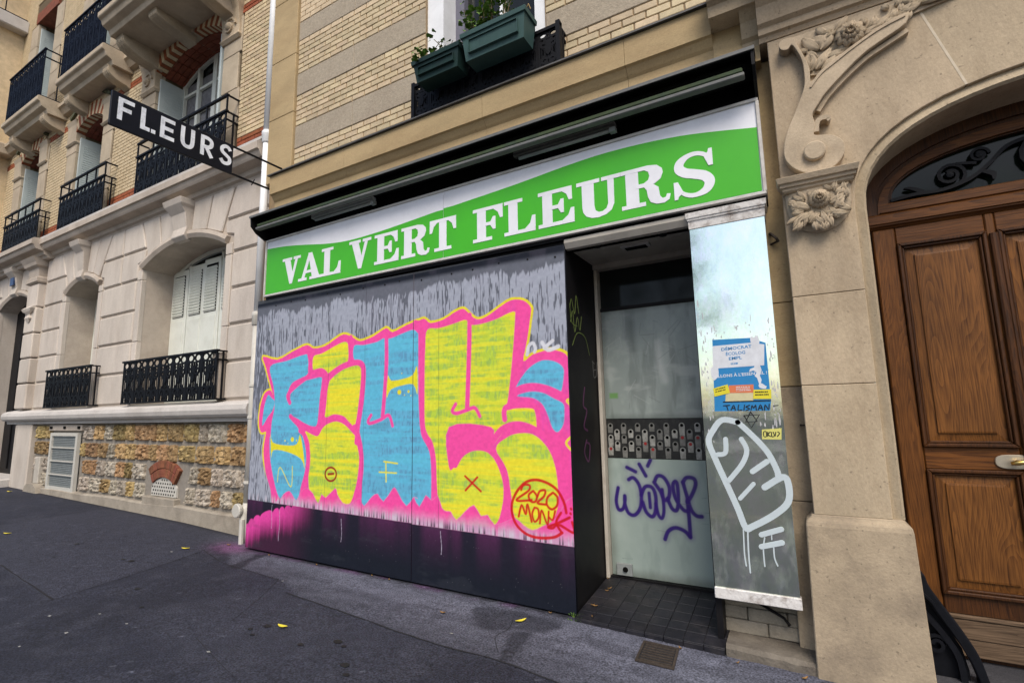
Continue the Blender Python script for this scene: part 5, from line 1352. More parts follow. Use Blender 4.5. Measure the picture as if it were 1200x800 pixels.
def painted_board(name, xa, xb, zf, yf, yb, nx, nz, fn, m, parent):
    """board whose front face is a grid carrying paint colours; zf(x)->(z0,z1)"""
    us = np.linspace(xa, xb, nx); vs = np.linspace(0, 1, nz)
    U, V = np.meshgrid(us, vs)
    z0 = np.array([zf(u)[0] for u in us]); z1 = np.array([zf(u)[1] for u in us])
    Z = z0[None, :] + (z1 - z0)[None, :] * V
    C = fn(U, Z)
    co = np.stack([U.ravel(), np.full(U.size, yf), Z.ravel()], 1)
    i = np.arange(nx * nz).reshape(nz, nx)
    q = np.stack([i[:-1, :-1].ravel(), i[:-1, 1:].ravel(), i[1:, 1:].ravel(), i[1:, :-1].ravel()], 1)
    # back and sides
    nb = len(co)
    back = np.array([(xa, yb, zf(xa)[0]), (xb, yb, zf(xb)[0]), (xb, yb, zf(xb)[1]), (xa, yb, zf(xa)[1])])
    co = np.vstack([co, back])
    BL, BR, TR, TL = i[0, 0], i[0, -1], i[-1, -1], i[-1, 0]
    extra = [(nb, BL, TL, nb + 3), (BR, nb + 1, nb + 2, TR), (TL, TR, nb + 2, nb + 3), (BL, nb, nb + 1, BR), (nb + 1, nb, nb + 3, nb + 2)]
    faces = np.vstack([q, np.array(extra)])
    me = bpy.data.meshes.new(name)
    me.vertices.add(len(co)); me.vertices.foreach_set("co", co.astype(np.float32).ravel())
    me.loops.add(faces.size); me.loops.foreach_set("vertex_index", faces.astype(np.int32).ravel())
    me.polygons.add(len(faces)); me.polygons.foreach_set("loop_start", (np.arange(len(faces)) * 4).astype(np.int32))
    me.update(calc_edges=True)
    at = me.attributes.new("paint", 'FLOAT_COLOR', 'POINT')
    cols = np.ones((len(co), 4), np.float32); cols[:nb, :3] = C.reshape(-1, 3); cols[nb:, :3] = C[0, 0]
    at.data.foreach_set("color", cols.ravel())
    me.materials.append(m)
    o = bpy.data.objects.new(name, me)
    return reg(o, parent)


# ---------------------------------------------------------------- graffiti hoarding
HX0, HX1, HY = -5.775, -1.605, 3.755
NAVY = (.008, .0105, .019)
PINK = (.84, .075, .34); CYAN = (.11, .45, .65); YEL = (.66, .68, .045); LIL = (.37, .395, .475)


def graffiti(X, Z):
    P = Paint(X, Z, NAVY)
    # weathered pale wash over dark boards, runs vertically
    str_ = vnoise(X, Z, 80, 6.0, 1, 2); blot = vnoise(X, Z, 1.4, 1.1, 2, 4); fine = vnoise(X, Z, 110, 16, 3, 1)
    wash = sstep(.37, .47, str_ * .45 + blot * .36 + fine * .25 - .045)
    topz = 2.955 + (X - HX0) / (HX1 - HX0) * (-.02)
    ragged = .02 + .17 * vnoise(X, Z * 0, 4, 1, 5, 3) ** 1.5 + .08 * vnoise(X, Z * 0, 40, 1, 6, 2)
    wash = wash * sstep(0.0, .05, topz - ragged - Z)
    wash = np.maximum(wash * .90, .30 * sstep(.0, .06, topz - .03 - Z))
    lz = np.interp(X, [p[0] for p in GLINE], [p[1] for p in GLINE])
    above = sstep(-.004, .004, Z - lz)
    P.lay(wash * above, LIL)
    P.lay(sstep(.55, .75, vnoise(X, Z, 6, 4, 8, 3)) * .05 * above, (.38, .33, .45))
    P.lay(sstep(2.94, 2.95, Z) * .9, (.06, .065, .075))
    # piece: yellow halo, pink body
    sil = GFILL['sil']
    ps = cat_rom(sil, 3, True)
    sd = sd_poly(X, Z, ps)
    wob = (vnoise(X, Z, 8, 8, 9, 3) - .5) * .012
    P.lay((1 - sstep(.019, .028, sd + wob)) * above * sstep(1.0, 1.3, Z + (X < -5.5) * 3 + .2), (.72, .62, .03))
    pv = vnoise(X, Z, 10, 3, 10, 4)
    inner = (1 - sstep(-.004, .004, sd + wob * .5)) * above
    P.lay(inner, PINK)
    P.lay(inner * sstep(.52, .8, pv) * .35, (.55, .08, .45))
    # fills with roller streaks
    rows_ = vnoise(X, Z, 1.2, 26, 11, 3); blots = vnoise(X, Z, 9, 30, 12, 3); cell = vnoise(X, Z, 60, 16, 13, 2)
    und = np.clip(sstep(.44, .66, rows_ * .6 + blots * .4), 0, 1)
    for k, pts in GFILL.items():
        if not k.startswith('f_'): continue
        a = P.poly(pts, .006, 4) * above
        if 'yel' in k:
            P.lay(a, YEL); P.lay(a * und * .70, (.36, .56, .06)); P.lay(a * und * sstep(.52, .62, cell) * .35, (.14, .34, .16))
            P.lay(a * (1 - sstep(.3, .42, rows_)) * .7, (.82, .68, .03))
        else:
            P.lay(a, CYAN); P.lay(a * und * .45, (.13, .33, .52)); P.lay(a * und * sstep(.54, .64, cell) * .4, (.09, .17, .33))
            P.lay(a * (1 - sstep(.3, .42, rows_)) * .45, (.12, .50, .66))
    P.lay(P.poly(GFILL['p_blk'], .006) * above, PINK)
    for w, pts in GSTROKE['pink']:
        P.lay(P.path(pts, w, .006) * above, PINK)
    # seams of the plywood
    for k in ('y_star1', 'y_star2'): P.lay(P.poly(GFILL[k], .006, 3), (.74, .66, .03))
    for x, z, r in GDOTS: P.lay(1 - sstep(r / 2 - .004, r / 2 + .004, np.hypot(X - x, Z - z)), (.74, .66, .03))
    # flames and drips at the foot
    fl = P.poly(GFILL['flame'], .008, 2)
    d_up = Z - lz
    fade = sstep(.0, .16, d_up + .10 * (vnoise(X, Z * 0, 9, 1, 20, 3) - .5))
    P.lay(fl * above * .9, (.50, .40, .54)); P.lay(fl * above * (.10 + .90 * fade), PINK)
    dr_ = vnoise(X, Z * 0 + 3, 60, 1, 21, 2)
    P.lay(above * sstep(.55, .62, dr_) * (1 - sstep(.02, .10, d_up)) * .75, (.55, .50, .58))
    P.lay(above * sstep(.60, .68, vnoise(X, Z * 0 + 9, 70, 1, 22, 2)) * (1 - sstep(.0, .09, d_up)) * .8, NAVY)
    # overspray below the line
    below = 1 - above
    colm = vnoise(X, Z * 0 + 5, 5, 1, 23, 3)
    dep = np.clip((lz - Z) / .42, 0, 1)
    P.lay(below * sstep(.35, .75, colm) * (1 - dep) ** 2.0 * .17, (.36, .05, .26))
    P.lay(below * .03 * (1 - dep), (.25, .05, .24))
    # big pink plume at the left foot
    cx = np.clip((X + 5.79) / 1.25, 0, 1)
    saw = np.abs(((X * 7.3 + .35 * np.sin(X * 11)) % 1.0) - .5) * 2
    topc = .24 + .40 * np.sqrt(cx) + .045 * np.sqrt(np.clip(1 - saw ** 2, 0, 1)) - .02
    pl_ = sstep(-.004, .012, topc - Z) * (1 - sstep(.45, 1.0, cx)) * (1 - sstep(.04, .34, topc - Z + .08 * (vnoise(X, Z * 0, 30, 1, 25, 2) - .5)) * .95)
    P.lay(pl_ * below, (.72, .06, .34))
    for x, z0, z1 in ((-5.17, .18, .52), (-5.31, .30, .56), (-4.18, .27, .50), (-2.9, .3, .5)):
        P.lay((1 - sstep(.002, .005, np.abs(X - x - .006 * np.sin(Z * 22)))) * (Z > z0) * (Z < z1) * .8, (.40, .36, .46))
    for c, col in (('yel', (.74, .68, .03)), ('white', (.62, .63, .68)), ('dred', (.30, .01, .012)), ('red', (.56, .008, .010))):
        for w, pts in GSTROKE.get(c, []):
            P.lay(P.path(pts, w, .005) * .96, col)
    for w, pts in GSTROKE['fog']: P.lay(P.path(pts, w, .03) * .25, (.06, .08, .12))
    # plywood joints, scratches and specks
    for x in (-4.45, -2.93, -3.9):
        P.lay((1 - sstep(.002, .006, np.abs(X - x))) * .55 * above * (.5 + .5 * vnoise(X, Z, 1, 6, 30, 2)), (.03, .03, .04))
    sp = _nrs.rand(*X.shape)
    P.lay((sp > .9993) * below * .4, (.3, .3, .33))
    P.lay(sstep(.6, .75, vnoise(X, Z, 3, 9, 31, 4)) * .18 * below, (.05, .055, .07))
    P.C *= (0.86 + .24 * vnoise(X, Z, 40, 40, 32, 3))[..., None]
    return np.clip(P.C, 0.004, .85)


HB = thing('graffiti_hoarding', 'black plywood hoarding covered with pink, cyan and yellow graffiti lettering dated 2020', 'hoarding', (-3.7, 4.1, 0))
M['graffiti'] = vc_mat('graffiti_paint', .6, .12, .2)
bz = lambda x: (np.interp(x, [HX0, HX1], [.048, .006]), np.interp(x, [HX0, HX1], [2.985, 2.945]))
SEAM = -3.245
painted_board('front_board', HX0, SEAM - .0035, bz, HY, HY + .03, 560, 680, graffiti, M['graffiti'], HB)
painted_board('front_board', SEAM + .0035, HX1, bz, HY, HY + .03, 380, 680, graffiti, M['graffiti'], HB)
MB().box(HX0 + .02, HX1 - .02, HY + .05, HY + .12, .03, 2.94).build('frame_core', M['black'], HB)
sideo = MB().box(HX1 - .035, HX1 - .003, HY + .033, 4.47, -.02, 2.94).build('side_board', M['black'], HB)
MB().box(HX1 - .05, HX1 + .004, HY - .006, HY + .033, .0, 2.945).build('corner_batten', M['black'], HB, bevel=.006) if False else None
MB().box(HX0 - .0, HX0 + .03, HY + .033, WM, .05, 2.95).build('side_board', M['black'], HB)
MB().box(HX0, HX1, HY + .03, WM, 2.955, 2.985).build('top_board', M['black'], HB)
sc_ = MB(); sv = MB(); sw = MB()
ys = lambda px, pz: (HY + .06 + px * .6, pz)
for pts in ([(.05, 2.42), (.12, 2.50), (.22, 2.38), (.30, 2.55), (.38, 2.40)], [(.06, 2.30), (.15, 2.40), (.2, 2.22), (.32, 2.36), (.40, 2.25), (.48, 2.38)], [(.1, 2.1), (.3, 2.22), (.6, 2.2), (.75, 2.05)], [(.05, 2.45), (.1, 2.30), (.3, 2.28)]):
    sc_.ribbon([ys(*p) for p in pts], .008, HX1 - .0015, HX1 - .0045, SX, eps=1e-5)
sc_.build('green_scribble', mat('green_scribble', (.10, .14, .03), .6, .2, 5), sideo)
for pts in ([(.5, 1.75), (.42, 1.6), (.55, 1.55), (.42, 1.42), (.55, 1.38)], [(.5, 1.30), (.4, 1.2), (.55, 1.12), (.62, 1.25), (.5, 1.28)]):
    sv.ribbon([ys(*p) for p in pts], .018, HX1 - .0015, HX1 - .0045, SX, eps=1e-5)
sv.build('purple_scribble', mat('purple_scribble', (.07, .015, .06), .6, .2, 5), sideo)
for pts in ([(.85, 2.0), (.95, 1.98)], [(.88, 2.0), (.9, 1.86), (1.02, 1.88), (1.05, 2.0)], [(.92, 1.92), (1.02, 1.93)]):
    sw.ribbon([ys(*p) for p in pts], .006, HX1 - .0015, HX1 - .0045, SX, eps=1e-5)
sw.build('grey_scribble', mat('grey_scribble', (.13, .13, .13), .6, .2, 5), sideo)
for i in range(14):
    x = HX0 + .3 + i * .29 + rnd.random() * .1
    z = bz(x)[1] - .045 - .05 * rnd.random()
    MB().lathe([(.0, -.006), (.009, -.004), (.010, .002)], (x, HY, z), 8, 'y').build('screw_head', M['black'], HB)

# ---------------------------------------------------------------- shop fascia sign
FS = thing('fascia_sign', 'long green and white shop fascia sign reading VAL VERT FLEURS', 'shop sign', (-2.85, 3.85, 3.02))
YS = 3.73
MB().box(-5.605, -2.858, YS, 3.95, 3.035, 3.712).build('sign_panel', M['sign_white'], FS)
MB().box(-2.854, -.082, YS, 3.95, 3.035, 3.712).build('sign_panel', M['sign_white'], FS)
wave = cat_rom([(-5.60, 3.625), (-5.25, 3.60), (-4.9, 3.553), (-4.5, 3.492), (-4.14, 3.464), (-3.7, 3.474), (-3.3, 3.500), (-2.856, 3.533), (-2.08, 3.58), (-1.5, 3.628), (-1.1, 3.64), (-.6, 3.608), (-.084, 3.515)], 6)
wl = [p for p in wave if p[0] < -2.8575]; wr = [p for p in wave if p[0] > -2.855]
MB().prism([(-5.60, 3.043)] + [(-2.8585, 3.043), (-2.8585, wl[-1][1])] + wl[::-1], YS - .003, YS + .01).build('green_field', M['sign_green'], FS)
MB().prism([(-2.8535, 3.043), (-.088, 3.043)] + wr[::-1] + [(-2.8535, wr[0][1])], YS - .003, YS + .01).build('green_field', M['sign_green'], FS)
fr = MB()
for xa, xb, za, zb in ((-5.625, -.062, 3.712, 3.735), (-5.625, -.062, 3.012, 3.034), (-5.628, -5.606, 3.034, 3.712), (-.081, -.058, 3.034, 3.712)):
    fr.box(xa, xb, YS - .014, 3.93, za, zb)
fr.build('sign_frame', M['sign_frame'], FS, bevel=.003)
MB().box(-5.62, -.06, YS + .02, 3.93, 2.985, 3.011).build('sign_trim', M['black'], FS)

GL = {
 'V': [[(.10, .97), (.41, .97), (.62, .26), (.55, 0), (.43, 0)], [(.57, 0), (.45, 0), (.73, .97), (.87, .97)], [(0, 1), (.52, 1), (.52, .90), (0, .90)], [(.62, 1), (1, 1), (1, .90), (.62, .90)]],
 'A': [[(.12, .03), (.25, .03), (.55, 1), (.43, 1)], [(.41, 1), (.57, 1), (.92, .03), (.61, .03)], [(.27, .26), (.73, .26), (.71, .36), (.29, .36)], [(0, 0), (.37, 0), (.37, .10), (0, .10)], [(.50, 0), (1, 0), (1, .10), (.50, .10)]],
 'L': [[(.14, .02), (.44, .02), (.44, .98), (.14, .98)], [(0, .90), (.60, .90), (.60, 1), (0, 1)], [(0, 0), (1, 0), (1, .10), (0, .10)], [(1, .04), (1, .44), (.90, .44), (.84, .24), (.66, .09), (.7, .04)]],
 'E': [[(.12, .02), (.40, .02), (.40, .98), (.12, .98)], [(0, .90), (.95, .90), (.95, 1), (0, 1)], [(.95, .96), (.95, .63), (.86, .63), (.80, .8), (.66, .91), (.7, .96)], [(0, 0), (1, 0), (1, .10), (0, .10)], [(1, .04), (1, .40), (.91, .40), (.84, .22), (.66, .09), (.7, .04)], [(.38, .46), (.66, .46), (.66, .56), (.38, .56)], [(.72, .32), (.72, .70), (.64, .70), (.55, .54), (.55, .48), (.64, .32)]],
 'F': [[(.14, .02), (.44, .02), (.44, .98), (.14, .98)], [(0, .90), (1, .90), (1, 1), (0, 1)], [(1, .96), (1, .60), (.91, .60), (.84, .78), (.68, .91), (.7, .96)], [(0, 0), (.64, 0), (.64, .10), (0, .10)], [(.42, .44), (.70, .44), (.70, .54), (.42, .54)], [(.76, .30), (.76, .68), (.68, .68), (.58, .52), (.58, .46), (.68, .30)]],
 'R': [[(.10, .02), (.37, .02), (.37, .98), (.10, .98)], [(0, 0), (.50, 0), (.50, .10), (0, .10)], [(0, .90), (.40, .90), (.40, 1), (0, 1)], [(.3, 1), (.58, 1), (.76, .96), (.86, .85), (.87, .74), (.82, .60), (.70, .51), (.52, .47), (.3, .47), (.3, .57), (.48, .57), (.57, .63), (.60, .73), (.58, .84), (.50, .90), (.3, .90)], [(.44, .54), (.66, .51), (.77, .40), (.79, .18), (.84, .10), (.90, .11), (.93, .19), (1, .17), (.97, .04), (.87, -.02), (.72, -.01), (.60, .06), (.55, .2), (.53, .38)]],
 'T': [[(.36, .02), (.64, .02), (.64, .98), (.36, .98)], [(.18, 0), (.82, 0), (.82, .10), (.18, .10)], [(0, .90), (1, .90), (1, 1), (0, 1)], [(0, .96), (0, .60), (.09, .60), (.15, .78), (.30, .91), (.28, .96)], [(1, .96), (1, .60), (.91, .60), (.85, .78), (.70, .91), (.72, .96)]],
 'U': [[(.12, .98), (.39, .98), (.39, .28), (.12, .28)], [(.12, .32), (.135, .18), (.20, .06), (.32, -.01), (.48, -.03), (.64, .01), (.76, .10), (.82, .26), (.83, .98), (.69, .98), (.69, .28), (.65, .17), (.57, .11), (.48, .11), (.41, .17), (.39, .30)], [(0, 1), (.52, 1), (.52, .90), (0, .90)], [(.56, 1), (.97, 1), (.97, .90), (.56, .90)]],
}


def glyph(ch, x0, x1, z0, z1, parent, m, y):
    b_ = MB(); W, H = x1 - x0, z1 - z0
    if ch == 'S':
        pts = [(.88, .66), (.80, .86), (.60, .955), (.38, .94), (.20, .83), (.17, .69), (.30, .575), (.52, .50), (.74, .41), (.84, .27), (.76, .11), (.56, .035), (.36, .05), (.18, .16), (.08, .36)]
        ws = [.05, .09, .10, .12, .19, .22, .22, .22, .22, .22, .18, .11, .10, .08, .05]
        b_.ribbon([(x0 + u * W, z0 + v * H) for u, v in pts], [w * H * .95 for w in ws], y, y + .012, eps=2e-5, caps=False)
        for i, pl_ in enumerate(([(.94, 1.0), (.94, .62), (.84, .62), (.74, .86), (.84, .93), (.86, 1.0)], [(.02, 0), (.02, .40), (.12, .40), (.24, .14), (.12, .06), (.10, 0)])):
            b_.prism([(x0 + u * W, z0 + v * H) for u, v in pl_], y - .0025 - .0003 * i, y + .012)
    else:
        for i, pl_ in enumerate(GL[ch]):
            b_.prism([(x0 + u * W, z0 + v * H) for u, v in pl_], y - .0004 * i, y + .012)
    return b_.build('sign_letter', m, parent)


for ch, xa, xb in (('V', -5.285, -4.955), ('A', -4.985, -4.585), ('L', -4.59, -4.275), ('V', -4.145, -3.815), ('E', -3.765, -3.425), ('R', -3.39, -3.02), ('T', -3.02, -2.70), ('F', -2.505, -2.18), ('L', -2.165, -1.85), ('E', -1.82, -1.485), ('U', -1.46, -1.07), ('R', -1.08, -.70), ('S', -.68, -.37)):
    if ch == 'T':   # letter crosses the panel joint
        pass
    glyph(ch, xa, xb, 3.115 - (.01 if ch == 'S' else 0), 3.438 + (.012 if ch == 'S' else 0), FS, M['sign_white'], YS - .0055)

# ---------------------------------------------------------------- awning housing
AW = thing('awning_box', 'long black retracted awning box with white front bar above the fascia sign', 'awning', (-2.85, 3.8, 3.75))
X0, X1 = -5.665, -.055
MB().prism([(3.52, 3.965), (3.52, 3.99), (3.815, 4.10), (3.815, 4.07)], X0, X1, SX).build('awning_roof', M['black'], AW)
MB().prism([(3.508, 3.970), (3.508, 3.995), (3.80, 4.108), (3.80, 4.102), (3.519, 3.993), (3.519, 3.970)], X0 - .005, X1 + .005, SX).build('roof_edge', M['alu'], AW)
MB().box(X0, X1, 3.79, 3.815, 3.74, 4.07).build('awning_back', M['dark_void'], AW)
for x in (X0, X1 - .02):
    MB().prism([(3.521, 3.975), (3.80, 4.08), (3.80, 3.76), (3.72, 3.74), (3.60, 3.80), (3.53, 3.87)], x, x + .02, SX).build('end_cap', M['black'], AW)
rl = MB(); rl.lathe([(.075, 0), (.075, X1 - X0 - .06)], (X0 + .03, 3.68, 3.93), 14, 'x'); rl.build('fabric_roll', M['dark_void'], AW, smooth=True)
MB().box(X0 + .09, X1 - .07, 3.535, 3.60, 3.815, 3.845).build('front_bar', M['alu'], AW, bevel=.006)
MB().box(X0 + .11, X1 - .08, 3.54, 3.59, 3.848, 3.885).build('valance', M['green_fabric'], AW, bevel=.008)
for xa, xb in ((-4.70, -3.72), (-2.02, -1.08)):
    o = MB().box(xa, xb, 3.64, 3.70, 3.80, 3.845).build('lamp_housing', M['vent'] if xa < -4 else M['zinc'], AW, bevel=.01)
    tb = MB(); tb.lathe([(.016, 0), (.016, xb - xa - .1)], (xa + .05, 3.67, 3.785), 8, 'x'); tb.build('lamp_tube', M['vent'], o, smooth=True)
    MB().box(xb - .05, xb, 3.645, 3.695, 3.765, 3.80).build('lamp_holder', M['vent'], o)
MB().box(X0, X1, 3.74, 3.80, 3.735, 3.755).build('awning_soffit', M['black'], AW)
bq = MB()
for i in range(95):
    x = -5.5 + i * .042
    if rnd.random() < .75: bq.box(x, x + .022, 3.800 + .004 * rnd.random(), 3.82, 4.075, 4.12 + .03 * rnd.random())
o = bq.build('pigeon_spikes', mat('dirty_spikes', (.16, .14, .12), .8, .4, 20), AW); o["kind"] = "stuff"

# ---------------------------------------------------------------- projecting blade sign FLEURS
BS = thing('blade_sign', 'black projecting sign reading FLEURS in worn white letters on two iron rods', 'shop sign', (-5.65, 3.7, 4.42))
MB().box(-5.665, -5.635, 2.012, 3.245, 4.425, 4.792).build('sign_board', M['blade'], BS, bevel=.004)
def lt(strokes, y0, w=.042, W=.14):
    b_ = MB()
    for i, s_ in enumerate(strokes):
        b_.ribbon([(y0 + u * W, 4.512 + v * .238) for u, v in s_], w, -5.634 + .0006 * (i + 1), -5.64, SX, eps=3e-5, caps=False, smooth=5 if len(s_) > 3 else 0)
    b_.build('sign_letter', M['letter_white'], BS)


lt([[(.15, 0), (.15, 1)], [(0, .91), (1, .91)], [(.2, .52), (.85, .52)]], 2.07)
lt([[(.15, .12), (.15, 1)], [(0.0, .09), (.62, .09)], [(.72, .09), (1, .09)]], 2.272)
lt([[(.15, 0), (.15, 1)], [(0, .91), (1, .91)], [(0, .09), (1, .09)], [(.2, .5), (.9, .5)]], 2.455)
lt([[(.13, 1), (.13, .35), (.25, .13), (.5, .07), (.75, .13), (.87, .35), (.87, 1)]], 2.66)
lt([[(.15, 0), (.15, 1)], [(.15, .92), (.55, .92), (.84, .82), (.84, .6), (.6, .48), (.15, .46)], [(.45, .46), (.92, 0)]], 2.868)
lt([[(.88, .78), (.70, .92), (.42, .93), (.18, .80), (.2, .62), (.5, .5), (.82, .38), (.84, .18), (.6, .06), (.3, .07), (.1, .22)]], 3.085)
rd = MB()
for z, y1 in ((4.783, 3.93), (4.437, 3.93)): rd.tube([(-5.65, 2.012 if z < 4.6 else 3.2, z), (-5.65, y1, z)], .013, 6)
rd.tube([(-5.65, 3.52, 4.437), (-5.62, 3.52, 4.47)], .006, 5); rd.tube([(-5.65, 3.52, 4.437), (-5.68, 3.52, 4.41)], .006, 5)
rd.build('iron_rod', M['iron'], BS)

# ---------------------------------------------------------------- downpipe
DP = thing('downpipe', 'tall white painted downpipe between the two buildings', 'downpipe', (-6.04, 3.93, .05))
def cyl(b_, x, y, za, zb, r, n=16): b_.lathe([(r, za), (r, zb)], (x, y, 0), n)


b = MB(); cyl(b, -6.04, 3.93, 5.42, 9.5, .054); b.build('upper_pipe', M['pipe_white'], DP, smooth=True)
b = MB(); cyl(b, -6.04, 3.93, 2.90, 5.42, .050); b.build('middle_pipe', M['pipe_white'], DP, smooth=True)
b = MB(); cyl(b, -6.04, 3.93, .48, 2.90, .050); b.build('lower_pipe', M['pipe'], DP, smooth=True)
for z in (5.40, 2.86):
    b = MB(); b.lathe([(.056, z - .13), (.066, z - .12), (.066, z - .02), (.072, z - .01), (.072, z + .03), (.060, z + .05)], (-6.04, 3.93, 0), 16); b.build('pipe_socket', M['pipe_white'] if z > 4 else M['pipe'], DP, smooth=True)
for z in (1.95, 1.55, .75):
    b = MB(); b.lathe([(.053, z - .018), (.059, z - .014), (.059, z + .014), (.053, z + .018)], (-6.04, 3.93, 0), 16); b.box(-6.06, -6.02, 3.93, 4.12, z - .01, z + .01); b.build('pipe_bracket', M['pipe'], DP)
b = MB(); b.tube([(-6.04, 3.93, .5), (-6.04, 3.92, .40), (-6.05, 3.91, .30), (-6.05, 3.92, .16), (-6.04, 3.95, .02)], [.052, .06, .062, .056, .052], 12); b.build('pipe_shoe', M['pipe'], DP, smooth=True)
b = MB(); b.lathe([(.0, -.04), (.075, -.04), (.085, -.03), (.085, .0), (.06, .03)], (-6.09, 3.85, .42), 16, 'y'); b.build('inspection_cap', M['white_paint'], DP)
b = MB(); b.tube([(-6.02, 3.86, .32), (-6.02, 3.86, .02)], .03, 8); b.build('small_pipe', M['pipe'], DP)
# ================================================================== SHOP ENTRANCE
SE = thing('shop_entrance', 'recessed shop entrance with whitewashed glass door and cream surround', 'entrance', (-1.1, 4.5, .1))
MB().box(-1.60, -.50, YS + .06, 4.62, 2.93, 2.96).build('recess_ceiling', M['cream_paint'], SE)
MB().prism([(3.75, 3.0), (3.75, 2.955), (3.78, 2.91), (3.82, 2.905), (3.82, 2.93), (3.95, 2.93), (3.95, 3.0)], -1.60, -.56, SX).build('lintel_beam', M['cream_paint'], SE)
MB().box(-1.60, -.50, 4.42, 4.56, 2.885, 2.93).build('door_header', M['cream_paint'], SE)
MB().box(-1.602, -1.57, 4.44, 4.56, .08, 2.885).build('door_jamb', M['cream_paint'], SE, bevel=.006)
MB().box(-.60, -.56, 3.80, 4.62, .0, 2.93).build('recess_side', M['black'], SE)
MB().box(-1.57, -.50, 4.525, 4.545, 2.50, 2.885).build('transom_glass', M['glass'], SE)
MB().box(-1.57, -.50, 4.50, 4.53, 2.485, 2.515).build('transom_bar', M['black'], SE)
# ceiling light and downlights
lo = MB().box(-1.20, -.96, 4.02, 4.10, 2.916, 2.931).build('recess_light', M['sign_frame'], SE)
MB().box(-1.17, -.99, 4.045, 4.12, 2.912, 2.93).build('light_grille', M['dark_void'], lo)
for x, y in ((-1.36, 3.90), (-.82, 3.92)):
    b = MB(); b.lathe([(.0, -.012), (.03, -.012), (.038, 0)], (x, y, 2.93), 10); b.build('downlight', M['black'], SE)


def smear(X, Z):
    P = Paint(X, Z, (.27, .315, .30))
    n1 = vnoise(X, Z, 5, 3, 41, 5); n2 = vnoise(X, Z, 14, 2.2, 42, 4); n3 = vnoise(X, Z, 3, 8, 43, 4)
    P.lay(sstep(.45, .7, n1) * .7, (.38, .43, .41)); P.lay(sstep(.5, .72, n2) * .5, (.13, .155, .148)); P.lay(sstep(.55, .75, n3) * .6, (.40, .43, .42))
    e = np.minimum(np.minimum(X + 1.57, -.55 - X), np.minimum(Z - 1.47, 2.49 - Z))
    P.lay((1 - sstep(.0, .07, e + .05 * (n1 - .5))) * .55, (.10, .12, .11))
    P.lay(P.path([(-1.05, 2.15), (-1.04, 1.95), (-1.0, 1.8)], .05, .03) * .6, (.5, .53, .52))
    P.lay(P.path([(-1.28, 2.35), (-1.27, 2.1)], .05, .04) * .5, (.07, .085, .08))
    for k in range(26):
        x, z = -1.55 + 1.0 * rnd.random(), 1.5 + .95 * rnd.random()
        P.lay(P.path([(x, z), (x + .3 * (rnd.random() - .5), z + .25 * (rnd.random() - .5))], .004, .003) * .45, (.5, .52, .51) if k % 2 else (.07, .08, .08))
    P.lay(P.poly([(-1.52, 1.66), (-1.44, 1.66), (-1.44, 1.71), (-1.52, 1.71)], .01) * .8, (.12, .3, .06))
    return np.clip(P.C, .01, .8)


def lower_pane(X, Z):
    P = Paint(X, Z, (.30, .37, .345))
    n1 = vnoise(X, Z, 4, 3, 51, 5); n2 = vnoise(X, Z, 12, 4, 52, 4)
    P.lay(sstep(.45, .75, n1) * .45, (.38, .45, .425)); P.lay(sstep(.52, .75, n2) * .35, (.20, .26, .24))
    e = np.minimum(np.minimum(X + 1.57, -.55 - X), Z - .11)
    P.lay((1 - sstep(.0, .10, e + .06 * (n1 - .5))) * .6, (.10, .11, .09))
    for w, pts in TAG:
        P.lay(P.path(pts, w * 2.8, .03) * .25, (.07, .02, .22))
        P.lay(P.path(pts, w * 1.5, .006) * .97, (.026, .006, .15))
    for k in range(14):
        x, z = -1.5 + .9 * rnd.random(), .2 + .85 * rnd.random()
        P.lay(P.path([(x, z), (x + .16 * (rnd.random() - .3), z + .02 * (rnd.random() - .5))], .003, .002) * .5, (.08, .09, .08))
    return np.clip(P.C, .004, .8)


M['pane_paint'] = vc_mat('whitewashed_glass', .30, .06, .5)
SD = MB().box(-1.57, -.50, 4.535, 4.56, .10, 2.485).build('glass_door', M['glass'], SE)
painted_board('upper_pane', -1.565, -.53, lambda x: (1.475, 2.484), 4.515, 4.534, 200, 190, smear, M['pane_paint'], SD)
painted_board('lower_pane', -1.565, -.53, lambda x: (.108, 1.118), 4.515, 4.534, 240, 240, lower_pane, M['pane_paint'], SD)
# perforated strip seen behind the glass: dark field, pale links with holes, red caps
st = MB().box(-1.565, -.53, 4.522, 4.534, 1.122, 1.472).build('link_strip', mat('strip_black', (.014, .014, .014), .45, .4, 20, dirt=(.05, .05, .047), dirt_amt=.6, dirt_scale=20), SD)
m_link = mat('link_grey', (.16, .16, .15), .5, .35, 30, dirt=(.08, .08, .075), dirt_amt=.6, dirt_scale=25)
m_red = mat('link_red', (.28, .018, .018), .5, .3, 20)
i = 0
m_pale = mat('link_pale', (.30, .30, .28), .5, .35, 30, dirt=(.10, .10, .09), dirt_amt=.6, dirt_scale=25)
for cidx in range(16):
    for r_ in range(3):
        x = -1.53 + cidx * .064 + .005 * (rnd.random() - .5); z = 1.20 + r_ * .105 + (.05 if cidx % 2 else 0)
        if z > 1.45: continue
        R = .025; hl = .05 + .04 * rnd.random()
        cap = [(x + R * math.cos(t), z + R * math.sin(t)) for t in np.linspace(0, math.pi, 8)] + [(x - R * .85, max(1.125, z - hl)), (x + R * .85, max(1.125, z - hl))]
        yk = 4.5205 - .0004 * (2 - r_)
        lk = MB().prism(cap, yk, 4.5222).build('chain_link', rnd.choice((m_link, m_link, m_pale)), st)
        rr = rnd.random()
        MB().prism([(x + .014 * math.cos(t), z + .002 + .014 * math.sin(t)) for t in np.linspace(0, 2 * math.pi, 11)[:-1]], yk - .0006, yk + .0002).build('link_hole', m_red if rr < .16 else M['dark_void'], lk)
MB().box(-1.52, -1.38, 4.49, 4.514, .112, .215).build('floor_lock', M['vent'], SD, bevel=.004)
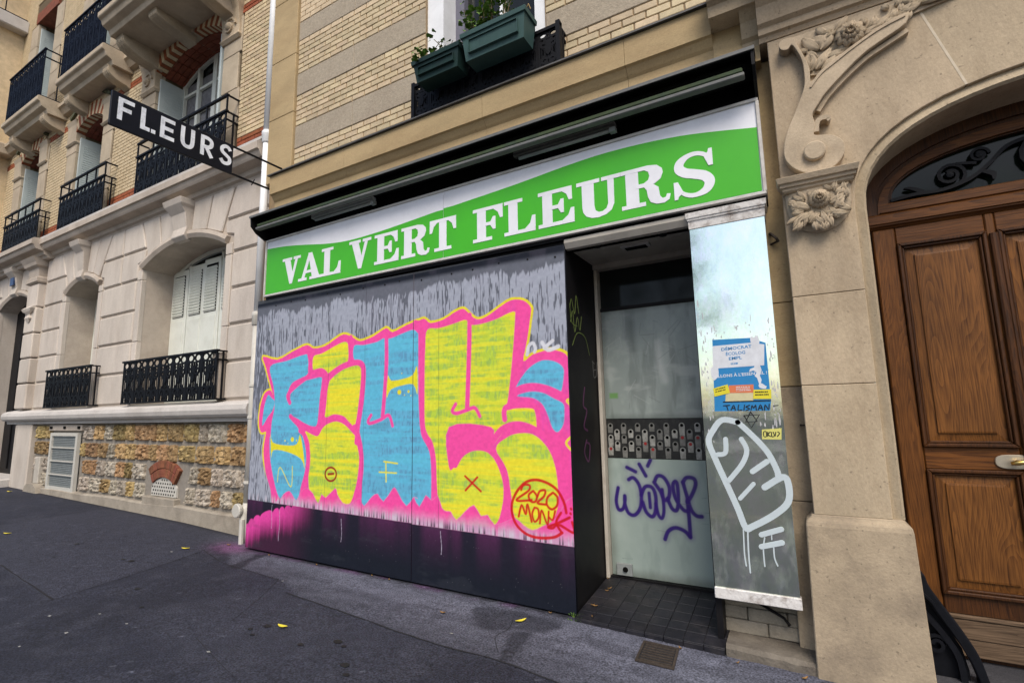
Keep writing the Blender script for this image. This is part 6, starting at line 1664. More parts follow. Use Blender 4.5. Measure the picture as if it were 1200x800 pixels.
b = MB(); b.lathe([(.0, -.014), (.02, -.012), (.024, 0)], (-1.44, 4.49, .165), 10, 'y'); b.build('lock_knob', M['dark_void'], SD)
MB().box(-1.60, -.5, 4.47, 4.57, .06, .105).build('sill_rail', M['black'], SE)

# tiled step
ST = thing('entrance_step', 'dark slate tiled doorstep sloping up to the shop door', 'step', (-1.1, 4.1, 0))
NT = 8
def fz(x, y): return np.interp(y, [3.70, 3.80, 4.5], [.012, .030, .098]) - .010 * (x + 1.6)


b = MB(); b.prism([(3.715, -.15), (4.6, -.15), (4.6, .088), (3.80, .018), (3.715, .004)], -1.60, -.545, SX); b.build('step_bed', mat('tile_grout', (.012, .012, .013), .8, .2, 10), ST)
ysr = [3.70, 3.815, 3.93, 4.065, 4.20, 4.335, 4.47]
for i in range(NT):
    xa, xb = -1.598 + i * 1.05 / NT, -1.598 + (i + 1) * 1.05 / NT
    for j in range(len(ysr) - 1):
        ya, yb_ = ysr[j], ysr[j + 1]
        g_ = .0013; dz = .002 * rnd.random()
        P4 = [(xa + g_, ya + g_), (xb - g_, ya + g_), (xb - g_, yb_ - g_), (xa + g_, yb_ - g_)]
        b_ = MB(); b_.loft([[(x, y, fz(x, y) - .02 + dz) for x, y in P4], [(x, y, fz(x, y) + dz) for x, y in P4]]); b_.build('tile', M['tile'], ST, bevel=.002)
    b_ = MB(); b_.box(xa + .002, xb - .002, 3.694, 3.712, gz(xa, 3.7) - .05, fz((xa + xb) / 2, 3.70) - .004); b_.build('riser_tile', M['tile'], ST, bevel=.002)
KS = thing('stone_kerb_block', 'rough pale stone kerb block below the mirrored pillar', 'stone block', (-.27, 3.85, -.05))
b = MB(); n_ = 9; vs = []
for i in range(n_):
    x = -.54 + .525 * i / (n_ - 1); j1, j2 = .012 * rnd.random(), .012 * rnd.random()
    zt = .035 - .018 * i / (n_ - 1)
    vs += [(x, 3.700 + j1, -.16), (x, 3.695 + j2, zt - .018 - j1), (x, 3.715 + j1, zt - j2 * .4), (x, 4.02, zt + .004), (x, 4.02, -.16)]
b.add(vs, [(5 * i + k, 5 * i + (k + 1) % 5, 5 * i + 5 + (k + 1) % 5, 5 * i + 5 + k) for i in range(n_ - 1) for k in range(5)] + [(0, 1, 2, 3, 4), tuple(range(5 * n_ - 5, 5 * n_))])
b.build('kerb_stone', M['kerbstone'], KS)

# mirrored pillar
MP = thing('mirrored_pillar', 'shop pillar clad in scratched mirror glass with white graffiti and peeling white sill', 'pillar', (-.34, 3.9, .03))
PX0, PX1 = -.588, -.09
for z0_, z1_, sp_ in ((.03, .115, (-.30,)), (.118, .20, (-.42, -.18)), (.203, .30, (-.28,))):
    cuts = [-.58, *sp_, -.06]
    for xa, xb in zip(cuts[:-1], cuts[1:]):
        MB().box(xa + .002, xb - .002, 3.93 + .012 * rnd.random(), 4.05, z0_, z1_).build('base_block', M['oldblock'], MP, bevel=.006)
MB().box(PX0 + .01, PX1 - .005, 3.765, 3.98, .30, 2.86).build('pillar_core', M['black'], MP)
m = bpy.data.materials.new('scratched_mirror'); m.use_nodes = True
nt = m.node_tree; N = nt.nodes; L = nt.links; bs = N["Principled BSDF"]
g_ = N.new("ShaderNodeNewGeometry"); mp_ = N.new("ShaderNodeMapping"); mp_.inputs["Scale"].default_value = (1, 1, .5)
L.new(g_.outputs["Position"], mp_.inputs[0])
n1 = N.new("ShaderNodeTexNoise"); n1.inputs["Scale"].default_value = 6; n1.inputs["Detail"].default_value = 10; n1.inputs["Roughness"].default_value = .7
L.new(mp_.outputs[0], n1.inputs["Vector"])
r1 = N.new("ShaderNodeValToRGB"); r1.color_ramp.elements[0].position = .5; r1.color_ramp.elements[1].position = .75
L.new(n1.outputs["Fac"], r1.inputs[0])
mr_ = N.new("ShaderNodeMapRange"); mr_.inputs[3].default_value = .07; mr_.inputs[4].default_value = .26
L.new(r1.outputs[0], mr_.inputs[0]); L.new(mr_.outputs[0], bs.inputs["Roughness"])
mm_ = N.new("ShaderNodeMapRange"); mm_.inputs[3].default_value = .98; mm_.inputs[4].default_value = .80
L.new(r1.outputs[0], mm_.inputs[0]); L.new(mm_.outputs[0], bs.inputs["Metallic"])
n6 = N.new("ShaderNodeTexNoise"); n6.inputs["Scale"].default_value = 9; n6.inputs["Detail"].default_value = 12; n6.inputs["Roughness"].default_value = .75
L.new(mp_.outputs[0], n6.inputs["Vector"])
r6 = N.new("ShaderNodeValToRGB"); r6.color_ramp.elements[0].position = .32; r6.color_ramp.elements[0].color = (.76, .83, .84, 1); r6.color_ramp.elements[1].position = .62; r6.color_ramp.elements[1].color = (.95, .96, .95, 1)
e6 = r6.color_ramp.elements.new(.47); e6.color = (.84, .95, .80, 1)  # green mottling in the mirror colour, painted in for the reflected trees
L.new(n6.outputs["Fac"], r6.inputs[0]); L.new(r6.outputs[0], bs.inputs["Base Color"])
bp_ = N.new("ShaderNodeBump"); bp_.inputs["Strength"].default_value = .05; bp_.inputs["Distance"].default_value = .01
n4 = N.new("ShaderNodeTexNoise"); n4.inputs["Scale"].default_value = 9
L.new(g_.outputs["Position"], n4.inputs["Vector"]); L.new(n4.outputs["Fac"], bp_.inputs["Height"]); L.new(bp_.outputs[0], bs.inputs["Normal"])
M['mirror'] = m
mo = MB().box(PX0, PX1, 3.752, 3.764, .37, 2.865).build('mirror_pane', M['mirror'], MP)
MB().box(PX0 - .004, PX1 + .008, 3.738, 3.80, .298, .368).build('peeling_sill', M['peel'], MP, bevel=.004)
MB().loft([[(PX0 - e, 3.752 - d, z), (PX1 + e, 3.752 - d, z), (PX1 + e, 3.95, z), (PX0 - e, 3.95, z)] for z, e, d in ((2.868, .0, .004), (2.868, .004, .008), (2.925, .006, .012), (2.928, .010, .02), (2.94, .012, .022), (2.945, .018, .028), (2.985, .02, .032), (2.99, .01, .02))]).build('pillar_cap', M['peel'], MP)
gw = mat('pale_grey_spray', (.50, .57, .60), .5, .05, 8)
for k, (w, pts) in enumerate(MIR):
    MB().ribbon(pts, w * .52, 3.7505 - .0004 * k, 3.7522, eps=1e-5).build('spray_stroke', gw, mo)
for w, pts in DRIP: MB().ribbon(pts, w, 3.7500, 3.7522, eps=1e-5).build('paint_drip', gw, mo)
ink = mat('black_marker', (.008, .008, .009), .5, .2, 5)
for k, t3 in enumerate(STAR): MB().ribbon(t3 + [t3[0]], .008, 3.7495 - .0005 * k, 3.7522, eps=2e-5, smooth=0).build('marker_star', ink, mo)
# smears of old paste and scraped paper around the poster
pm = mat('paper_residue', (.46, .46, .47), .8, .15, 15, dirt=(.25, .25, .27), dirt_amt=.6, dirt_scale=20)
for cx_, cz_, rx_, rz_, nn in ((-.13, 1.62, .028, .16, 40), (-.545, 1.85, .03, .30, 55), (-.34, 2.08, .22, .05, 45), (-.16, 1.44, .05, .06, 20), (-.54, 1.40, .03, .12, 20), (-.12, 1.95, .02, .15, 25)):
    b_ = MB()
    for q in range(nn // 2):
        x, z = rnd.gauss(cx_, rx_ * .6), rnd.gauss(cz_, rz_ * .6); w_, h_ = .002 + .005 * rnd.random(), .01 + .05 * rnd.random() ** 2
        x = min(max(x, PX0 + .015), PX1 - .015)
        b_.ribbon([(x, z), (x + .006 * (rnd.random() - .5), z + h_ * .5), (x + .008 * (rnd.random() - .5), z + h_)], [w_, w_ * 1.6, w_ * .5], 3.7514 - .00001 * q, 3.7522, caps=False)
    o = b_.build('paper_residue', pm, mo); o["kind"] = "stuff"

# ---------------------------------------------------------------- poster and stickers on the mirror
def flat(name, pts, y, m_, parent, th=.0006): return MB().prism(pts, y, y + th).build(name, m_, parent)


PO = thing('poster', 'torn blue and white campaign poster pasted on the mirrored pillar', 'poster', (-.33, 3.75, 1.53))
pb = mat('poster_blue', (.018, .20, .46), .6, .08, 20); pw = mat('poster_white', (.62, .64, .68), .7, .08, 20, dirt=(.45, .46, .5), dirt_amt=.5, dirt_scale=12)
flat('poster_sheet', POST['sheet'], 3.7492, pb, PO, .002)
flat('poster_white_field', POST['white'], 3.7484, pw, PO)
jag = lambda pts: [(x + .006 * (rnd.random() - .5), z + .006 * (rnd.random() - .5)) for x, z in cat_rom(pts, 3, True)]
flat('torn_patch', [(-.246, 2.028), (-.232, 2.034), (-.222, 2.022), (-.212, 2.037), (-.196, 2.034), (-.190, 1.99), (-.198, 1.965), (-.186, 1.93), (-.196, 1.90), (-.186, 1.865), (-.200, 1.835), (-.192, 1.80), (-.206, 1.765), (-.197, 1.735), (-.211, 1.69), (-.217, 1.72), (-.224, 1.75), (-.238, 1.762), (-.222, 1.79), (-.244, 1.80), (-.270, 1.792), (-.262, 1.812), (-.236, 1.822), (-.226, 1.86), (-.238, 1.90), (-.228, 1.95), (-.243, 1.98)], 3.7478, pw, PO); flat('torn_patch', jag(POST['torn2']), 3.7476, pw, PO); flat('torn_patch', jag(POST['torn3']), 3.7474, pw, PO)
flat('poster_orange_box', POST['orange'], 3.7484, mat('poster_orange', (.62, .17, .07), .6, .1, 20), PO); flat('poster_cream_box', POST['cream'], 3.7486, mat('poster_cream', (.55, .50, .30), .6, .1, 20), PO)


def text(s_, x0, x1, z, h, m_, parent, y, ang=0.0, name='poster_text'):
    c = bpy.data.curves.new(name, 'FONT'); c.body = s_; c.size = 1.0; c.extrude = 0.0; c.resolution_u = 2; c.offset = .02
    t = bpy.data.objects.new('tmp_text', c); COL.objects.link(t)
    bpy.context.view_layer.update()
    dg = bpy.context.evaluated_depsgraph_get()
    me = bpy.data.meshes.new_from_object(t.evaluated_get(dg)); bpy.data.objects.remove(t, do_unlink=True); bpy.data.curves.remove(c)
    co = np.zeros(len(me.vertices) * 3); me.vertices.foreach_get('co', co); co = co.reshape(-1, 3)
    mn, mx_ = co.min(0), co.max(0)
    u = x0 + (co[:, 0] - mn[0]) / (mx_[0] - mn[0]) * (x1 - x0); v = (co[:, 1] - mn[1]) / (mx_[1] - mn[1]) * h
    zz = z + v + (u - x0) * ang
    me.vertices.foreach_set('co', np.stack([u, np.full(len(u), y), zz], 1).astype(np.float32).ravel()); me.update()
    me.materials.clear(); me.materials.append(m_)
    o = bpy.data.objects.new(name, me); return reg(o, parent)


def print_line(x0, x1, z, h, m_, parent, y, ang=0.0, name='print_line'):
    """a line of print too small to read: short marks of uneven width"""
    b_ = MB(); x = x0
    while x < x1 - .004:
        w_ = min(.004 + .008 * rnd.random(), x1 - x); zz = z + (x - x0) * ang
        b_.prism([(x, zz), (x + w_, zz + w_ * ang), (x + w_, zz + w_ * ang + h), (x, zz + h)], y, y + .0003); x += w_ + (.0015 if rnd.random() < .7 else .004)
    return b_.build(name, m_, parent)


text('DÉMOCRAT', -.434, -.240, 1.947, .028, pb, PO, 3.7480, .045)
text('ÉCOLOG', -.407, -.283, 1.912, .028, pb, PO, 3.7480, .045)
text('EMPL', -.390, -.306, 1.880, .022, pb, PO, 3.7480, .045)
print_line(-.380, -.335, 1.848, .012, pb, PO, 3.7480, .045)
text("ALLONS À L'ESSENTIEL !", -.490, -.162, 1.762, .026, pw, PO, 3.7486, .03)
for k in range(3): print_line(-.36, -.27, 1.69 - .012 * k, .005, pw, PO, 3.7479)
yel = mat('sticker_yellow', (.66, .58, .03), .55, .06, 20)
for key, lab, tx in (('yl', 'small yellow printed sticker on the left of the orange poster box', 'l'), ('yr', 'small yellow printed sticker right of the orange poster box', 'r'), ('yb', 'pale yellow sticker with a black handwritten tag below the poster', 'b')):
    p_ = POST[key]; cxm = sum(q[0] for q in p_) / 4; czm = min(q[1] for q in p_)
    so_ = flat('sticker', p_, 3.7466, yel if key != 'yb' else mat('sticker_pale', (.60, .57, .16), .55, .08, 20), None, .001)
    tag(so_, lab, 'sticker')
    xs_ = [q[0] for q in p_]
    if key == 'yl':
        for zq in (1.676, 1.660): print_line(min(xs_) + .014, max(xs_) - .026, zq, .007, ink, so_, 3.7462, .24)
    elif key == 'yr':
        for zq in (1.650, 1.632): print_line(min(xs_) + .014, max(xs_) - .016, zq, .008, ink, so_, 3.7462)
    else:
        for pts in TAL[-6:]: MB().ribbon(pts, .006, 3.7460, 3.7465, smooth=3, caps=False).build('sticker_tag', ink, so_)
for k, pts in enumerate(TAL[:-6]): MB().ribbon(pts, .006 if k else .007, 3.7470 - .00005 * k, 3.7484, smooth=3, eps=1e-5).build('marker_writing', ink, PO)

# ---------------------------------------------------------------- floor grate
GT = thing('floor_grate', 'small rusty metal grate set in the pavement by the doorstep', 'grate', (-.93, 3.5, gz(-.93, 3.5)))
gq = [(-1.04, 3.345), (-.80, 3.355), (-.825, 3.635), (-1.06, 3.63)]
def gq_pt(u, v, dz):
    a = (gq[0][0] * (1 - u) + gq[1][0] * u, gq[0][1] * (1 - u) + gq[1][1] * u); c = (gq[3][0] * (1 - u) + gq[2][0] * u, gq[3][1] * (1 - u) + gq[2][1] * u)
    x, y = a[0] * (1 - v) + c[0] * v, a[1] * (1 - v) + c[1] * v
    return (x, y, gz(x, y) + dz)


def gbar(u0, u1, v0, v1, z0, z1, name, m_):
    q = [(u0, v0), (u1, v0), (u1, v1), (u0, v1)]
    MB().loft([[gq_pt(u, v, z0) for u, v in q], [gq_pt(u, v, z1) for u, v in q]]).build(name, m_, GT)


gbar(0, 1, 0, 1, -.02, .008, 'grate_pan', M['crack'])
for a in ((0, 1, 0, .07), (0, 1, .93, 1), (0, .06, .07, .93), (.94, 1, .07, .93)): gbar(*a, .006, .016, 'grate_frame', M['rust'])
for k in range(7): gbar(.09, .91, .11 + k * .12, .16 + k * .12, .006, .013, 'grate_bar', M['rust'])

# ---------------------------------------------------------------- window planters and plants
def planter(label, xa, xb, z0, z1, y0, y1, m_, rim):
    t_ = thing('window_planter', label, 'planter', ((xa + xb) / 2, (y0 + y1) / 2, z0))
    e = .035
    MB().loft([[(xa + k, y0 + k, z), (xb - k, y0 + k, z), (xb - k, y1 - k * .3, z), (xa + k, y1 - k * .3, z)] for z, k in ((z0, e), (z0 + .03, e * .9), (z1 - .045, .010), (z1 - .042, -.006), (z1, -.010), (z1 + .002, .012), (z1 - .03, .015))]).build('planter_box', m_, t_)
    fr_ = MB(); w_ = xb - xa
    for za, zb in ((z0 + .055, z0 + .060), (z1 - .085, z1 - .080)):
        fr_.box(xa + w_ * .12, xb - w_ * .12, y0 + .0, y0 + .03, za, zb)
    for x in (xa + w_ * .12, xb - w_ * .12): fr_.box(x - .003, x + .003, y0 + .0, y0 + .03, z0 + .055, z1 - .08)
    fr_.build('planter_moulding', m_, t_)
    MB().box(xa + .02, xb - .02, y0 + .02, y1 - .02, z1 - .04, z1 - .03).build('soil', M['stem'], t_)
    return t_


planter('long pale green plastic planter hung on the window railing', -2.49, -1.80, 4.845, 5.115, 3.52, 3.745, M['planter2'], .01)
planter('short dark green plastic planter hung on the window railing', -3.09, -2.52, 4.845, 5.065, 3.52, 3.74, M['planter'], .01)


def plant(label, spots, lr, nleaf, h):
    t_ = thing('potted_plant', label, 'plant', spots[0])
    s_ = MB(); l_ = MB()
    for (x, y, z) in spots:
        for k in range(4):
            dx, dy, hh = rnd.gauss(0, .10), rnd.gauss(-.01, .05), h * (.35 + .85 * rnd.random())
            s_.tube([(x, y, z - .03), (x + dx * .4, y + dy * .4, z + hh * .5), (x + dx, y + dy, z + hh)], [.006, .005, .003], 5)
            for q in range(nleaf):
                t = .15 + .95 * rnd.random()
                c = Vector((x + dx * t + rnd.gauss(0, .035), y + dy * t + rnd.gauss(0, .035), z + hh * t + rnd.gauss(0, .02)))
                n_ = Vector((rnd.gauss(0, .5), rnd.gauss(-.3, .5), 1)).normalized(); a = n_.cross(Vector((0, 0, 1)) if abs(n_.z) < .9 else Vector((1, 0, 0))).normalized(); bb = n_.cross(a)
                r_ = lr * (.6 + .7 * rnd.random())
                ring = [c + (a * math.cos(u) + bb * math.sin(u)) * r_ * (1 + .15 * math.cos(5 * u)) + n_ * (.25 * r_ * (math.cos(2 * u))) for u in np.linspace(0, 2 * math.pi, 10)[:-1]]
                o_ = len(l_.v); l_.add([tuple(c)] + [tuple(v) for v in ring], [(0, i_ + 1, (i_ + 1) % 9 + 1) for i_ in range(9)])
    s_.build('stem', M['stem'], t_); l_.build('leaves', M['leaf'], t_, recalc=False)
    return t_


plant('small leafy green plant growing from the short planter', [(-3.05, 3.58, 5.04), (-2.95, 3.58, 5.05), (-2.84, 3.60, 5.05), (-2.70, 3.60, 5.05)], .022, 8, .15)
plant('taller green plant growing from the long planter', [(-2.40, 3.62, 5.10), (-2.30, 3.64, 5.10), (-2.20, 3.62, 5.10), (-2.08, 3.64, 5.10)], .026, 16, .42)
b = MB()
t_ = thing('dry_plant', 'dry bare tan stems at the end of the long planter', 'plant', (-1.9, 3.64, 5.09))
for x in (-1.94, -1.88, -1.84): b.tube([(x, 3.64, 5.08), (x - .02, 3.63, 5.16), (x + .03, 3.62, 5.21), (x + .05, 3.62, 5.15)], [.007, .006, .006, .004], 5)
b.build('dry_stem', mat('dry_stem', (.40, .28, .12), .8, .2, 20), t_)

# ---------------------------------------------------------------- fallen leaves
def fallen(x, y, a, L_, m_, lab):
    b_ = MB(); n_ = 6; vs = []
    for i in range(n_ + 1):
        t = i / n_; w = .38 * L_ * math.sin(math.pi * (.06 + .9 * t))
        for s in (-1, 0, 1):
            u, v = (t - .5) * L_, s * w / 2
            vs.append((u * math.cos(a) - v * math.sin(a), u * math.sin(a) + v * math.cos(a), .004 + .006 * abs(s) + .008 * (t - .5) ** 2 * 4))
    b_.add(vs, [(3 * i + k, 3 * i + k + 1, 3 * i + 4 + k, 3 * i + 3 + k) for i in range(n_) for k in range(2)])
    me = b_.mesh('fallen_leaf', recalc=False); me.materials.append(m_)
    o_ = bpy.data.objects.new('fallen_leaf', me); reg(o_, None, (x, y, gz(x, y) + .006)); tag(o_, lab, 'leaf', 'fallen leaves on the pavement')


for x, y, a, L_, y_, lab in ((-13.4, 3.82, .3, .16, 1, 'yellow fallen leaf on asphalt near the stone pier'), (-9.06, 2.61, .5, .13, 1, 'yellow fallen leaf on the dark asphalt'), (-6.36, 3.4, .4, .13, 1, 'yellow fallen leaf at the asphalt joint before the downpipe'), (-6.07, 3.74, .2, .08, 0, 'tan fallen leaf below the downpipe'),
                         (-3.49, 2.6, .1, .12, 1, 'yellow fallen leaf beside the black gum spots'), (-1.95, 3.50, 1.0, .115, 1, 'bright yellow fallen leaf at the foot of the hoarding'), (-2.57, 3.35, .2, .06, 0, 'small tan leaf on the pale pavement strip')):
    fallen(x, y, a, L_ * .8, M['yellow_leaf'] if y_ else M['tan_leaf'], lab)
for k in range(14):
    if k < 6: x, y = -1.58 + rnd.random() * .12, 3.72 + rnd.random() * .75; z = fz(x, y) + .004
    elif k < 11: x, y = -5.6 + 3.9 * rnd.random(), 3.70 + .05 * rnd.random(); z = None
    else: x, y = -.9 + .85 * rnd.random(), 3.62 + .05 * rnd.random(); z = None
    fallen(x, y, rnd.random() * 3, .025 + .02 * rnd.random(), M['tan_leaf'], ('tiny brown leaf scrap on the tiled doorstep' if k < 6 else 'tiny brown leaf scrap in the gap under the graffiti hoarding' if k < 11 else 'tiny brown leaf scrap in front of the stone kerb block'))
    if z is not None: bpy.context.scene.collection.objects[-1].location.z = z
WDS = thing('weed', 'tiny green weed at the corner of the hoarding', 'weed', (-1.58, 3.68, gz(-1.58, 3.68)))
l_ = MB()
for q in range(40):
    a = rnd.random() * 6.28; r_ = .01 + .045 * rnd.random(); h = .06 * rnd.random()
    c = (-1.58 + r_ * math.cos(a), 3.68 + r_ * math.sin(a) * .6, gz(-1.58, 3.68) + .004 + h)
    l_.add([(c[0], c[1], c[2]), (c[0] + .012 * math.cos(a), c[1] + .006, c[2] + .01), (c[0] + .016 * math.cos(a), c[1] - .006, c[2] + .012)], [(0, 1, 2)])
l_.build('weed_leaves', M['leaf'], WDS, recalc=False)

# ================================================================== ACROSS THE STREET (seen in the mirror glass and panes)
m_bark = mat('bark', (.10, .08, .06), .9, .3, 12, .5, 30)
m_tleaf = mat('tree_leaf', (.06, .12, .02), .7, .4, 3, hue=(.11, .19, .04))


def street_tree(label, x, y, h, rc, n_leaf, seed):
    r = random.Random(seed); z0 = gz(x, y)
    t_ = thing('street_tree', label, 'tree', (x, y, z0), 'street trees on the far pavement')
    tr_ = MB(); tr_.tube([(x, y, z0 - .1), (x + .05, y, z0 + h * .3), (x - .04, y + .05, z0 + h * .6), (x, y, z0 + h * .9)], [.2, .16, .10, .03], 10)
    tips = []
    for k in range(11):
        a = k * 2.4; zb_ = h * (.38 + .045 * k); L_ = rc * (.9 - .04 * k)
        tip = (x + L_ * math.cos(a), y + L_ * math.sin(a), z0 + zb_ + L_ * .7)
        tr_.tube([(x, y, z0 + zb_), (x + L_ * .5 * math.cos(a), y + L_ * .5 * math.sin(a), z0 + zb_ + L_ * .25), tip], [.07, .045, .015], 6); tips.append(tip)
    tr_.build('trunk', m_bark, t_)
    lv = MB(); vs = []; fs = []
    cl = [(tp[0] + r.gauss(0, .5), tp[1] + r.gauss(0, .5), tp[2] + r.gauss(0, .4)) for tp in tips for _ in range(4)]
    for q in range(n_leaf):
        c = r.choice(cl); p = Vector((c[0] + r.gauss(0, .42), c[1] + r.gauss(0, .42), c[2] + r.gauss(0, .36)))
        u = Vector((r.gauss(0, 1), r.gauss(0, 1), r.gauss(0, 1))).normalized(); v = u.orthogonal().normalized(); s = .055 + .05 * r.random()
        o_ = len(vs); vs += [tuple(p - u * s), tuple(p + v * s * .6), tuple(p + u * s), tuple(p - v * s * .6)]; fs.append((o_, o_ + 1, o_ + 2, o_ + 3))
    lv.add(vs, fs); o = lv.build('crown', m_tleaf, t_, recalc=False)


street_tree('leafy street tree with a broad crown across the road, opposite the mirrored pillar', -5.6, -18.0, 12.5, 2.6, 3000, 1)
street_tree('leafy street tree across the road, opposite the oak door', 6.5, -16.4, 10.4, 2.4, 6000, 2)
street_tree('leafy street tree across the road, opposite the millstone basement', -11.5, -16.4, 11.0, 2.4, 6000, 3)

# far side of the road: kerb, pavement, lane line and a low stone parapet, as the mirror glass shows them
xs2 = [-60, -30, -15, -5, 5, 15, 30, 60]
sheet('far_pavement', xs2, [-22, -18, -14.0], .13, M['asphalt_edge'])
sheet('lane_line', xs2, [-6.62, -6.5], .004, mat('road_paint', (.55, .55, .53), .7, .1, 8))
PW = thing('parapet_wall', 'low pale stone parapet wall along the far side of the road', 'wall', (0, -22, -.1))
for i in range(24):
    x = -36 + 3 * i
    MB().box(x, x + 2.985, -22.4, -22, gz(x, -20) - .5, gz(x + 1.5, -20) + 1.05).build('parapet_stone', M['limestone'], PW, bevel=.03)
    MB().box(x, x + 2.985, -22.5, -21.9, gz(x + 1.5, -20) + 1.052, gz(x + 1.5, -20) + 1.2).build('coping_stone', M['sillstone'], PW, bevel=.03)
b = MB(); b.tube([(-.40, 3.93, .27), (-.30, 3.90, .235), (-.20, 3.885, .19), (-.165, 3.88, .15)], .010, 6); b.build('cable_stub', M['black'], MP)
# ---------------------------------------------------------------- worn pavement surface (colours of asphalt repairs, damp marks and overspray)
def pave_colors(X, Y):
    P = Paint(X, Y, (.040, .041, .050))
    n1 = vnoise(X + 40, Y + 40, .8, .8, 61, 5); n2 = vnoise(X + 40, Y + 40, 5, 5, 62, 5); n3 = vnoise(X + 40, Y + 40, 26, 26, 63, 4); n4 = vnoise(X + 40, Y + 40, 2.2, 9, 64, 4)
    P.C *= (.75 + .5 * n1)[..., None]
    P.lay(sstep(.48, .70, n2) * .55, (.070, .069, .076))
    # rectangular asphalt repair
    P.lay(P.poly([(-9.8, 2.22), (-5.80, 2.0), (-6.13, 3.5), (-6.0, 4.2), (-9.8, 4.2)], .02) * .7, (.072, .072, .081))
    P.lay(P.poly([(-4.9, 2.2), (-3.9, 2.0), (-2.6, 1.9), (-2.0, 2.9), (-4.2, 3.1)], .12) * .45, (.072, .072, .080))
    # pale worn band at the foot of the shopfront
    ed = np.interp(X, [-6.6, -5.75, -5.35, -4.5, -3.9, -3.24, -2.6, -2.16, -1.8, -1.4, -.6, .4, 1.2], [3.75, 3.55, 3.31, 3.27, 3.06, 3.0, 2.94, 2.92, 2.93, 2.88, 2.6, 2.5, 2.4])
    ed = ed + .05 * (n2 - .5)
    band = sstep(-.03, .06, Y - ed) * sstep(-6.9, -5.7, X)
    P.lay(band * (.55 + .45 * n2), (.15, .147, .15))
    P.lay(band * sstep(.1, .55, Y - ed) * (.35 + .6 * n4), (.27, .262, .265))
    P.lay(band * sstep(.48, .66, n4) * .5, (.075, .073, .078))
    P.lay(sstep(.55, .75, n1) * sstep(-1.2, -.2, X) * .4, (.12, .118, .125))
    # grime right at the wall
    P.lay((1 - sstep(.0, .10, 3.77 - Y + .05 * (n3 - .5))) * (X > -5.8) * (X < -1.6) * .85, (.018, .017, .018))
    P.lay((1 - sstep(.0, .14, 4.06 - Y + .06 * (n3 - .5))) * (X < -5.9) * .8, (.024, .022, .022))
    # damp marks
    for poly, s_, a_ in (([(-5.5, 3.74), (-5.40, 3.60), (-5.35, 3.45), (-5.32, 3.27), (-5.14, 3.28), (-5.2, 3.42), (-5.28, 3.55), (-5.33, 3.74)], .02, .85), ([(-2.38, 3.62), (-2.33, 3.42), (-2.12, 3.27), (-1.95, 3.36), (-1.75, 3.42), (-1.66, 3.62)], .03, .7), ([(-1.93, 3.32), (-1.87, 3.1), (-1.81, 2.93), (-1.74, 2.95), (-1.74, 3.1), (-1.78, 3.34)], .02, .7)):
        m_ = sd_poly(X, Y, cat_rom(poly, 4, True)) + .10 * (n2 - .5)
        P.lay((1 - sstep(-s_, s_, m_)) * a_, (.030, .030, .034))
    # pink overspray at the corner of the hoarding
    P.lay(np.exp(-(((X + 5.95) / .28) ** 2 + ((Y - 3.72) / .16) ** 2)) * .55 * (.6 + .6 * n3), (.42, .10, .26))
    P.lay(np.exp(-((Y - 3.74) / .05) ** 2) * sstep(-6, -5.7, X) * (1 - sstep(-2.2, -1.7, X)) * sstep(.4, .7, n2) * .35, (.3, .09, .24))
    # walked-in dark specks and pale flecks
    rs = np.random.RandomState(5)
    sp = rs.rand(*X.shape)
    P.lay((sp > .9985) * .6, (.22, .22, .22))
    P.C *= (.31 + .36 * n3)[..., None] * np.array([.93, .99, 1.26])
    return P.C


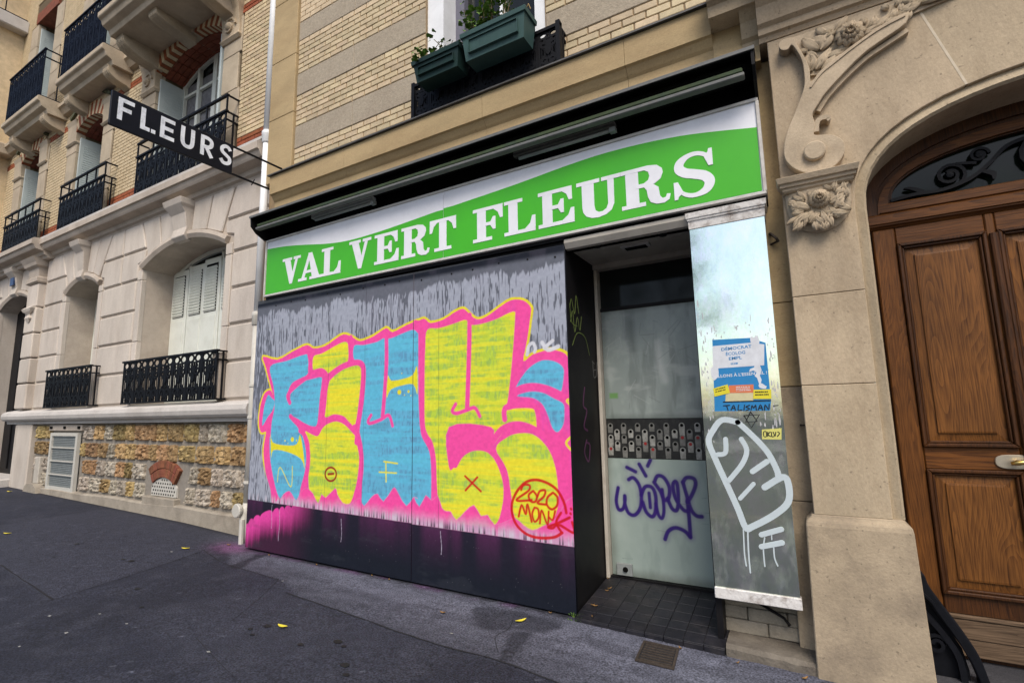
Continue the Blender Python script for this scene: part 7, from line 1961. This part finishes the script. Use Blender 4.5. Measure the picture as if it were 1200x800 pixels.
def painted_ground(name, x0, x1, y0, y1, nx, ny, lift):
    us = np.linspace(0, 1, nx); U = x0 + (x1 - x0) * (1 - (1 - us) ** 1.0)
    X, Y = np.meshgrid(U, np.linspace(y0, y1, ny))
    Z = np.interp(X, _GX, _GZ) - .012 * (3.9 - Y) + lift
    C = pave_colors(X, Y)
    i = np.arange(nx * ny).reshape(ny, nx)
    q = np.stack([i[:-1, :-1].ravel(), i[:-1, 1:].ravel(), i[1:, 1:].ravel(), i[1:, :-1].ravel()], 1).astype(np.int32)
    me = bpy.data.meshes.new(name)
    me.vertices.add(nx * ny); me.vertices.foreach_set("co", np.stack([X, Y, Z], -1).astype(np.float32).ravel())
    me.loops.add(q.size); me.loops.foreach_set("vertex_index", q.ravel())
    me.polygons.add(len(q)); me.polygons.foreach_set("loop_start", (np.arange(len(q)) * 4).astype(np.int32)); me.update(calc_edges=True)
    at = me.attributes.new("paint", 'FLOAT_COLOR', 'POINT')
    cols = np.ones((nx * ny, 4), np.float32); cols[:, :3] = C.reshape(-1, 3); at.data.foreach_set("color", cols.ravel())
    m_ = bpy.data.materials.new('worn_asphalt'); m_.use_nodes = True
    nt = m_.node_tree; N = nt.nodes; L = nt.links; bs = N["Principled BSDF"]
    bs.inputs["Roughness"].default_value = .75; bs.inputs["Specular IOR Level"].default_value = .3
    a_ = N.new("ShaderNodeAttribute"); a_.attribute_name = "paint"
    g_ = N.new("ShaderNodeNewGeometry"); n2 = N.new("ShaderNodeTexNoise"); n2.inputs["Scale"].default_value = 85; n2.inputs["Detail"].default_value = 3
    L.new(g_.outputs["Position"], n2.inputs["Vector"])
    r2 = N.new("ShaderNodeValToRGB"); r2.color_ramp.elements[0].position = .3; r2.color_ramp.elements[1].position = .72
    r2.color_ramp.elements[0].color = (.30, .30, .30, 1); r2.color_ramp.elements[1].color = (1.95, 1.95, 1.97, 1)
    L.new(n2.outputs["Fac"], r2.inputs[0])
    mx = N.new("ShaderNodeMix"); mx.data_type = 'RGBA'; mx.blend_type = 'MULTIPLY'; mx.inputs[0].default_value = 1
    L.new(a_.outputs["Color"], mx.inputs[6]); L.new(r2.outputs[0], mx.inputs[7]); L.new(mx.outputs[2], bs.inputs["Base Color"])
    bp = N.new("ShaderNodeBump"); bp.inputs["Strength"].default_value = .5; bp.inputs["Distance"].default_value = .006
    L.new(n2.outputs["Fac"], bp.inputs["Height"]); L.new(bp.outputs[0], bs.inputs["Normal"])
    me.materials.append(m_)
    o = bpy.data.objects.new(name, me); reg(o, None); o["kind"] = 'structure'
    return o


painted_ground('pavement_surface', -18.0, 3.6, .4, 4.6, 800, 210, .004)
